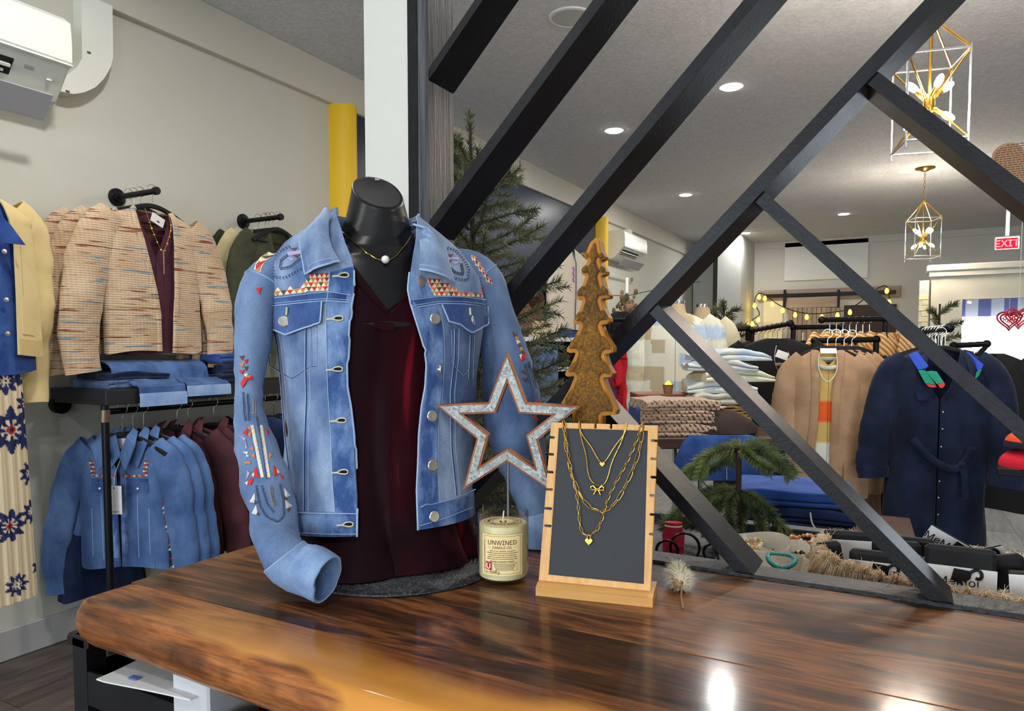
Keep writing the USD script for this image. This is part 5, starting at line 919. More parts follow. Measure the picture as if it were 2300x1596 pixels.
for y, l in ((1.78, 'the frontmost denim jacket'), (1.825, 'the second denim jacket'), (1.872, 'the third denim jacket'), (2.03, 'the first maroon jacket'), (2.085, 'the second maroon jacket'), (2.22, 'the last maroon jacket'), (2.5, 'the first navy shirt'), (2.58, 'the second navy shirt'), (2.68, 'the third navy shirt')): rail_hanger(y, f'black velvet hanger holding {l}', J0-.1)
# second pair hung low at the wall: dark denim seen below the front jacket
lp = garment('ripped_jeans', 'dark ripped jeans hanging low behind the front denim jacket', 'jeans', (-3.0, 1.80, .50), R90-.2, m_navyd, th=.004, sw=.15, nw=.12, drop=.03, hw=.17, L=.3, b=.04, seed=19, sleeves=False)

# ================================================================== AIR CONDITIONER AND DUCT
def aircon(name, label, loc, w, det=True):
    ac = Thing(name, label, 'air conditioner', loc=loc); p = [(0, .0), (0, .30), (.05, .325), (.20, .325), (.235, .30), (.242, .22), (.240, .145), (.228, .135), (.205, .12), (.12, .02), (.08, 0)]   # x from the wall, z
    ring = np.array([[(x, y, z) for x, z in p] for y in (-w, -.006, 0)]); ring[2] = ring[2]*[1, 1, 1]; rr = ring.copy(); c = np.array([.12, 0, .17]); rr[2] = c+(rr[2]-c)*[.985, 1, .985]; ac.add('body', loft(rr), m_white, smooth=30)
    ac.add('front_panel', loft(np.array([[(x, y, z) for x, z in ((.236, .298), (.2445, .22), (.2425, .146), (.236, .146), (.238, .22), (.23, .298))] for y in (-w+.004, -.004)])), m_white, smooth=30)
    s = (.120-.205, .02-.12); f = lambda t, o=0.: (.205+s[0]*t+.76*o, .12+s[1]*t-.65*o)
    def under(y0, y1, t0, t1, o, m, nm): q = [f(t0, 0), f(t1, 0), f(t1, o), f(t0, o)]; ac.add(nm, loft(np.array([[(x, y, z) for x, z in q] for y in (y0, y1)])), m, smooth=False)
    under(-w+.06, -.19, .12, .62, .002, mat('vent_dark', (22, 22, 26), .7), 'air_outlet'); under(-w+.06, -.20, .28, .36, .016, m_white, 'vane'); under(-w+.06, -.215, .48, .55, .010, m_white, 'vane')
    under(-.15, -.115, .18, .30, .001, mat('ac_grey_print', (176, 176, 176), .6), 'display'); ac.add('button', sphere((f(.4)[0]+.003, -.055, f(.4)[1]-.003), .011, 2, (.5, 1, .5)), m_white)
    ac.add('flap', loft(np.array([[(x, y, z) for x, z in ((.235, .0), (.165, -.075), (.158, -.082), (.15, -.076), (.222, .006), (.23, .006))] for y in (-w+.03, -.075)])), mat('ac_flap_silver', (166, 166, 170), .3, spec=.6), 'grey air deflector flap', smooth=False)
    ac.add('trim_line', loft(np.array([[(x, y, z) for x, z in ((.2450, .138), (.2450, .132), (.23, .130), (.23, .14))] for y in (-w, -.002)])), m_white, smooth=False)
    return ac
aircon('air_conditioner', 'white wall air conditioner at the upper left corner', (WX, 1.675, 2.215), .9)
dc = Thing('duct_cover', 'white curved pipe cover beside the upper left air conditioner', 'duct cover', loc=(WX, 1.80, 2.2))
DP = [atx(a, b, -3.06)[1:] for a, b in ((183, -10), (252, -10), (254, 128), (248, 152), (234, 176), (214, 196), (188, 208), (165, 211), (136, 205), (150, 168), (172, 152), (184, 130))]
poly = Polygon([(y-1.80, z-2.2) for y, z in DP]).intersection(shapely.box(-1, -1, 1, .534)); m_ = extr(poly, 0, .065); dc.add('cover', (np.c_[.066-m_[0][:, 1], m_[0][:, 0], m_[0][:, 2]], m_[1]), m_white, smooth=25)
for a, b in ((200, 118), (152, 205)): q = atx(a, b, -3.058); dc.add('clip', T(box((0, 0, 0), (.006, .016, .008), .002), q-np.array([WX, 1.80, 2.2])), mat('clip_grey', (90, 90, 88), .5))
# white box leg and papers under the table
wp = Thing('paper_bag', 'white creased paper on the black tray under the table', 'paper', loc=(*atz(262, 1512, .80)[:2], TT-.158), rz=.1)
g = np.array([[(x, y, .062+.006*abs(math.sin(x*9+y*5))-.05*(x/.36)*(x > .2)) for x in np.linspace(0, .17, 12)] for y in np.linspace(-.03, .09, 10)]); wp.add('sheet', shell(g, .002), mat('white_paper', (214, 216, 216), .7)); wp.add('blue_print', box((.05, -.012, .067), (.016, .01, .0008), .0002), mat('blue_print', (96, 120, 190), .7))
one('counter_post', bx(-.822, -.752, .578, .66, 0, .833, .003), mat('white_panel', (198, 198, 200), .45), 'white square post under the front edge of the table', 'post')
one('counter_cabinet', bx(-.745, .9, .62, .64, 0, .73, .002), mat('grey_panel', (96, 90, 80), .6, col2=(110, 104, 92), sc=4, st=(1, 1, 8)), 'grey counter panel behind the white post under the table', 'panel')
# ================================================================== CEILING: pot lights, speaker, lanterns, exit sign
m_led = glow('led_disc', (255, 250, 240), 14); m_trimw = mat('light_trim', (225, 225, 222), .4)
PL = Thing('recessed_light', 'round recessed ceiling light nearest the lattice, left of the large lantern', 'ceiling light', loc=(*POTS[0], CEIL), group='recessed ceiling lights')
PL.add('trim_ring', T(lathe([(.062, -.004), (.078, -.004), (.080, 0), (.062, 0), (.062, -.004)], 32), (0, 0, 0)), m_trimw); PL.add('lens', T(lathe([(.0001, -.012), (.061, -.010), (.063, -.001), (.0001, -.001)], 32), (0, 0, 0)), m_led)
for (x, y), lab in zip(POTS[1:5], ('far recessed ceiling light near the left wall beyond the navy panel', 'far recessed ceiling light in the middle of the room', 'far recessed ceiling light above the hanging plaid sweater', 'far recessed ceiling light near the exit sign')): PL.dup((x, y, CEIL), 0, lab)
for x, y in POTS[5:]: PL.dup((x, y, CEIL), 0, 'recessed ceiling light outside the picture', 'recessed ceiling lights around the room')
sk_ = Thing('ceiling_speaker', 'round white ceiling speaker between two diagonal lattice boards', 'speaker', loc=(-1.56, 3.47, CEIL)); sk_.add('grille', lathe([(.0001, -.006), (.100, -.006), (.100, 0), (.0001, 0)], 40), mat('speaker_grille', (178, 180, 178), .6, bump=.3, bsc=600)); sk_.add('rim', lathe([(.1, -.008), (.114, -.006), (.117, 0), (.1, 0), (.1, -.008)], 40), m_trimw)
m_silver = mat('satin_silver', (206, 206, 206), .25, metal=1.); m_brass = mat('lantern_brass', (204, 158, 70), .25, metal=1.); m_bulb = glow('bulb_light', (255, 240, 222), 190)
LN = Thing('lantern_pendant', 'large silver cage lantern with brass sputnik bulbs, nearest the camera', 'pendant lamp', loc=(*atD(2088, 205, 3.05)[:2], 2.115), rz=.25, group='cage lantern pendants')
S, H, rt = .116, .36, .0036
for sx, sy in ((-1, -1), (1, -1), (1, 1), (-1, 1)):
    LN.add('post', bx(sx*S-rt, sx*S+rt, sy*S-rt, sy*S+rt, -.03, H+.015, .001), m_silver)
    LN.add('arm', tube([(sx*S, sy*S, H), (sx*.012, sy*.012, H+.16)], .0052, 8), m_brass); LN.add('brace', tube([(sx*S, sy*S, H), (sx*.02, sy*.02, H*.55)], .0045, 8), m_brass); LN.add('brace', tube([(sx*S, sy*S, .0), (sx*.02, sy*.02, H*.42)], .0045, 8), m_brass)
for z in (0, H):
    for i in range(4):
        c, s = (0, S*(-1)**(i//2)) if i % 2 == 0 else (S*(-1)**(i//2), 0), (2*S, rt*2) if i % 2 == 0 else (rt*2, 2*S); LN.add('cage_bar', bx(c[0]-s[0]/2, c[0]+s[0]/2, c[1]-s[1]/2, c[1]+s[1]/2, z-rt, z+rt, .001), m_silver)
LN.add('stem', tube([(0, 0, H*.5), (0, 0, H+.17)], .007, 10), m_brass); LN.add('hub', lathe([(.0001, H*.38), (.02, H*.4), (.024, H*.46), (.024, H*.54), (.02, H*.6), (.0001, H*.62)], 18), m_brass); LN.add('finial', sphere((0, 0, H+.165), .013, 2), m_brass)
for k in range(8):
    a = k*math.pi/2+(math.pi/4 if k > 3 else 0)+.2; up = 1 if k < 4 else -1; d = np.array([math.cos(a)*.8, math.sin(a)*.8, up*.62]); d /= np.linalg.norm(d); o = np.array([0, 0, H*(.53 if up > 0 else .46)])
    p = LN.add('socket', tube([o+d*.02, o+d*.07], .009, 10), m_brass); L = np.linspace(0, 1, 9); LN.add('bulb', tube(o+d*(.07+.055*L[:, None]), .015*np.sqrt(np.maximum(.03, 1-(2*L-.8)**2/1.5))*np.where(L > .95, .3, 1), 12), m_bulb, parent=p)
zc = CEIL-2.115
for k in range(int((zc-H-.19)/.028)): c = np.array([0, 0, H+.185+k*.028]); m = np.array([1, 0, 0]) if k % 2 else np.array([0, 1, 0]); a = ang_pts(10); LN.add('chain_link', tube(c+np.array([0, 0, 1])*np.cos(a)[:, None]*.017+m*np.sin(a)[:, None]*.008, .002, 5, closed=True), m_brass)
LN.add('canopy', lathe([(.0001, zc-.03), (.03, zc-.03), (.05, zc-.012), (.085, zc-.008), (.088, zc), (.0001, zc)], 32), m_brass)
LN.dup((.129, 7.94, 2.115), .35, 'smaller looking far silver cage lantern hanging from a brass ceiling disc')
ex_ = atD(2262, 546, 8.6); xs_ = Thing('exit_sign', 'lit red EXIT sign in a pale housing', 'exit sign', loc=ex_, rz=face(ex_)+.1); xs_.add('housing', box((0, .03, 0), (.25, .06, .16), .008), m_trimw); xs_.add('face', box((0, -.002, 0), (.215, .006, .12), .003), glow('exit_face', (200, 30, 50), .9)); xs_.add('lettering', T(text('EXIT', .078, .004, True), (0, -.004, -.039)), glow('exit_letters', (255, 96, 104), 2.2)); xs_.add('mount', bx(-.02, .02, .01, .05, .09, CEIL-ex_[2]), m_trimw)

# ================================================================== FAR WALL: jogs, barn door, string lights, partition with mirror
def onfar(px, py, y=FARY): return aty(px, py, y)
def farbox(name, x0, y0, x1, y1, d0, d1, m, lab=None, Y=FARY):
    a, b = aty(x0, (y0+y1)/2, Y-d0), aty(x1, (y0+y1)/2, Y-d0); za, zb = aty((x0+x1)/2, y1, Y-d0)[2], aty((x0+x1)/2, y0, Y-d0)[2]; return bx(a[0], b[0], Y-d0, Y-d1, max(za, 0), zb, .004)
struct('wall_jog', bx(-2.55, -2.2, 11.2, 12.3, 0, CEIL), m_wall2, 'boxed-out corner of the far wall'); struct('wall_jog', bx(WX+.02, -2.78, 11.9, 12.3, 0, 2.9), m_wall2, 'narrow column in the far left corner')
one('wall_access_panel', farbox('p', 1762, 540, 1950, 627, .03, .0, None), mat('panel_white', (204, 206, 202), .6), 'white flat panel high on the far wall', 'panel')
m_barn = mat('barn_wood', (128, 112, 100), .7, col2=(150, 136, 124), sc=3, st=(9, 9, .6), rnd=.12); m_barnh = mat('barn_wood_rail', (140, 122, 108), .7, col2=(156, 140, 126), sc=3, st=(.6, 9, 9))
bd = Thing('barn_door', 'sliding barn door of grey-brown planks on a black rail on the far wall', 'sliding door', loc=(0, FARY, 0))
def fb(x0, y0, x1, y1, d0, d1): v, f = farbox('', x0, y0, x1, y1, d0, d1, None); return v-np.array([0, FARY, 0]), f
bd.add('header_board', fb(1702, 647, 2022, 671, .05, .0), m_barnh); bd.add('rail', fb(1716, 656, 2012, 664, .10, .075), m_blackmetal); bd.add('top_board', fb(1768, 666, 1886, 690, .085, .05), m_barnh)
for i in range(11): bd.add('plank', fb(1768+i*10.7, 690, 1778+i*10.7, 930, .075, .045), m_barn, smooth=False)
for x in (1762, 1883): bd.add('hanger_strap', fb(x-2.5, 650, x+3, 690, .115, .085), m_blackmetal)
one('doorway', farbox('d', 1893, 684, 2010, 930, .020, .002, None), mat('dark_doorway', (58, 48, 44), .8), 'dark brown open doorway right of the barn door', 'doorway'); one('side_door', farbox('d', 1712, 674, 1756, 930, .03, .002, None), mat('cream_door', (214, 208, 182), .6), 'pale cream door left of the barn door', 'door')
m_str = glow('string_bulb', (255, 206, 50), 5.); m_wire = mat('string_wire', (30, 30, 28), .7)
SLT = Thing('string_lights', 'string of warm yellow bulbs draped across the barn door', 'string lights', loc=(0, FARY-.45, 0))
A = [(1690, 742), (1703, 739), (1690, 726), (1703, 717), (1695, 685), (1705, 666), (1718, 669), (1735, 682), (1758, 696), (1786, 706), (1812, 711), (1846, 711), (1881, 707), (1909, 700), (1992, 652), (1997, 678)]
Q = np.array([aty(a, b, FARY-.45)-np.array([0, FARY-.45, 0]) for a, b in A]); SLT.add('wire', tube(spline(Q+[0, 0, .05], 80), .008, 5), m_wire)
for q in Q: SLT.add('bulb', T(lathe([(.0001, -.05), (.024, -.035), (.03, -.01), (.02, .02), (.012, .035), (.0001, .036)], 12), q), m_str)
PY = 8.2; PX0 = aty(2092, 620, PY)[0]; pz = aty(2092, 606, PY)[2]
struct('wall_partition', bx(PX0, RX, PY, PY+.35, 0, pz), mat('partition_paint', (196, 192, 174), .7), 'cream partition wall on the right'); struct('trim_3', bx(PX0-.04, RX, PY-.05, PY+.4, pz-.02, pz+.045, .01), m_trim); struct('trim_4', bx(PX0-.02, RX, PY-.03, PY, pz-.07, pz-.02, .004), m_trim)
bk = Thing('brick_pillar', 'slim pillar of pale lit bricks at the end of the partition', 'brick pillar', loc=(PX0-.1, PY, 0)); m_brick = mat('pale_brick', (214, 204, 158), .8, rnd=.12)
bk.add('core', bx(.0, .085, .004, .3, 0, pz-.1), m_wall2)
for i in range(26): bk.add('brick', bx(-.002+(.0 if i % 2 else .03), .083, 0, .02, .35+i*.055, .35+i*.055+.048, .003), m_brick, smooth=False)
mr = Thing('wall_mirror', 'large frameless mirror on the partition reflecting the shop front', 'mirror', loc=(0, PY, 0)); a, b = aty(2161, 672, PY), aty(2161, 930, PY)
mr.add('glass', bx(a[0], 5.2, -.016, -.002, max(b[2], .25), a[2], .003), mat('mirror_silver', (236, 238, 240), .01, metal=1.), smooth=False)
for z in (a[2]-.03, ): mr.add('clip', T(lathe([(.0001, 0), (.018, 0), (.018, .006), (.0001, .008)], 14), (a[0]+.06, -.016, z), rx=R90), m_silver)
hp = aty(2288, 712, PY-.35); hw_ = Thing('wire_heart', 'red glitter wire heart added in place of its reflection in the mirror', 'heart ornament', loc=hp)  # solid heart and cord added to stand in for a heart reflected in the mirror
for s in (1., .72): hw_.add('wire_loop', tube(np.array([(x, 0, z) for x, z in np.array(heart(.2*s).exterior.coords)[:-1]]), .008, 6, closed=True), mat('red_glitter', (190, 30, 50), .4, metal=.4))
for k in range(7): hw_.add('filigree', tube(np.array([(.012*math.cos(t)-.054+k*.018, 0, .013*math.sin(t)+.018*math.sin(k*1.7)) for t in ang_pts(10)]), .005, 5, closed=True), mat('red_glitter', (190, 30, 50), .4, metal=.4))
hw_.add('cord', tube([(0, 0, .06), (0, 0, CEIL-hp[2])], .003, 5), m_white)
# striped awning outside the shop window, seen in the mirror
aw = Thing('window_awning', 'blue and white striped awning outside the shop window, seen in the mirror', 'awning', loc=(3.6, FRONTY-.2, 2.0))
for i in range(24): aw.add('stripe', bx(-3.1+i*.26, -2.84+i*.26, -.01, .0, .0, .62, .002), mat(f'awning_{i % 2}', ((120, 124, 176), (228, 228, 236))[i % 2], .8), smooth=False)
# kraft paper heart hanging by the lattice
kp = atD(2300, 362, 1.75); kh = Thing('paper_heart', 'brown kraft paper heart printed with rows of type at the right edge', 'paper heart', loc=kp, rz=face(kp)); hpz = heart(.135)
kh.add('paper', slab(hpz, -.001, .001, .0003), mat('kraft_paper', (168, 128, 96), .8), smooth=False)
rngk = random.Random(3); ln_ = []
for r in range(22):
    z = .055-r*.0055; ch = LineString([(-.08, z), (.08, z)]).intersection(hpz.buffer(-.006))
    if ch.is_empty: continue
    x0, _, x1, _ = ch.bounds; x = x0
    while x < x1-.008: w = rngk.uniform(.004, .011); ln_.append(box(((x+min(x+w, x1))/2, -.0012, z), (min(w, x1-x), .0004, .0021), .0001)); x += w+.0022
kh.add('printed_rows', J(*ln_), mat('kraft_print', (96, 66, 48), .8), kind='stuff'); kh.add('string', tube([(0, 0, .035), (0, 0, CEIL-kp[2])], .0008, 5), m_white)

# ================================================================== COUNTER BEHIND THE LATTICE: pine, bowls, fur basket, tights
CZ = .80
ct = Thing('display_counter', 'black display counter behind the lattice holding bowls and the fur basket', 'counter', loc=(-.62, 1.22, CZ)); ct.add('top', bx(0, 1.40, 0, .58, -.03, 0, .003), mat('counter_black', (40, 42, 46), .5, bump=.15, bsc=60)); ct.add('back_lip', bx(0, 1.40, .56, .60, -.05, .022, .002), mat('counter_lip', (58, 62, 68), .5)); ct.add('base', bx(.02, 1.38, .02, .55, -CZ, -.03), m_frame_b)
m_bark = mat('pine_bark', (58, 38, 32), .85, bump=.3, bsc=120); m_needle = mat('pine_needle', (44, 62, 38), .5, col2=(138, 152, 84), sc=16, ramp=(.38, .68)); m_needled = mat('pine_needle_dark', (52, 68, 44), .5, col2=(120, 118, 78), sc=9, ramp=(.35, .7))
def branch_needles(P, n, ln, rng, spread=.75, droop=0.):
    d = np.r_[0, np.cumsum(np.linalg.norm(np.diff(P, axis=0), axis=1))]; s = rng.random(n)*d[-1]; c = np.stack([np.interp(s, d, P[:, k]) for k in range(3)], 1); g = np.gradient(P, axis=0); g /= np.linalg.norm(g, axis=1, keepdims=True); t = np.stack([np.interp(s, d, g[:, k]) for k in range(3)], 1)
    r = rng.normal(0, 1, (n, 3)); r -= t*(r*t).sum(1, keepdims=True); r /= np.linalg.norm(r, axis=1, keepdims=True); v = t*(1-spread*.55)+r*spread; v /= np.linalg.norm(v, axis=1, keepdims=True); v *= ln*rng.uniform(.7, 1.15, (n, 1))
    return c, v[:, None]*np.array([0, .55, 1.])[None, :, None]
pn0 = atz(1657, 1285, CZ); pn0 = np.array([*(CAM+ray(1657, 1285)*1.62)[:2], CZ])
pn = Thing('tabletop_pine', 'small sparse green pine with drooping branches behind the lattice', 'artificial pine', loc=pn0, rz=face(pn0)); tz = lambda py: pn.px(1657, py)[2]
pn.add('trunk', tube([(0, 0, .0), (-.001, 0, tz(1130)), (-.002, 0, tz(1004))], [.007, .006, .0065], 10), m_bark); pn.add('base', lathe([(.0001, 0), (.05, 0), (.05, .012), (.012, .02), (.0001, .02)], 20), m_bark)
rg = np.random.default_rng(11); NP, ND = [], []
for z0, tips in ((1004, [((1600, 1015), (1545, 1060), -.01), ((1590, 1030), (1572, 1075), -.06), ((1580, 1060), (1520, 1065), .06), ((1700, 1005), (1785, 1062), .03), ((1690, 1030), (1730, 1058), -.07), ((1710, 998), (1760, 1030), .08), ((1740, 1030), (1775, 1072), -.02), ((1650, 1000), (1640, 1040), .07)]), (1098, [((1580, 1105), (1488, 1190), -.03), ((1605, 1140), (1590, 1200), -.05), ((1640, 1130), (1650, 1205), -.08), ((1670, 1120), (1660, 1190), .04), ((1710, 1130), (1795, 1245), -.06), ((1690, 1130), (1712, 1185), -.03), ((1730, 1160), (1768, 1235), .02), ((1640, 1110), (1600, 1150), .07), ((1560, 1130), (1515, 1160), .05), ((1600, 1110), (1545, 1140), -.06)]), (1190, [((1640, 1215), (1600, 1250), -.04), ((1630, 1220), (1622, 1262), -.06), ((1560, 1180), (1490, 1168), .03), ((1600, 1200), (1640, 1245), -.05)])):
    for m, e, y in tips:
        P = spline([(-.001, 0, tz(z0)), pn.px(*m, y*.6), pn.px(*e, y)], 14); pn.add('branch', tube(P, np.linspace(.0026, .0010, 14), 6), m_bark)
        c, v = branch_needles(P[1:], int(420+160*np.linalg.norm(P[-1]-P[0])/.1), .021, rg); NP.append(c); ND.append(v)
bristles('needles', pn, np.vstack(NP), np.vstack(ND), .0017, m_needle)
# bowls with bracelets
m_ceram = mat('cream_ceramic', (226, 218, 202), .22, coat=.4)
def bowl(name, label, c, r, h, rz=0., sx=1.):
    t = Thing(name, label, 'bowl', loc=c, rz=rz); m = lathe([(.0001, .004), (r*.55, .004), (r*.9, h*.5), (r*.985, h-.002), (r, h), (r*1.03, h-.003), (r*.96, h*.45), (r*.6, 0), (.0001, 0)], 40); v = m[0]*np.array([sx, 1, 1]); v[:, 2] += .006*np.sin(np.arctan2(v[:, 1], v[:, 0])*2)*(v[:, 2]/h)**2; t.add('bowl_body', (v, m[1]), m_ceram, smooth=50); return t
def bowl_at(px, py, h): return np.array([*atz(px, py, CZ+h)[:2], CZ])
b1, b2, b3 = bowl_at(1693, 1205, .095), bowl_at(1756, 1220, .08), bowl_at(1728, 1254, .068)
bowl('bracelet_bowl', 'tallest cream bowl behind the others beside the small pine', b1, .064, .09, 0); bowl('bracelet_bowl', 'middle cream bowl of small beads behind the front bowl', b2, .05, .075); B3 = bowl('bracelet_bowl', 'front cream bowl holding a turquoise bead bracelet', b3, .056, .064, face(b3), 1.3)
m_teal = mat('turquoise_bead', (44, 138, 132), .4, coat=.2)
bl = Thing('bead_bracelet', 'turquoise bead bracelet draped over the front bowl rim', 'bracelet', loc=b3, rz=face(b3)); Cq = [B3.px(a, b, y) for a, b, y in ((1727, 1243, -.045), (1726, 1255, -.072), (1738, 1268, -.088), (1755, 1275, -.094), (1770, 1272, -.090), (1785, 1262, -.078), (1780, 1250, -.055), (1760, 1245, -.035), (1742, 1243, -.035))]; Cq = spline(Cq+[Cq[0]], 40)
Cq = resample(Cq, 31)
for i in range(30): q = Cq[i]; bl.add('bead', sphere((q[0], q[1], max(q[2], .012)), .0046 if 3 < i < 20 else .0034, 1), m_teal, smooth=60)
rb = random.Random(5)
for k, (c, nm, lab, R_, px, py) in enumerate((((92, 124, 60), 'bead_bracelet', 'green and cream bead bracelet inside the front bowl', .022, 1713, 1236), ((214, 120, 60), 'bead_bracelet', 'orange bead bracelet in the middle bowl', .025, 1752, 1216), ((200, 160, 80), 'bead_bracelet', 'gold thread bracelet in the tallest bowl', .02, 1684, 1218), ((176, 40, 44), 'bead_bracelet', 'red bead bracelet at the left of the front bowl', .018, 1690, 1228), ((210, 130, 70), 'bead_bracelet', 'gold loop bracelet between the bowls and the fur basket', .02, 1802, 1208), ((24, 24, 26), 'bead_bracelet', 'black bead bracelet at the right of the front bowl', .014, 1786, 1246))):
    z = (.058, .064, .088, .06, .07, .058)[k]; p = atz(px, py, CZ+z); t = Thing(nm, lab, 'bracelet', loc=p, group=None)
    for i in range(16): t.add('bead', sphere((R_*math.cos(i*math.pi/8), R_*math.sin(i*math.pi/8), .004*math.sin(i*math.pi/4)), .0042, 1), mat(f'bead_{k}_{i % 3}', c if i % 3 else (226, 214, 186), .4))
# fur basket
f0 = aty(2075, 1300, 1.38); fbk = Thing('fur_basket', 'long basket covered in shaggy tan faux fur holding packets of tights', 'basket', loc=(.235, 1.375, CZ)); FW, FD, FH = .35, .122, .079
a = ang_pts(720); rr = np.stack([np.sign(np.cos(a))*np.abs(np.cos(a))**.45*FW, np.sign(np.sin(a))*np.abs(np.sin(a))**.55*FD], 1); rr = resample(np.vstack([rr, rr[:1]]), 73)[:-1]
def fz(x): return .018*(np.abs(x)/FW)**3
g = np.array([np.c_[rr*(.93+.07*k), np.where(k > .8, 1, 1)*(FH*k+fz(rr[:, 0])*k)+.001] for k in (0, .5, 1.)]); m_furb = mat('fur_backing', (150, 116, 80), .95)
fbk.add('body', J(shell(g, .012, wrap=True)), m_furb); fbk.add('bottom', loft(np.array([np.c_[rr*.92, np.full(72, z)] for z in (.002, .008)])), m_furb)
rg = np.random.default_rng(21); n = 26000; u = rg.random(n)*72; i0 = u.astype(int); fr = u-i0; k = rg.random(n)**.7; base = rr[i0]*(1-fr[:, None])+rr[(i0+1) % 72]*fr[:, None]; dirn = base/np.array([FW, FD])**2*1.; dirn /= np.linalg.norm(dirn, axis=1, keepdims=True)
P = np.c_[base*(.93+.07*k[:, None])+dirn*.006, FH*k+fz(base[:, 0])*k]; ln = rg.uniform(.022, .04, n); cl_ = .5*noise(np.c_[P[:, 0]*60, P[:, 1]*60, P[:, 2]*20], 1, 4)
D0 = np.c_[dirn*(.35+.3*rg.random((n, 1))), -.8+cl_*1.2+.25*(k > .9)]; D0[:, 0] += cl_*1.4; D0 /= np.linalg.norm(D0, axis=1, keepdims=True); D0 *= ln[:, None]; t_ = np.array([0, .4, .75, 1.])[None, :, None]; DD = D0[:, None]*t_+np.array([0, 0, -.008])*t_**2; DD[..., 2] = np.maximum(DD[..., 2]+P[:, None, 2], .001)-P[:, None, 2]
m_fur = mat('tan_fur', (206, 172, 130), .6, col2=(240, 220, 186), sc=26, ramp=(.35, .68)); bristles('fur', fbk, P, DD, .0016, m_fur)
k2 = rg.random(14000)*72; i0 = k2.astype(int); base = rr[i0]; P = np.c_[base*1.0, FH+fz(base[:, 0])+.004]+rg.normal(0, .003, (14000, 3)); d_ = base/np.array([FW, FD])**2; d_ /= np.linalg.norm(d_, axis=1, keepdims=True); D0 = np.c_[d_*(.75+rg.normal(0, .35, (14000, 1)))+rg.normal(0, .25, (14000, 2)), rg.normal(-.05, .2, 14000)]; D0 = D0/np.linalg.norm(D0, axis=1, keepdims=True)*rg.uniform(.012, .02, (14000, 1)); bristles('fur', fbk, P, D0[:, None]*t_, .0011, m_fur)
# packets of tights
m_pk = mat('packet_black', (14, 14, 17), .75, bump=.1, bsc=400); m_pw = mat('packet_white', (222, 220, 216), .5); m_hk = mat('black_plastic', (10, 10, 12), .35)
def packet(lab, tl, tr_, bl_, Y, dv=.42, dD=0., txt=None, tx=.55, hook=None, roll=True, depth=.022):
    """A folded pair of tights in a white card wrapper; tl, tr_, bl_ are the pixel corners of its front."""
    A, B, C = aty(*tl, Y), aty(*tr_, Y+dD), aty(*bl_, Y); w = np.linalg.norm((B-A)[:2]); rz = math.atan2(*(B-A)[[1, 0]]); h = A[2]-C[2]; slope = math.atan2(B[2]-A[2], w)
    t = Thing('tights_packet', lab, 'packet of tights', loc=C, rz=rz, group=None); c, s = math.cos(slope), math.sin(slope)
    def R(m): v, f = m; return np.c_[v[:, 0]*c-v[:, 2]*s, v[:, 1], v[:, 0]*s+v[:, 2]*c], f
    t.add('tights', R(bx(.0, w, .002, depth, .0, h, .006 if roll else .002)), m_pk, 'black folded tights'); t.add('card', R(bx(-.001, w+.001, -.001, .002, 0, h*(1-dv), .0005)), m_pw, 'white card wrapper')
    if txt: q = t.px(*txt, -.0012); t.add('lettering', T(T(text('MeMo\u00ed', .0118, .0004, False, 1.12), ry=-slope), q-np.array([0, 0, .006])), m_inkb)
    if hook is not None:
        x = w*hook; z = h*(1-dv)*.98; o = .0 if hook < .9 else 0
        t.add('hook', R(J(extr(Polygon([(x-.014, z-.018), (x-.010, z), (x+.014, z-.002), (x+.012, z-.014), (x, z-.024)]), -.004, -.001), tube(spline([(x+.012, -.003, z-.004), (x+.022, -.003, z+.001), (x+.027, -.003, z-.006), (x+.024, -.003, z-.013), (x+.019, -.003, z-.012)], 12), .0026, 6))), m_hk, kind='stuff')
    return t
packet('tights packet at the left end of the fur basket, front row', (1845, 1222), (1906, 1216), (1848, 1320), 1.335, .42, .004, (1912, 1275))
packet('tights packet left of the lattice board with brand name on the card, front row', (1903, 1233), (2075, 1253), (1905, 1335), 1.315, .21, .0, (1977, 1283), .4, .42)
packet('largest front tights packet in the middle of the fur basket, right of the lattice board', (2074, 1222), (2236, 1240), (2074, 1370), 1.31, .28, .0, (2152, 1305), .47, .52)
packet('back row tights packet with black top edge, left part of the fur basket', (1848, 1192), (1985, 1200), (1849, 1300), 1.42, .16, .0)
packet('tights packet behind the largest one in the fur basket', (1990, 1204), (2100, 1214), (1990, 1300), 1.40, .40, .0)
packet('thin tights packet in the middle row behind the lattice board', (1958, 1212), (2070, 1222), (1958, 1300), 1.37, .5, .0)
packet('tights packet lying tilted with its white card up, standing out of the fur basket', (2072, 1167), (2180, 1229), (2050, 1240), 1.45, .02, .0, (2112, 1216), .62, .75, False, .01)
packet('white card packet poking up at the right of the fur basket', (2205, 1236), (2284, 1220), (2215, 1330), 1.41, .02, .0, None, .5, .25, False, .008)
packet('dark blue-black tights packet at the right edge, cut by the picture frame', (2246, 1252), (2330, 1246), (2246, 1370), 1.345, .62, .0)
packet('small white-carded tights packet at the lower right corner of the basket', (2280, 1288), (2345, 1292), (2272, 1375), 1.30, .03, .0, None, .5, None, False)
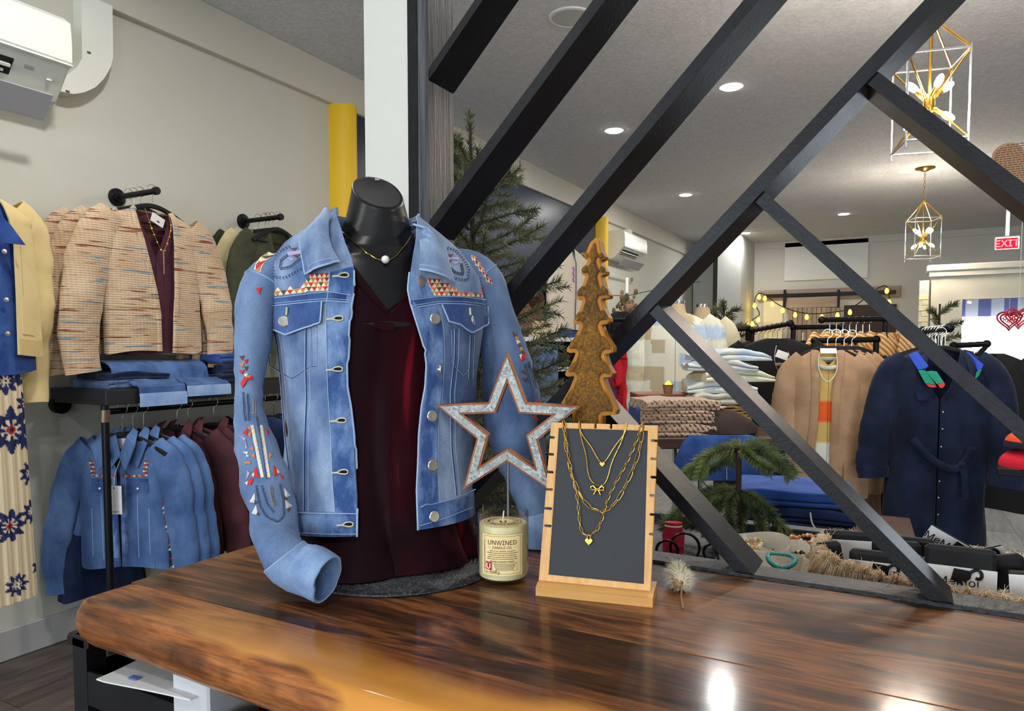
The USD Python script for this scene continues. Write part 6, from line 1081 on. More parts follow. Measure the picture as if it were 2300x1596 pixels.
# red pouch on a black wire bow stand
rp = atD(1512, 1235, 1.55); rpp = Thing('red_pouch', 'small crimson fabric pouch hanging behind the lattice foot', 'pouch', loc=(rp[0], rp[1], CZ), rz=face(rp)); gz = [rpp.px(1512, y)[2] for y in (1252, 1240, 1200, 1180, 1172)]; W_ = [.018, .022, .024, .016, .02]
rpp.add('bag', loft(np.array([[(w*math.cos(t), .012*math.sin(t), max(z, .002)) for t in ang_pts(20)] for w, z in zip(W_, gz)])), mat('crimson_cloth', (170, 22, 48), .8, bump=.3, bsc=90)); rpp.add('drawstring', tube(np.array([(.0175*math.cos(t), .0125*math.sin(t), gz[3]) for t in ang_pts(18)]), .0018, 5, closed=True), mat('string_cream', (222, 200, 150), .8))
for k, (px, py, R_) in enumerate(((1498, 1245, .022), (1538, 1240, .03), (1600, 1250, .018))):
    q = atD(px, py, 1.5); t = Thing('wire_stand', ('black wire loop stand left of the red pouch', 'larger black wire loop stand right of the red pouch', 'small black wire loop stand under the pine')[k], 'stand', loc=(q[0], q[1], CZ), rz=face(q)); t.add('loop', tube(np.array([(R_*math.cos(a_), 0, R_*.9+.004+R_*math.sin(a_)) for a_ in ang_pts(20)]), .003, 6, closed=True), m_hk); t.add('foot', box((0, 0, .003), (R_*1.4, .03, .006), .001), m_hk)
# ================================================================== TALL CHRISTMAS TREE BEHIND THE BUST
xt = np.array([*(CAM+ray(1072, 700)*2.15)[:2], 0.]); xm = Thing('christmas_tree', 'tall slim dark green artificial Christmas tree behind the mannequin bust', 'Christmas tree', loc=xt, rz=face(xt)); rg = np.random.default_rng(5)
top = xm.px(1056, 262)[2]; xm.add('trunk', tube([(0, 0, .02), (-.004, 0, top*.6), (-.02, 0, top-.02)], [.022, .014, .004], 10), m_bark); xm.add('stand', lathe([(.0001, 0), (.16, 0), (.16, .012), (.03, .04), (.0001, .045)], 20), m_frame_b)
NP, ND = [], []
c, v = branch_needles(np.array([(-.012, 0, top-.3), (-.02, 0, top-.02), (-.021, 0, top+.015)]), 320, .024, rg, .7); NP.append(c); ND.append(v)
for k in range(120):
    q = (k+.5)/120; z = .45+(top-.55)*q; a_ = k*2.399+rg.normal(0, .2); L = min(.31, (.36*(top-z)+.06))*rg.uniform(.8, 1.12); d = np.array([math.cos(a_), math.sin(a_), 0]); P = spline([d*.01+[-.02*q, 0, z-.02], d*L*.55+[0, 0, z+.02], d*L+[0, 0, z+.035+.05*rg.random()]], 9); xm.add('branch', tube(P, np.linspace(.004, .0015, 9), 5), m_bark)
    n = int(100+L*420); c, v = branch_needles(P, n, .026, rg, .72); NP.append(c); ND.append(v)
    for s in (-1, 1):
        o = P[5]; e = o+d*L*.3+np.array([-d[1], d[0], .15])*s*L*.32; Q = np.linspace(o, e, 4); c, v = branch_needles(Q, int(n*.4), .024, rg, .72); NP.append(c); ND.append(v)
bristles('needles', xm, np.vstack(NP), np.vstack(ND), .0024, m_needled)

# ================================================================== SHOP FLOOR BEYOND THE LATTICE
def stand_at(px, py, D): p = atD(px, py, D); return p
def pxw(px, py, D): return atD(px, py, D)
# belted denim dress with a striped sweater collar
m_ddress = denim('denim_dress', (13, 21, 40), (26, 38, 64), 10, (.36, .66), .3)
dp = atD(2112, 790, 3.25); dr = face(dp)+.05
dd = garment('denim_dress', 'dark denim shirt dress with a tied belt on a clothes rack', 'dress', (dp[0], dp[1], 1.24), dr, m_ddress, th=.004, sw=.19, nw=.08, drop=.085, hw=.205, L=.95, b=.08, gap=[(0, .075, .075), (-.17, .03, .03), (-.22, .002, .002), (-.95, .002, .002)], seed=23, fold=.016, sl=dict(r=(.06, .072, .07, .068, .062), flat=.6, L=.52, out=.075), cuff=m_ddress)
bel = spline([dd.px(a, b, -.105) for a, b in ((2050, 985), (2080, 1020), (2110, 1042), (2150, 1052), (2165, 1040), (2185, 1005))], 24); dd.add('belt', tube(bel, .006, 8, up=(0, -1, 0), rb=.016), m_ddress); kn = bel[17]; dd.add('belt_end', tube([kn, kn+[.01, -.012, -.05], kn+[.016, -.01, -.15]], .005, 8, up=(0, -1, 0), rb=.014), m_ddress); dd.add('belt_knot', sphere(kn, .017, 2, (1, .7, 1)), m_ddress)
for a, b in ((2118, 925), (2117, 963), (2114, 1003), (2110, 1080), (2108, 1117), (2107, 1155)): q = dd.px(a, b, -.092); dd.add('snap', sphere(q, .005, 1), m_chrome)
pf = [dd.px(a, b, -.088) for a, b in ((2055, 880), (2085, 884), (2084, 896), (2060, 897))]; dd.add('pocket_flap', shell(np.array([[pf[0], (pf[0]+pf[1])/2, pf[1]], [pf[3], (pf[3]+pf[2])/2+[0, -.002, -.008], pf[2]]]), .005), m_ddress)
dd.add('collar', shell(np.array([[dd.px(a, b, y) for a, b, y in L] for L in (((2106, 775, -.02), (2085, 800, -.06), (2080, 835, -.09)), ((2090, 780, .0), (2062, 806, -.06), (2060, 828, -.085)))]), .005), m_ddress); dd.add('collar', shell(np.array([[dd.px(a, b, y) for a, b, y in L] for L in (((2165, 785, -.02), (2172, 815, -.06), (2185, 855, -.09)), ((2185, 790, .0), (2205, 820, -.06), (2196, 850, -.08)))])[::-1], .005), m_ddress)
sc_ = Thing('striped_scarf', 'blue, green and red collar scarf inside the denim dress', 'scarf', loc=(dp[0], dp[1], 1.24), rz=dr)
def band(L, m, nm, lab): sc_.add(nm, shell(np.array([[sc_.px(a, b, y) for a, b, y in r] for r in L]), .006), m, lab)
mb, mg, mr_ = mat('cobalt_knit', (44, 78, 196), .8), mat('emerald_knit', (30, 146, 116), .8), mat('coral_red_knit', (226, 62, 40), .8)
band([[(2040, 796, -.095), (2052, 792, -.09), (2060, 790, -.085)], [(2062, 830, -.104), (2076, 828, -.104), (2086, 822, -.104)]], mb, 'blue_block', 'cobalt blue left block'); band([[(2062, 831, -.104), (2072, 830, -.104), (2080, 833, -.104)], [(2078, 860, -.108), (2090, 862, -.108), (2102, 864, -.108)]], mg, 'green_block', 'emerald block'); band([[(2080, 834, -.106), (2092, 832, -.106), (2104, 834, -.106)], [(2104, 862, -.112), (2112, 860, -.112), (2120, 858, -.112)]], mg, 'green_block', 'emerald block'); band([[(2079, 861, -.108), (2090, 863, -.108), (2100, 864, -.108)], [(2086, 868, -.108), (2094, 870, -.108), (2104, 869, -.108)]], mr_, 'red_block', 'coral red tip'); band([[(2106, 863, -.112), (2113, 860, -.112), (2121, 858, -.112)], [(2112, 871, -.113), (2117, 871, -.113), (2123, 865, -.113)]], mr_, 'red_block', 'coral red tip')
band([[(2172, 790, -.08), (2184, 800, -.09), (2192, 812, -.095)], [(2208, 818, -.085), (2206, 826, -.09), (2196, 834, -.095)]], mb, 'blue_block', 'cobalt blue right block'); band([[(2193, 836, -.098), (2198, 832, -.096), (2206, 828, -.094)], [(2190, 850, -.098), (2194, 848, -.098), (2198, 842, -.098)]], mg, 'green_block', 'emerald right block')
HG.dup((dp[0], dp[1], 1.24+.085), dr, 'black velvet hanger holding the denim dress', 'hangers on the rack at the right'); 
m_blk = mat('black_wool', (16, 16, 18), .9, bump=.2, bsc=200, sheen=.1); m_brn = mat('dark_brown_knit', (44, 28, 24), .9, col2=(54, 36, 30), sc=16, bump=.2, bsc=200); m_camel = mat('camel_knit', (158, 124, 94), .9, col2=(178, 144, 112), sc=9, bump=.35, bsc=160, sheen=.3)
bp = atD(2210, 815, 3.6); garment('black_coat', 'long black coat hanging behind the denim dress', 'coat', (bp[0], bp[1], 1.22), face(bp)-.1, m_blk, th=.004, sw=.20, nw=.08, drop=.08, hw=.22, L=.78, b=.05, gap=[(0, .05, .05), (-.2, .002, .002), (-.78, .002, .002)], seed=25, sl=dict(r=(.07, .08, .075, .07, .066), flat=.45, L=.62, out=.08))
# camel cardigans over a colour-block sweater
kp_ = atD(1858, 795, 3.55); kr = face(kp_)+.2
cm = garment('camel_cardigan', 'long camel open cardigan over a colour-block sweater, frontmost on its rack arm', 'cardigan', (kp_[0], kp_[1], 1.235), kr, m_camel, 'camel cardigans on the rack', th=.006, sw=.165, nw=.07, drop=.085, hw=.19, L=.90, b=.06, gap=[(0, .060, .055), (-.2, .055, .03), (-.5, .07, .03), (-.9, .08, .03)], seed=27, fold=.012, sl=dict(r=(.055, .068, .066, .06, .056), flat=.5, L=.62, out=.04))
for s in (0, -1): cm.add('front_band', tube(cm.g[:, s]+np.array([0, -.004, 0]), .008, 8, up=(0, -1, 0), rb=.02), m_camel)
for s in (-1, 1): cm.add('patch_pocket', shell(np.array([[(s*.13+x, -.070-.006*math.cos(x*16), z) for x in (-.055, 0, .055)] for z in (-.56, -.64, -.72)])[::1, ::1], .006), m_camel)
stepv = np.array([.075, .075, 0]); ex_r = np.array([math.cos(kr+.9), math.sin(kr+.9), 0])
cm.dup((kp_[0]+ex_r[0]*.09, kp_[1]+ex_r[1]*.09, 1.235), kr, 'long camel cardigan, second from the front on its rack arm'); cm.dup((kp_[0]+ex_r[0]*.17, kp_[1]+ex_r[1]*.17, 1.235), kr, 'long camel cardigan, third from the front on its rack arm')
q = kp_+ex_r*.28; garment('brown_cardigan', 'dark brown cardigan behind the camel cardigans', 'cardigan', (q[0], q[1], 1.22), kr, m_brn, th=.005, sw=.17, nw=.07, drop=.085, hw=.19, L=.85, b=.05, gap=[(0, .06, .06), (-.2, .03, .03), (-.85, .03, .03)], seed=29, sl=dict(flat=.5, L=.6, out=.05))
for k in range(4): p = kp_+ex_r*.085*k; HG.dup((p[0], p[1], 1.325), kr, f'black velvet hanger of the {("front camel", "second camel", "third camel", "brown")[k]} cardigan', 'hangers on the camel cardigan arm')
cb = Thing('colour_block_sweater', 'colour-block crew-neck sweater in white, yellow, green and orange under the camel cardigan', 'sweater', loc=(kp_[0], kp_[1], 1.225), rz=kr); g = garment_grid(sw=.145, nw=.062, drop=.075, hw=.155, L=.78, b=.042, vneck=.06, seed=31, fold=.004)
def blocks(V, t, cols, xs, zs): ix = np.searchsorted(xs, V[:, 0]); iz = np.searchsorted(zs, -V[:, 2]); return np.array([lin(cols[int(b) % len(cols)][int(a) % len(cols[0])]) for a, b in zip(ix, iz)])
v, f = shell(g[::-1], .003); m_print = mat('knit_blocks', (200, 200, 200), .85, attr='col', sheen=.2, bump=.2, bsc=150); WHT, YEL, GRN, ORG, BEI, LBL, CRM = (222, 222, 208), (206, 170, 98), (130, 146, 92), (228, 92, 28), (190, 174, 140), (176, 194, 214), (226, 222, 200)
bxs = [cb.px(1833, 900, -.04)[0]]; bzs = [-cb.px(1833, y, -.04)[2] for y in (850, 901, 947, 995, 1040)]
cb.add('body', (v, f), m_print, col=blocks(v, cb, [[YEL, YEL], [WHT, YEL], [GRN, ORG], [WHT, YEL], [YEL, WHT], [WHT, YEL]], bxs, bzs)); cb.add('neck_rib', tube(np.array([(.064*math.cos(t), .035*math.sin(t)-.012, -.03-.045*(math.sin(t) < 0)*abs(math.sin(t))) for t in ang_pts(28)]), .010, 8, closed=True), mat('pale_rib', (206, 206, 196), .85))
nt = Thing('price_tag', 'white price tag and cord at the neck of the camel cardigan', 'price tag', loc=cm.w(np.array([[-.01, -.075, .0]]))[0], rz=kr); nt.add('card', T(box((0, 0, 0), (.075, .0015, .03), .0005), (0, 0, 0), rx=-.6), mat('white_card', (232, 232, 228), .7)); nt.add('cord', tube(spline([(-.04, .002, -.01), (-.03, -.004, -.12), (0, -.006, -.15), (.03, -.004, -.12), (.035, .002, -.01)], 20), .0022, 5), m_white)
# black garments with necklace in the middle
kb = atD(1745, 790, 3.95); kbr = face(kb)+.12
garment('black_tunic', 'black knit tunic with a white tag and silver necklace in the middle of the shop', 'tunic', (kb[0], kb[1], 1.30), kbr, m_blk, th=.004, sw=.225, nw=.06, drop=.085, hw=.21, L=.92, b=.06, seed=33, fold=.01, sl=dict(r=(.06, .072, .07, .064, .06), flat=.5, L=.6, out=.05))
q = kb+np.array([-.13, .12, 0]); garment('dark_plaid_shirt', 'very dark plaid shirt just left of the black tunic', 'shirt', (q[0], q[1], 1.285), kbr-.2, mat('dark_plaid', (28, 20, 22), .9, col2=(52, 30, 32), sc=40, st=(1, 1, 3)), th=.004, sw=.21, nw=.06, drop=.08, hw=.22, L=.85, b=.05, seed=35, sl=dict(flat=.5, L=.55, out=.05))
q = kb+np.array([.22, .35, 0]); garment('navy_sweatshirt', 'navy hooded sweatshirt behind the black tunic', 'sweatshirt', (q[0], q[1], 1.26), kbr+.3, mat('navy_fleece', (20, 22, 34), .9, bump=.2, bsc=160), th=.004, sw=.21, nw=.07, drop=.08, hw=.22, L=.75, b=.06, seed=36, sl=dict(flat=.5, L=.55, out=.05))
bn = Thing('bow_tag', 'white tag hanging at the neck of the black tunic', 'price tag', loc=atD(1757, 797, 3.78), rz=kbr); bn.add('card', T(box((0, 0, 0), (.062, .0015, .04), .0005), (0, 0, 0), ry=.35), mat('white_card', (232, 232, 228), .7)); bn.add('clip', box((-.012, 0, -.05), (.045, .006, .016), .003), m_chrome); bn.add('chain', tube(spline([(-.03, 0, .05), (-.03, -.003, -.06), (.0, -.005, -.10), (.035, -.003, -.06), (.03, 0, .02)], 20), .0022, 5), m_silver)
# racks of black pipe
def rack(lab, segs, extra=None, base=True, r=.017):
    o = np.array(segs[0][0], float); t = Thing('pipe_rack', lab, 'clothes rack', loc=(o[0], o[1], 0)); o2 = np.array([o[0], o[1], 0.])
    for s in segs: t.add('pipe', tube([np.array(p, float)-o2 for p in s], r, 12), m_blackmetal)
    for s in segs:
        for p in (s[0], s[-1]):
            if np.array(p)[2] > .1: t.add('fitting', sphere(np.array(p, float)-o2, r*1.45, 2), m_blackmetal)
    return t
def drop(p): return [(p[0], p[1], 0.), tuple(p)]
a, b = atD(1830, 765, 4.3), atD(1968, 762, 4.3); rack('black pipe rack arm in front of the mustard striped tops', [(a, b), drop(b)])
a2, b2 = atD(1846, 718, 4.7), atD(1988, 716, 4.7); rack('taller black pipe rack holding mustard striped tops', [(a2, b2), drop(b2)])
a3, b3_ = atD(1596, 742, 5.2), atD(1680, 738, 5.2); rack('black pipe rack holding coral tops near the far wall', [(a3, b3_), drop(b3_)])
a4, b4 = atD(1782, 735, 5.0), atD(1890, 733, 5.0); rack('black pipe rack behind the black tunic', [(b4, a4), drop(a4)])
a5, b5 = atD(1690, 742, 5.1), atD(1775, 726, 4.6); rack('black pipe arm crowded with hangers behind the black tunic', [(a5, b5), drop(a5)])
a6, b6 = atD(2074, 742, 4.1), atD(2132, 736, 3.7); rack('black pipe arm crowded with hangers above the denim dress', [(a6, b6), drop(a6)])
a7, b7 = atD(2142, 776, 4.4), atD(2216, 772, 4.4); t7 = rack('black pipe rack with diagonal brace right of the denim dress', [(a7, b7), drop(a7)]); t7.add('brace', tube([atD(2218, 774, 4.4)-np.array([a7[0], a7[1], 0]), atD(2190, 806, 4.4)-np.array([a7[0], a7[1], 0])], .014, 10), m_blackmetal)
ORD = ('first', 'second', 'third', 'fourth', 'fifth', 'sixth', 'seventh', 'eighth')
HK = Thing('wire_hook_hanger', 'thin chrome hanger above the denim dress, first along the crowded arm', 'hanger', loc=a6, rz=face(a6), group='chrome hooks above the denim dress'); HK.add('hook', tube([(0, 0, -.10)]+[(.0, 0, -.035)]+[(.024*math.cos(a_), 0, .024*math.sin(a_)-.006) for a_ in np.linspace(-1.35, 2.9, 10)], .0024, 6), m_chrome); HK.add('shoulder_bar', tube(spline([(-.18, 0, -.16), (-.06, 0, -.115), (0, 0, -.10), (.06, 0, -.115), (.18, 0, -.16)], 12), .008, 6, up=(0, 1, 0), rb=.010), m_black)
for k in range(1, 8): p = a6+(b6-a6)*k/8; HK.dup(p, face(p)+.1*(-1)**k, f'thin chrome hanger above the denim dress, {ORD[k]} along the crowded arm')
for k in range(8): p = a5+(b5-a5)*(k+.5)/8; HK.dup(p, face(p)+.5, f'thin chrome hanger behind the black tunic, {ORD[k]} along the crowded arm', 'chrome hooks behind the black tunic')
for k in range(7): p = a2+(b2-a2)*(k+1.2)/9.5; HK.dup(p, face(p)+1.1, f'chrome-hooked black hanger on the mustard tops rack, {ORD[k]} from the left', 'hangers on the mustard tops rack')
for k in range(4): p = a4+(b4-a4)*(k+1)/5; HK.dup(p, face(p)+.9, f'chrome-hooked hanger on the plain rack behind the black tunic, {ORD[k]} from the left', 'hangers behind the black tunic')
# mustard striped tops and coral tops seen side-on
m_must2 = usdkit.material(stage, '/World/Looks/mustard_stripe', {'tc': ('texture_coordinate', {}), 'w': ('wave_texture', dict(bands_direction='diagonal', scale=14, distortion=2.)), 'r': ('rgb_ramp', {'ramp': [(.45, lin((196, 122, 30))), (.55, lin((224, 200, 160)))]}), 'p': ('principled_bsdf', dict(roughness=.8))}, [('tc.object', 'w.vector'), ('w.fac', 'r.fac'), ('r.color', 'p.base_color')], surface='p.BSDF'); m_must1 = mat('mustard_plain', (198, 122, 28), .8)
ms = garment('mustard_top', 'mustard and cream striped top on the tall rack, at the left', 'shirt', tuple(a2+(b2-a2)*.1+[0, 0, -.09]), face(a2)+1.0, m_must2, 'striped mustard tops', th=.004, sw=.17, nw=.06, drop=.07, hw=.18, L=.55, b=.035, gap=[(0, .05, .05), (-.16, .01, .01), (-.55, .002, .002)], seed=41, sl=dict(flat=.45, L=.35, out=.06))
for k, f_ in enumerate((.3, .5, .72, .92, 1.1)): ms.dup(tuple(a2+(b2-a2)*f_+[0, 0, -.09]), face(a2)+1.0-.1*k, f'mustard and cream striped top on the tall rack, {("second", "third", "fourth", "fifth", "rightmost")[k]} from the left')
m2 = garment('plain_mustard_top', 'plain mustard top between the striped ones', 'shirt', tuple(a2+(b2-a2)*.42+[0, -.03, -.10]), face(a2)+.9, m_must1, th=.004, sw=.17, nw=.06, drop=.07, hw=.18, L=.55, b=.035, gap=[(0, .05, .05), (-.16, .01, .01), (-.55, .002, .002)], seed=43, sl=dict(flat=.45, L=.35, out=.06))
m_coral = mat('coral_jersey', (206, 88, 76), .85); co = garment('coral_top', 'coral red top on the far rack, at the left', 'shirt', tuple(a3+(b3_-a3)*.05+[0, 0, -.09]), face(a3)+.95, m_coral, 'coral tops on the far rack', th=.004, sw=.16, nw=.05, drop=.10, hw=.16, L=.55, b=.03, seed=45, sl=dict(flat=.5, L=.4, out=.05))
for k, f_ in enumerate((.28, .52, .76, 1.0)): co.dup(tuple(a3+(b3_-a3)*f_+[0, 0, -.09]), face(a3)+.95, f'coral red top on the far rack, {("second", "third", "fourth", "rightmost")[k]} from the left')
# plaid sweater on a form, cream sweater behind
sp1 = atD(1520, 705, 4.2); spr = face(sp1)-.05
ps = Thing('plaid_sweater', 'cream, beige and pale blue block-plaid sweater on a dress form', 'sweater', loc=(sp1[0], sp1[1], sp1[2]), rz=spr); g = garment_grid(sw=.20, nw=.07, drop=.09, hw=.215, L=.52, b=.10, seed=47, fold=.006, nR=60); v, f = shell(g[::-1], .005); bw_x = [-.14, -.06, .02, .10]; bw_z = [.07, .15, .23, .31, .39, .46]
PT = [[CRM, LBL, CRM, BEI, CRM], [BEI, CRM, CRM, CRM, LBL], [CRM, BEI, CRM, CRM, CRM], [CRM, CRM, CRM, LBL, CRM], [BEI, BEI, CRM, CRM, BEI], [CRM, BEI, LBL, BEI, BEI], [CRM, CRM, CRM, CRM, CRM]]
ps.add('body', (v, f), m_print, col=blocks(v, ps, PT, bw_x, bw_z))
for s in (-1, 1): q = garment_sleeve(s, .20, .09, r=(.07, .08, .075, .065, .055), flat=.7, L=.5, out=.02, seed=49); v, f = shell(q, .005, wrap=True); ps.add('sleeve', (v, f), m_print, col=blocks(v, ps, PT, bw_x, bw_z))
fm = Thing('dress_form', 'cream dress form with a chrome neck cap under the plaid sweater', 'mannequin', loc=(sp1[0], sp1[1], 0), rz=spr); zt = sp1[2]; fm.add('torso', loft(np.array([[(a_*math.cos(t), b_*math.sin(t), z) for t in ang_pts(28)] for z, a_, b_ in ((zt-.5, .13, .08), (zt-.3, .12, .075), (zt-.1, .15, .08), (zt-.02, .07, .055), (zt+.02, .05, .05), (zt+.06, .045, .045))])), mat('linen_form', (200, 178, 142), .85)); fm.add('neck_cap', lathe([(.0001, zt+.06), (.048, zt+.06), (.045, zt+.078), (.0001, zt+.085)], 24), m_chrome); fm.add('pole', tube([(0, 0, 0), (0, 0, zt-.48)], .014, 10), m_chrome); fm.add('foot', lathe([(.0001, 0), (.16, 0), (.16, .01), (.03, .03), (.0001, .03)], 24), m_chrome)
q = atD(1578, 710, 4.7); garment('cream_sweater', 'plain cream knit sweater behind the plaid sweater', 'sweater', (q[0], q[1], q[2]), face(q), mat('cream_knit', (222, 212, 178), .9, bump=.3, bsc=120), th=.005, sw=.16, nw=.06, drop=.08, hw=.18, L=.5, b=.09, seed=51, sl=dict(flat=.6, L=.45, out=.03)); fm.dup((q[0], q[1], q[2]-sp1[2]), face(q), 'cream dress form under the plain cream sweater')
# left wall display further back: fleece jacket, jeans, fur hats on a white-edged shelf unit, red outfit, second air conditioner
fl0 = atx(1280, 556, -2.98); fj = garment('fleece_jacket', 'cream zip fleece jacket on the left wall beyond the navy panel', 'jacket', (-2.98, fl0[1], fl0[2]-.02), R90-.15, mat('cream_fleece', (214, 202, 182), .95, bump=.25, bsc=120, sheen=.3), th=.006, sw=.26, nw=.08, drop=.09, hw=.25, L=.80, b=.07, gap=[(0, .03, .03), (-.12, .002, .002), (-.8, .002, .002)], seed=53, sl=dict(r=(.07, .09, .085, .08, .07), flat=.5, L=.75, out=.08))
fj.add('zip', tube(fj.g[:, 0]+np.array([0, -.006, 0]), .007, 6), mat('grey_zip', (86, 92, 104), .6)); q = put(fj, fj.g, .93, .72, .006); fj.add('zip_pocket', tube([q, q+[-.02, 0, -.13]], .006, 5), mat('grey_zip', (86, 92, 104), .6)); q = put(fj, fj.g, .03, .28, .006); fj.add('tag', J(*[tube([q+[.02*(i % 2), 0, -.03*i], q+[.02*((i+1) % 2), 0, -.03*(i+1)]], .008, 5) for i in range(5)]), mat('purple_ribbon', (170, 90, 190), .6), 'purple ribbon label', kind='stuff')
garment('wall_jeans', 'mid blue jeans hanging below the cream fleece jacket', 'jeans', (-2.99, fl0[1], fl0[2]-.78), R90-.15, m_den3, th=.004, sw=.21, nw=.19, drop=.02, hw=.2, L=.75, b=.05, gap=[(0, .002, .002), (-.2, .002, .002), (-.3, .03, .03), (-.75, .05, .05)], seed=55, sleeves=False)
HG.dup((-2.98, fl0[1], fl0[2]+.065), R90-.15, 'black velvet hanger holding the cream fleece jacket', 'hangers on the far left wall')
m_wedge = mat('white_shelf_edge', (214, 216, 220), .5)
s0 = atD(1168, 757, 4.6); s1 = atD(1296, 756, 4.9); su = Thing('shelf_unit', 'black shelf unit with white shelf edges beyond the Christmas tree', 'shelf unit', loc=(s0[0], s0[1], 0), rz=math.atan2(*(s1-s0)[[1, 0]])); Wd = np.linalg.norm((s1-s0)[:2]); zs_ = [s0[2], atD(1230, 826, 4.7)[2], .45]
for z in zs_: su.add('shelf', bx(0, Wd, 0, .4, z-.025, z, .002), m_shelf); su.add('shelf_edge', bx(0, Wd, -.006, .0, z-.026, z+.002, .001), m_wedge)
for x in (0, Wd): su.add('side', bx(x-.012, x+.012, 0, .4, 0, zs_[0]-.026, .002), m_shelf)
su.add('back', bx(0, Wd, .4, .41, 0, zs_[0]-.026, .002), mat('vent_dark', (22, 22, 26), .7))
hc = su.w(np.array([[Wd*.38, .1, s0[2]]]))[0]; lg = Thing('log_stand', 'pale round wooden block on the white-edged shelf under the fur hat', 'display block', loc=hc); lg.add('block', lathe([(.0001, 0), (.10, 0), (.10, .07), (.0001, .07)], 24), mat('pale_log', (214, 196, 154), .7, bump=.2)); lg.add('ring', lathe([(.075, .0702), (.078, .0702), (.078, .0712), (.075, .0712), (.075, .0702)], 24), m_bark)
ht = Thing('pompom_hat', 'brown knit hat with a large fur pompom and white tag on the wooden block', 'hat', loc=hc+[0, 0, .07]); ht.add('crown', lathe([(.0001, .13), (.05, .12), (.075, .08), (.08, .02), (.082, 0), (.0001, 0)], 24), mat('brown_hat_knit', (92, 66, 50), .9, bump=.4, bsc=120)); ht.add('brim', lathe([(.078, 0), (.088, .005), (.088, .035), (.078, .04), (.078, 0)], 24), mat('cream_brim', (196, 168, 130), .9, bump=.5, bsc=80)); rg = np.random.default_rng(3); d = rg.normal(0, 1, (1600, 3)); d /= np.linalg.norm(d, axis=1, keepdims=True); ht.add('pompom', sphere((0, 0, .185), .05, 2), mat('pompom_core', (84, 56, 46), .95)); bristles('pompom_fur', ht, d*.045+[0, 0, .185], d[:, None]*.035*np.array([0, .5, 1])[None, :, None], .003, mat('pompom_fur', (110, 76, 62), .9)); ht.add('tag', box((.01, -.095, .03), (.035, .002, .06), .0005), mat('white_card', (232, 232, 228), .7))
q = su.w(np.array([[Wd*.12, .12, s0[2]]]))[0]; bh_ = Thing('brown_bag', 'slouchy brown leather bag at the left of the white-edged shelf', 'bag', loc=q, rz=.6); bh_.add('body', loft(np.array([[(w*math.cos(t), .06*math.sin(t), z) for t in ang_pts(24)] for z, w in ((.001, .10), (.05, .13), (.16, .12), (.26, .07))])), mat('brown_leather', (112, 66, 46), .5)); bh_.add('strap', tube(spline([(-.06, 0, .25), (-.03, 0, .36), (.03, 0, .36), (.06, 0, .25)], 14), .008, 6), mat('brown_leather', (112, 66, 46), .5))
for k, (fx, z, m, lab) in enumerate(((.55, zs_[1], m_blk, 'black folded sweater on the lower white-edged shelf'), (.8, zs_[1], m_olive, 'olive camouflage folded scarf on the lower white-edged shelf'), (.22, zs_[1], m_den3, 'blue folded jeans on the lower white-edged shelf'))): q = su.w(np.array([[Wd*fx, .16, z]]))[0]; t = Thing('folded_clothes', lab, 'folded clothes', q, su.rz); t.add('cloth', folded(.14, .24, .10, 3, k), m)
q = su.w(np.array([[Wd*.33, -.05, zs_[0]-.06]]))[0]; garment('shelf_jeans', 'blue jeans hanging on the front of the shelf unit', 'jeans', tuple(q), su.rz-.2, m_den4, th=.004, sw=.10, nw=.09, drop=.02, hw=.10, L=.62, b=.025, seed=57, sleeves=False)
ra = atD(1432, 742, 5.0); m_red = mat('red_jersey', (196, 18, 34), .75, bump=.15, bsc=60); garment('red_shirt', 'bright red top of a hanging red outfit', 'shirt', tuple(ra), face(ra)+.15, m_red, th=.004, sw=.13, nw=.08, drop=.06, hw=.135, L=.20, b=.05, seed=59, sl=dict(r=(.03, .035, .03, .03), flat=.6, L=.3, out=.03))
garment('red_trousers', 'bright red wide trousers hanging below the red top', 'trousers', (ra[0], ra[1], ra[2]-.19), face(ra)+.15, m_red, th=.004, sw=.11, nw=.10, drop=.02, hw=.15, L=.62, b=.05, seed=60, fold=.02, sleeves=False)
q = atD(1385, 800, 5.1); garment('plum_top', 'plum purple top hanging left of the red outfit', 'shirt', (q[0], q[1], q[2]+.1), face(q)+.5, mat('plum_jersey', (112, 48, 78), .85), th=.004, sw=.13, nw=.06, drop=.07, hw=.14, L=.40, b=.05, seed=61, sl=dict(flat=.5, L=.3, out=.03))
q = atD(1396, 718, 5.3); garment('black_vest', 'black vest behind the plum top', 'vest', (q[0], q[1], q[2]+.06), face(q)+.4, m_blk, th=.004, sw=.13, nw=.05, drop=.07, hw=.14, L=.45, b=.05, seed=62, sleeves=False)
rr_ = rack('black pipe rack holding the red outfit', [(ra+[-.25, .1, .08], ra+[.25, .1, .08]), drop(ra+[-.25, .1, .08]), drop(ra+[.25, .1, .08])], r=.013)
wr = atD(1408, 688, 6.); wrt = Thing('wreath_ornament', 'small green and red floral ornament hanging on a wall line', 'ornament', loc=wr, rz=face(wr)); rgx = random.Random(8); wrt.add('foliage', J(*[sphere((rgx.gauss(0, .035), rgx.gauss(0, .02), rgx.gauss(0, .06)), rgx.uniform(.010, .02), 1, (1, .5, 1.6)) for _ in range(60)]), mat('ornament_green', (62, 76, 48), .9, col2=(150, 110, 84), sc=14), kind='stuff'); wrt.add('clip', bx(-.012, .012, -.01, .01, .10, .24), m_white); wrt.add('line', tube([(-.25, 0, .10), (0, 0, .09), (.35, 0, .16), (wr[0]*0+.6, 0, .2)], .003, 5), m_wire)
a2y = atx(1424, 560, -2.9); aircon('air_conditioner', 'smaller looking white wall air conditioner further back on the left wall', (WX, a2y[1]+.45, a2y[2]-.14), .82); one('duct_box', bx(WX, WX+.07, a2y[1]+.25, a2y[1]+.38, a2y[2]+.17, 2.735, .004), m_white, 'short white duct box above the far air conditioner', 'duct')
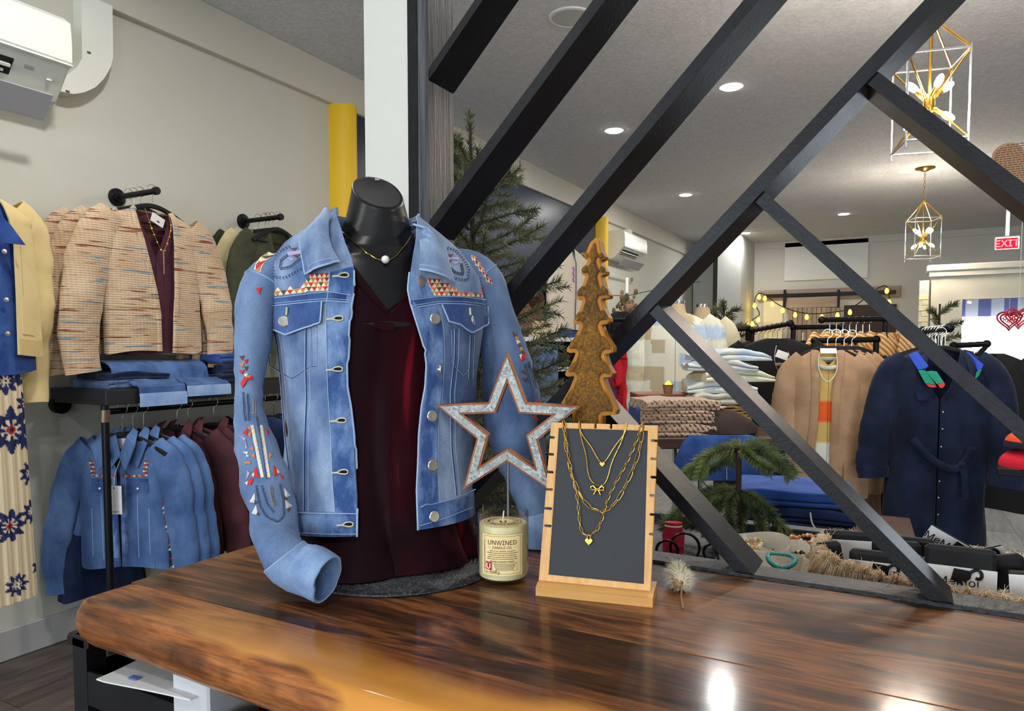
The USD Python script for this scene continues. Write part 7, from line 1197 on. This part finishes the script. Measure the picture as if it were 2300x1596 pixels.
# ------------------------------------------------------------------ display table with folded clothes
tp0, tp1 = atD(1478, 992, 2.75), atD(1760, 1000, 2.75); TZ = tp0[2]
dt = Thing('display_table', 'dark brown wooden display table holding folded scarves and sweaters', 'table', loc=(tp0[0]-.25, tp0[1], 0), rz=math.atan2(*(tp1-tp0)[[1, 0]])); m_dkw = mat('dark_walnut', (64, 40, 30), .5, col2=(82, 52, 38), sc=4, st=(1, 9, 9)); dt.add('top', bx(0, .80, 0, .75, TZ-.045, TZ, .004), m_dkw)
for x in (.03, .72):
    for y in (.03, .67): dt.add('leg', bx(x, x+.05, y, y+.05, 0, TZ-.045, .002), m_frame_b)
dt.add('lower_shelf', bx(.03, .77, .03, .72, .40, .42, .002), m_frame_b)
m_hound = usdkit.material(stage, '/World/Looks/houndstooth', {'tc': ('texture_coordinate', {}), 'm': ('mapping', dict(rotation=(0, 0, .5))), 'c': ('checker_texture', dict(scale=72, color1=lin((52, 38, 34)), color2=lin((196, 158, 130)))), 'w': ('wave_texture', dict(bands_direction='diagonal', scale=22, distortion=1.)), 'x': ('mix_color', dict(b=lin((206, 170, 142)))), 'p': ('principled_bsdf', dict(roughness=.9, sheen_weight=.3))}, [('tc.object', 'm.vector'), ('m.vector', 'c.vector'), ('m.vector', 'w.vector'), ('w.fac', 'x.fac'), ('c.color', 'x.a'), ('x.result', 'p.base_color')], surface='p.BSDF')
ang = dt.rz
for k, (px, dz, w, h, m, lab) in enumerate(((1520, 0, .30, .052, m_hound, 'houndstooth scarf, lowest of its stack'), (1512, .054, .29, .05, m_hound, 'houndstooth scarf, middle of its stack'), (1516, .106, .31, .045, m_hound, 'houndstooth scarf, topmost of its stack'))):
    p = atz(px, 975, TZ); p = dt.w(np.array([[dt.l(p)[0], .16, TZ+dz]]))[0]; t = Thing('folded_scarf', lab+' on the display table', 'scarf', p, ang+.1*k-.1, 'folded houndstooth scarves'); t.add('cloth', folded(w, .26, h, 3+k % 2, k+3), m); t.add('fringe', J(*[tube([(w/2-.005, -.11+.02*i, .012), (w/2+.025, -.11+.02*i+.004, .006)], .0018, 4) for i in range(12)]), mat('fringe_beige', (196, 160, 132), .9), kind='stuff')
p = dt.w(np.array([[dt.l(atz(1640, 990, TZ))[0], .17, TZ]]))[0]; bs = Thing('folded_brown_sweater', 'dark brown folded sweater with white tag on the display table', 'sweater', p, ang); bs.add('cloth', loft(np.array([[(a_*np.sign(math.cos(t))*abs(math.cos(t))**.6+dx+.008*math.sin(t*3+z*60), b_*np.sign(math.sin(t))*abs(math.sin(t))**.6+.006*math.sin(t*5), z*(1-.12*math.cos(t))+.004*math.sin(t*4)*(z > .03)+.0005) for t in ang_pts(48)] for z, a_, b_, dx in ((.0, .165, .14, 0), (.012, .175, .15, 0), (.03, .168, .146, .004), (.05, .155, .138, .01), (.07, .138, .125, .014), (.088, .115, .105, .016), (.1, .08, .075, .018), (.104, .03, .03, .018))])), mat('espresso_knit', (48, 34, 30), .9, col2=(58, 42, 36), sc=16, bump=.15)); bs.add('tag', T(box((0, 0, 0), (.05, .025, .003), .001), (.02, -.05, .115), rz=.4), mat('white_card', (232, 232, 228), .7))
p = dt.w(np.array([[dt.l(atz(1450, 955, TZ))[0], .22, TZ]]))[0]; t = Thing('folded_jeans', 'royal blue folded cloth left of the houndstooth scarves', 'jeans', p, ang, 'folded jeans on tables'); t.add('cloth', folded(.2, .25, .12, 3, 9), m_den2)
hg0 = dt.l(atD(1645, 1035, 2.72)); hj2 = Thing('hanging_jeans', 'royal blue frayed jeans draped over the front edge of the display table', 'jeans', loc=(dt.loc[0], dt.loc[1], 0), rz=ang); g = np.array([[(hg0[0]+x*(.10+.03*q), y, z) for x in np.linspace(-1, 1, 18)] for q, (y, z) in enumerate(((.10, TZ+.004), (.0, TZ+.006), (-.012, TZ-.02), (-.014, TZ-.09), (-.012, TZ-.17)))]); hj2.add('leg', shell(g, .008), m_den2); hj2.add('seam', tube([(hg0[0]+.015, -.020, TZ-.02), (hg0[0]+.02, -.021, TZ-.165)], .002, 5), m_stitch)
# wooden cube shelf with a candle cup, sweaters on a wicker basket
cs0 = atD(1450, 892, 3.1); cz = cs0[2]; p = dt.w(np.array([[dt.l(cs0)[0], .46, TZ]]))[0]; cub = Thing('wooden_riser', 'rounded reddish wooden riser with a candle cup on top', 'display riser', p, ang); hgt = cz-TZ; m_redw = mat('reddish_wood', (126, 66, 40), .4, col2=(146, 80, 48), sc=4, st=(1, 8, 8)); Lr = .34
cub.add('hoop', J(bx(0, Lr, 0, .2, hgt-.018, hgt, .004), bx(0, .018, 0, .2, 0, hgt-.01, .004), bx(Lr-.018, Lr, 0, .2, 0, hgt-.01, .004)), m_redw); cub.add('back', bx(.018, Lr-.018, .195, .2, 0, hgt-.018, .001), m_redw)
q = cub.w(np.array([[cub.l(atD(1532, 888, 3.1))[0], .06, hgt]]))[0]; cc = Thing('candle_cup', 'little wooden cup with a glowing yellow candle on the riser', 'candle', q); cc.add('cup', lathe([(.0001, 0), (.019, 0), (.026, .042), (.023, .042), (.0001, .03)], 20), mat('birch_cup', (150, 104, 64), .7, bump=.3)); cc.add('flame', lathe([(.0001, .03), (.018, .034), (.014, .05), (.004, .058), (.0001, .06)], 12), glow('candle_glow', (255, 190, 40), 3.))
for k, (c, px, lab) in enumerate((((190, 20, 40), 1497, 'small red cloth roll under the wooden riser'), ((206, 110, 86), 1552, 'coral pink folded cloth beside the wooden riser'))): q = dt.w(np.array([[dt.l(atD(px, 920, 3.0))[0], .40, TZ]]))[0]; t = Thing('cloth_roll', lab, 'cloth', q, ang); t.add('roll', folded(.06, .12, .08, 2, k), mat(f'roll_{k}', c, .8))
wb0 = dt.w(np.array([[dt.l(atD(1650, 930, 3.0))[0], .50, TZ]]))[0]; wk = Thing('wicker_basket', 'tan woven wicker basket under the pile of pale sweaters', 'basket', wb0, ang); m_wick = mat('wicker', (176, 140, 84), .7, col2=(128, 96, 56), sc=60, bump=.3); hb_ = .10
for z in range(8):
    rr2 = np.array([(np.sign(math.cos(t))*abs(math.cos(t))**.5*.17, np.sign(math.sin(t))*abs(math.sin(t))**.5*.13, .006+z*.0125+.003*math.sin(t*14+z*math.pi)) for t in ang_pts(56)]); wk.add('woven_ring', tube(rr2, .0065, 6, closed=True), m_wick)
wk.add('bottom', bx(-.16, .16, -.12, .12, 0, .008, .002), m_wick)
for k, (dx, dz, w, h, c, c2, lab) in enumerate(((-.03, .0, .30, .05, (222, 214, 190), (206, 202, 186), 'lowest'), (-.02, .052, .31, .05, (206, 214, 218), (222, 222, 206), 'second'), (.03, .104, .32, .048, (226, 220, 190), (214, 214, 190), 'third'), (-.02, .154, .31, .045, (190, 204, 220), (224, 222, 206), 'fourth'), (.02, .2, .31, .042, (224, 222, 206), (180, 198, 222), 'topmost'))):
    q = wk.w(np.array([[dx+.05, -.01, hb_+.003+dz]]))[0]; t = Thing('pale_sweater', f'pale cream and blue folded sweater on the wicker basket, {lab} of the pile', 'sweater', q, ang+.12*(-1)**k, 'pale folded sweaters on the wicker basket'); t.add('cloth', folded(w, .27, h*1.15, 2, k+20, .06, 3.2), mat(f'pale_knit_{k}', c, .95, col2=c2, sc=7, bump=.3, bsc=120))
# low stand with blue jeans behind the counter
lz = atD(1790, 1192, 2.25)[2]; lo_ = Thing('low_table', 'low dark table behind the counter holding royal blue jeans', 'table', loc=(*atD(1790, 1192, 2.35)[:2], 0), rz=.05); lo_.add('top', bx(-.30, .34, -.22, .25, lz-.03, lz, .003), m_dkw)
for x in (-.28, .29):
    for y in (-.2, .2): lo_.add('leg', bx(x, x+.03, y, y+.03, 0, lz-.03, .002), m_frame_b)
for k, (h, dz, w, m, lab) in enumerate(((.045, 0, .36, m_navyd, 'lowest'), (.045, .047, .36, denim('denim_ink', (24, 38, 76), (38, 58, 104), 12), 'middle'), (.05, .094, .35, denim('denim_cobalt', (34, 66, 136), (52, 88, 158), 9), 'topmost'))): q = lo_.w(np.array([[-.01, -.06, lz+dz]]))[0]; t = Thing('blue_jeans', f'royal blue folded jeans on the low table, {lab} of the stack', 'jeans', q, .05+.06*k, 'folded jeans on the low table'); t.add('cloth', folded(w, .28, h, 3, k+31), m)
q = lo_.w(np.array([[.14, -.19, lz+.012]]))[0]; t = Thing('jeans_label', 'white swing label with a ribbon at the foot of the jeans stack', 'label', q, .2); t.add('card', box((0, 0, .006), (.09, .04, .002), .0005), mat('white_card', (232, 232, 228), .7)); t.add('ribbon', tube(spline([(-.04, 0, .008), (-.08, .0, .03), (-.09, .01, .07)], 12), .0025, 5), m_white)
for k in range(3): q = lo_.w(np.array([[.06+.09*k, -.20, lz]]))[0]; t = Thing('patterned_cloth', ('orange patterned folded cloth, left, under the white label', 'red patterned folded cloth, middle, under the white label', 'teal patterned folded cloth, right, under the white label')[k], 'cloth', q, .1); t.add('cloth', folded(.085, .05, .011, 1, k), mat(f'patterned_{k}', ((216, 120, 50), (190, 50, 40), (60, 130, 140))[k], .8, col2=(226, 206, 160), sc=40))
# hats at the right edge on a dark stand
hz = atD(2270, 1052, 2.75)[2]; hp_ = atD(2275, 1052, 2.85); hs = Thing('hat_stand', 'dark stand holding the colourful knit hats at the right edge', 'stand', loc=(hp_[0], hp_[1], 0), rz=face(hp_)); hs.add('top', bx(-.05, .3, -.13, .13, hz-.03, hz, .003), m_frame_b); hs.add('post', bx(.08, .16, -.04, .04, 0, hz-.03, .002), m_frame_b)
def beanie(lab, z, cols, sx, nm='knit_hat'):
    q = hs.w(np.array([[.07, -.02, z]]))[0]; t = Thing(nm, lab, 'hat', q, hs.rz); n = len(cols)
    for i, c in enumerate(cols):
        h0, h1 = i/n, (i+1)/n; P = [(sx*math.sqrt(max(.002, 1-(h*1.0)**2.4)), h*.075) for h in np.linspace(h0, h1, 5)]; t.add('stripe', lathe([(.0001, P[0][1])]+P+[(.0001, P[-1][1])], 30), mat('hat_%d_%d_%d' % c, c, .9, bump=.35, bsc=140), smooth=50)
beanie('plump red knit hat, lowest at the right edge', hz, [(206, 20, 44), (206, 20, 44)], .12); beanie('teal, orange and navy striped knit hat on top of the red hat', hz+.076, [(24, 28, 48), (222, 74, 38), (72, 170, 150)], .105)
# small pines further back
for px, py, D, hgt_, lab in ((1625, 770, 5.6, .55, 'small dark pine standing behind the coral tops'), (2108, 775, 5.2, .55, 'small sparse pine behind the crowded hanger arm')):
    p = atD(px, py, D); t = Thing('small_pine', lab, 'artificial pine', loc=(p[0], p[1], p[2]-.25), rz=face(p)); rg = np.random.default_rng(int(px)); t.add('trunk', tube([(0, 0, 0), (0, 0, hgt_)], [.012, .006], 8), m_bark); NP, ND = [], []
    for k in range(16 if px < 2000 else 9):
        z = .12+(hgt_-.15)*(k/(16 if px < 2000 else 9)); a_ = k*2.4; L = .24*(1.1-z/hgt_)+.05; d = np.array([math.cos(a_), math.sin(a_), 0]); P = np.array([(0, 0, z), d*L*.5+[0, 0, z+.05], d*L+[0, 0, z+.07]]); t.add('branch', tube(P, .005, 5), m_bark); c, v = branch_needles(P, 90, .05, rg, .6); NP.append(c); ND.append(v)
    bristles('needles', t, np.vstack(NP), np.vstack(ND), .006, m_needled); t.add('stand', bx(-.06, .06, -.06, .06, -(p[2]-.25), 0, .003), m_frame_b)
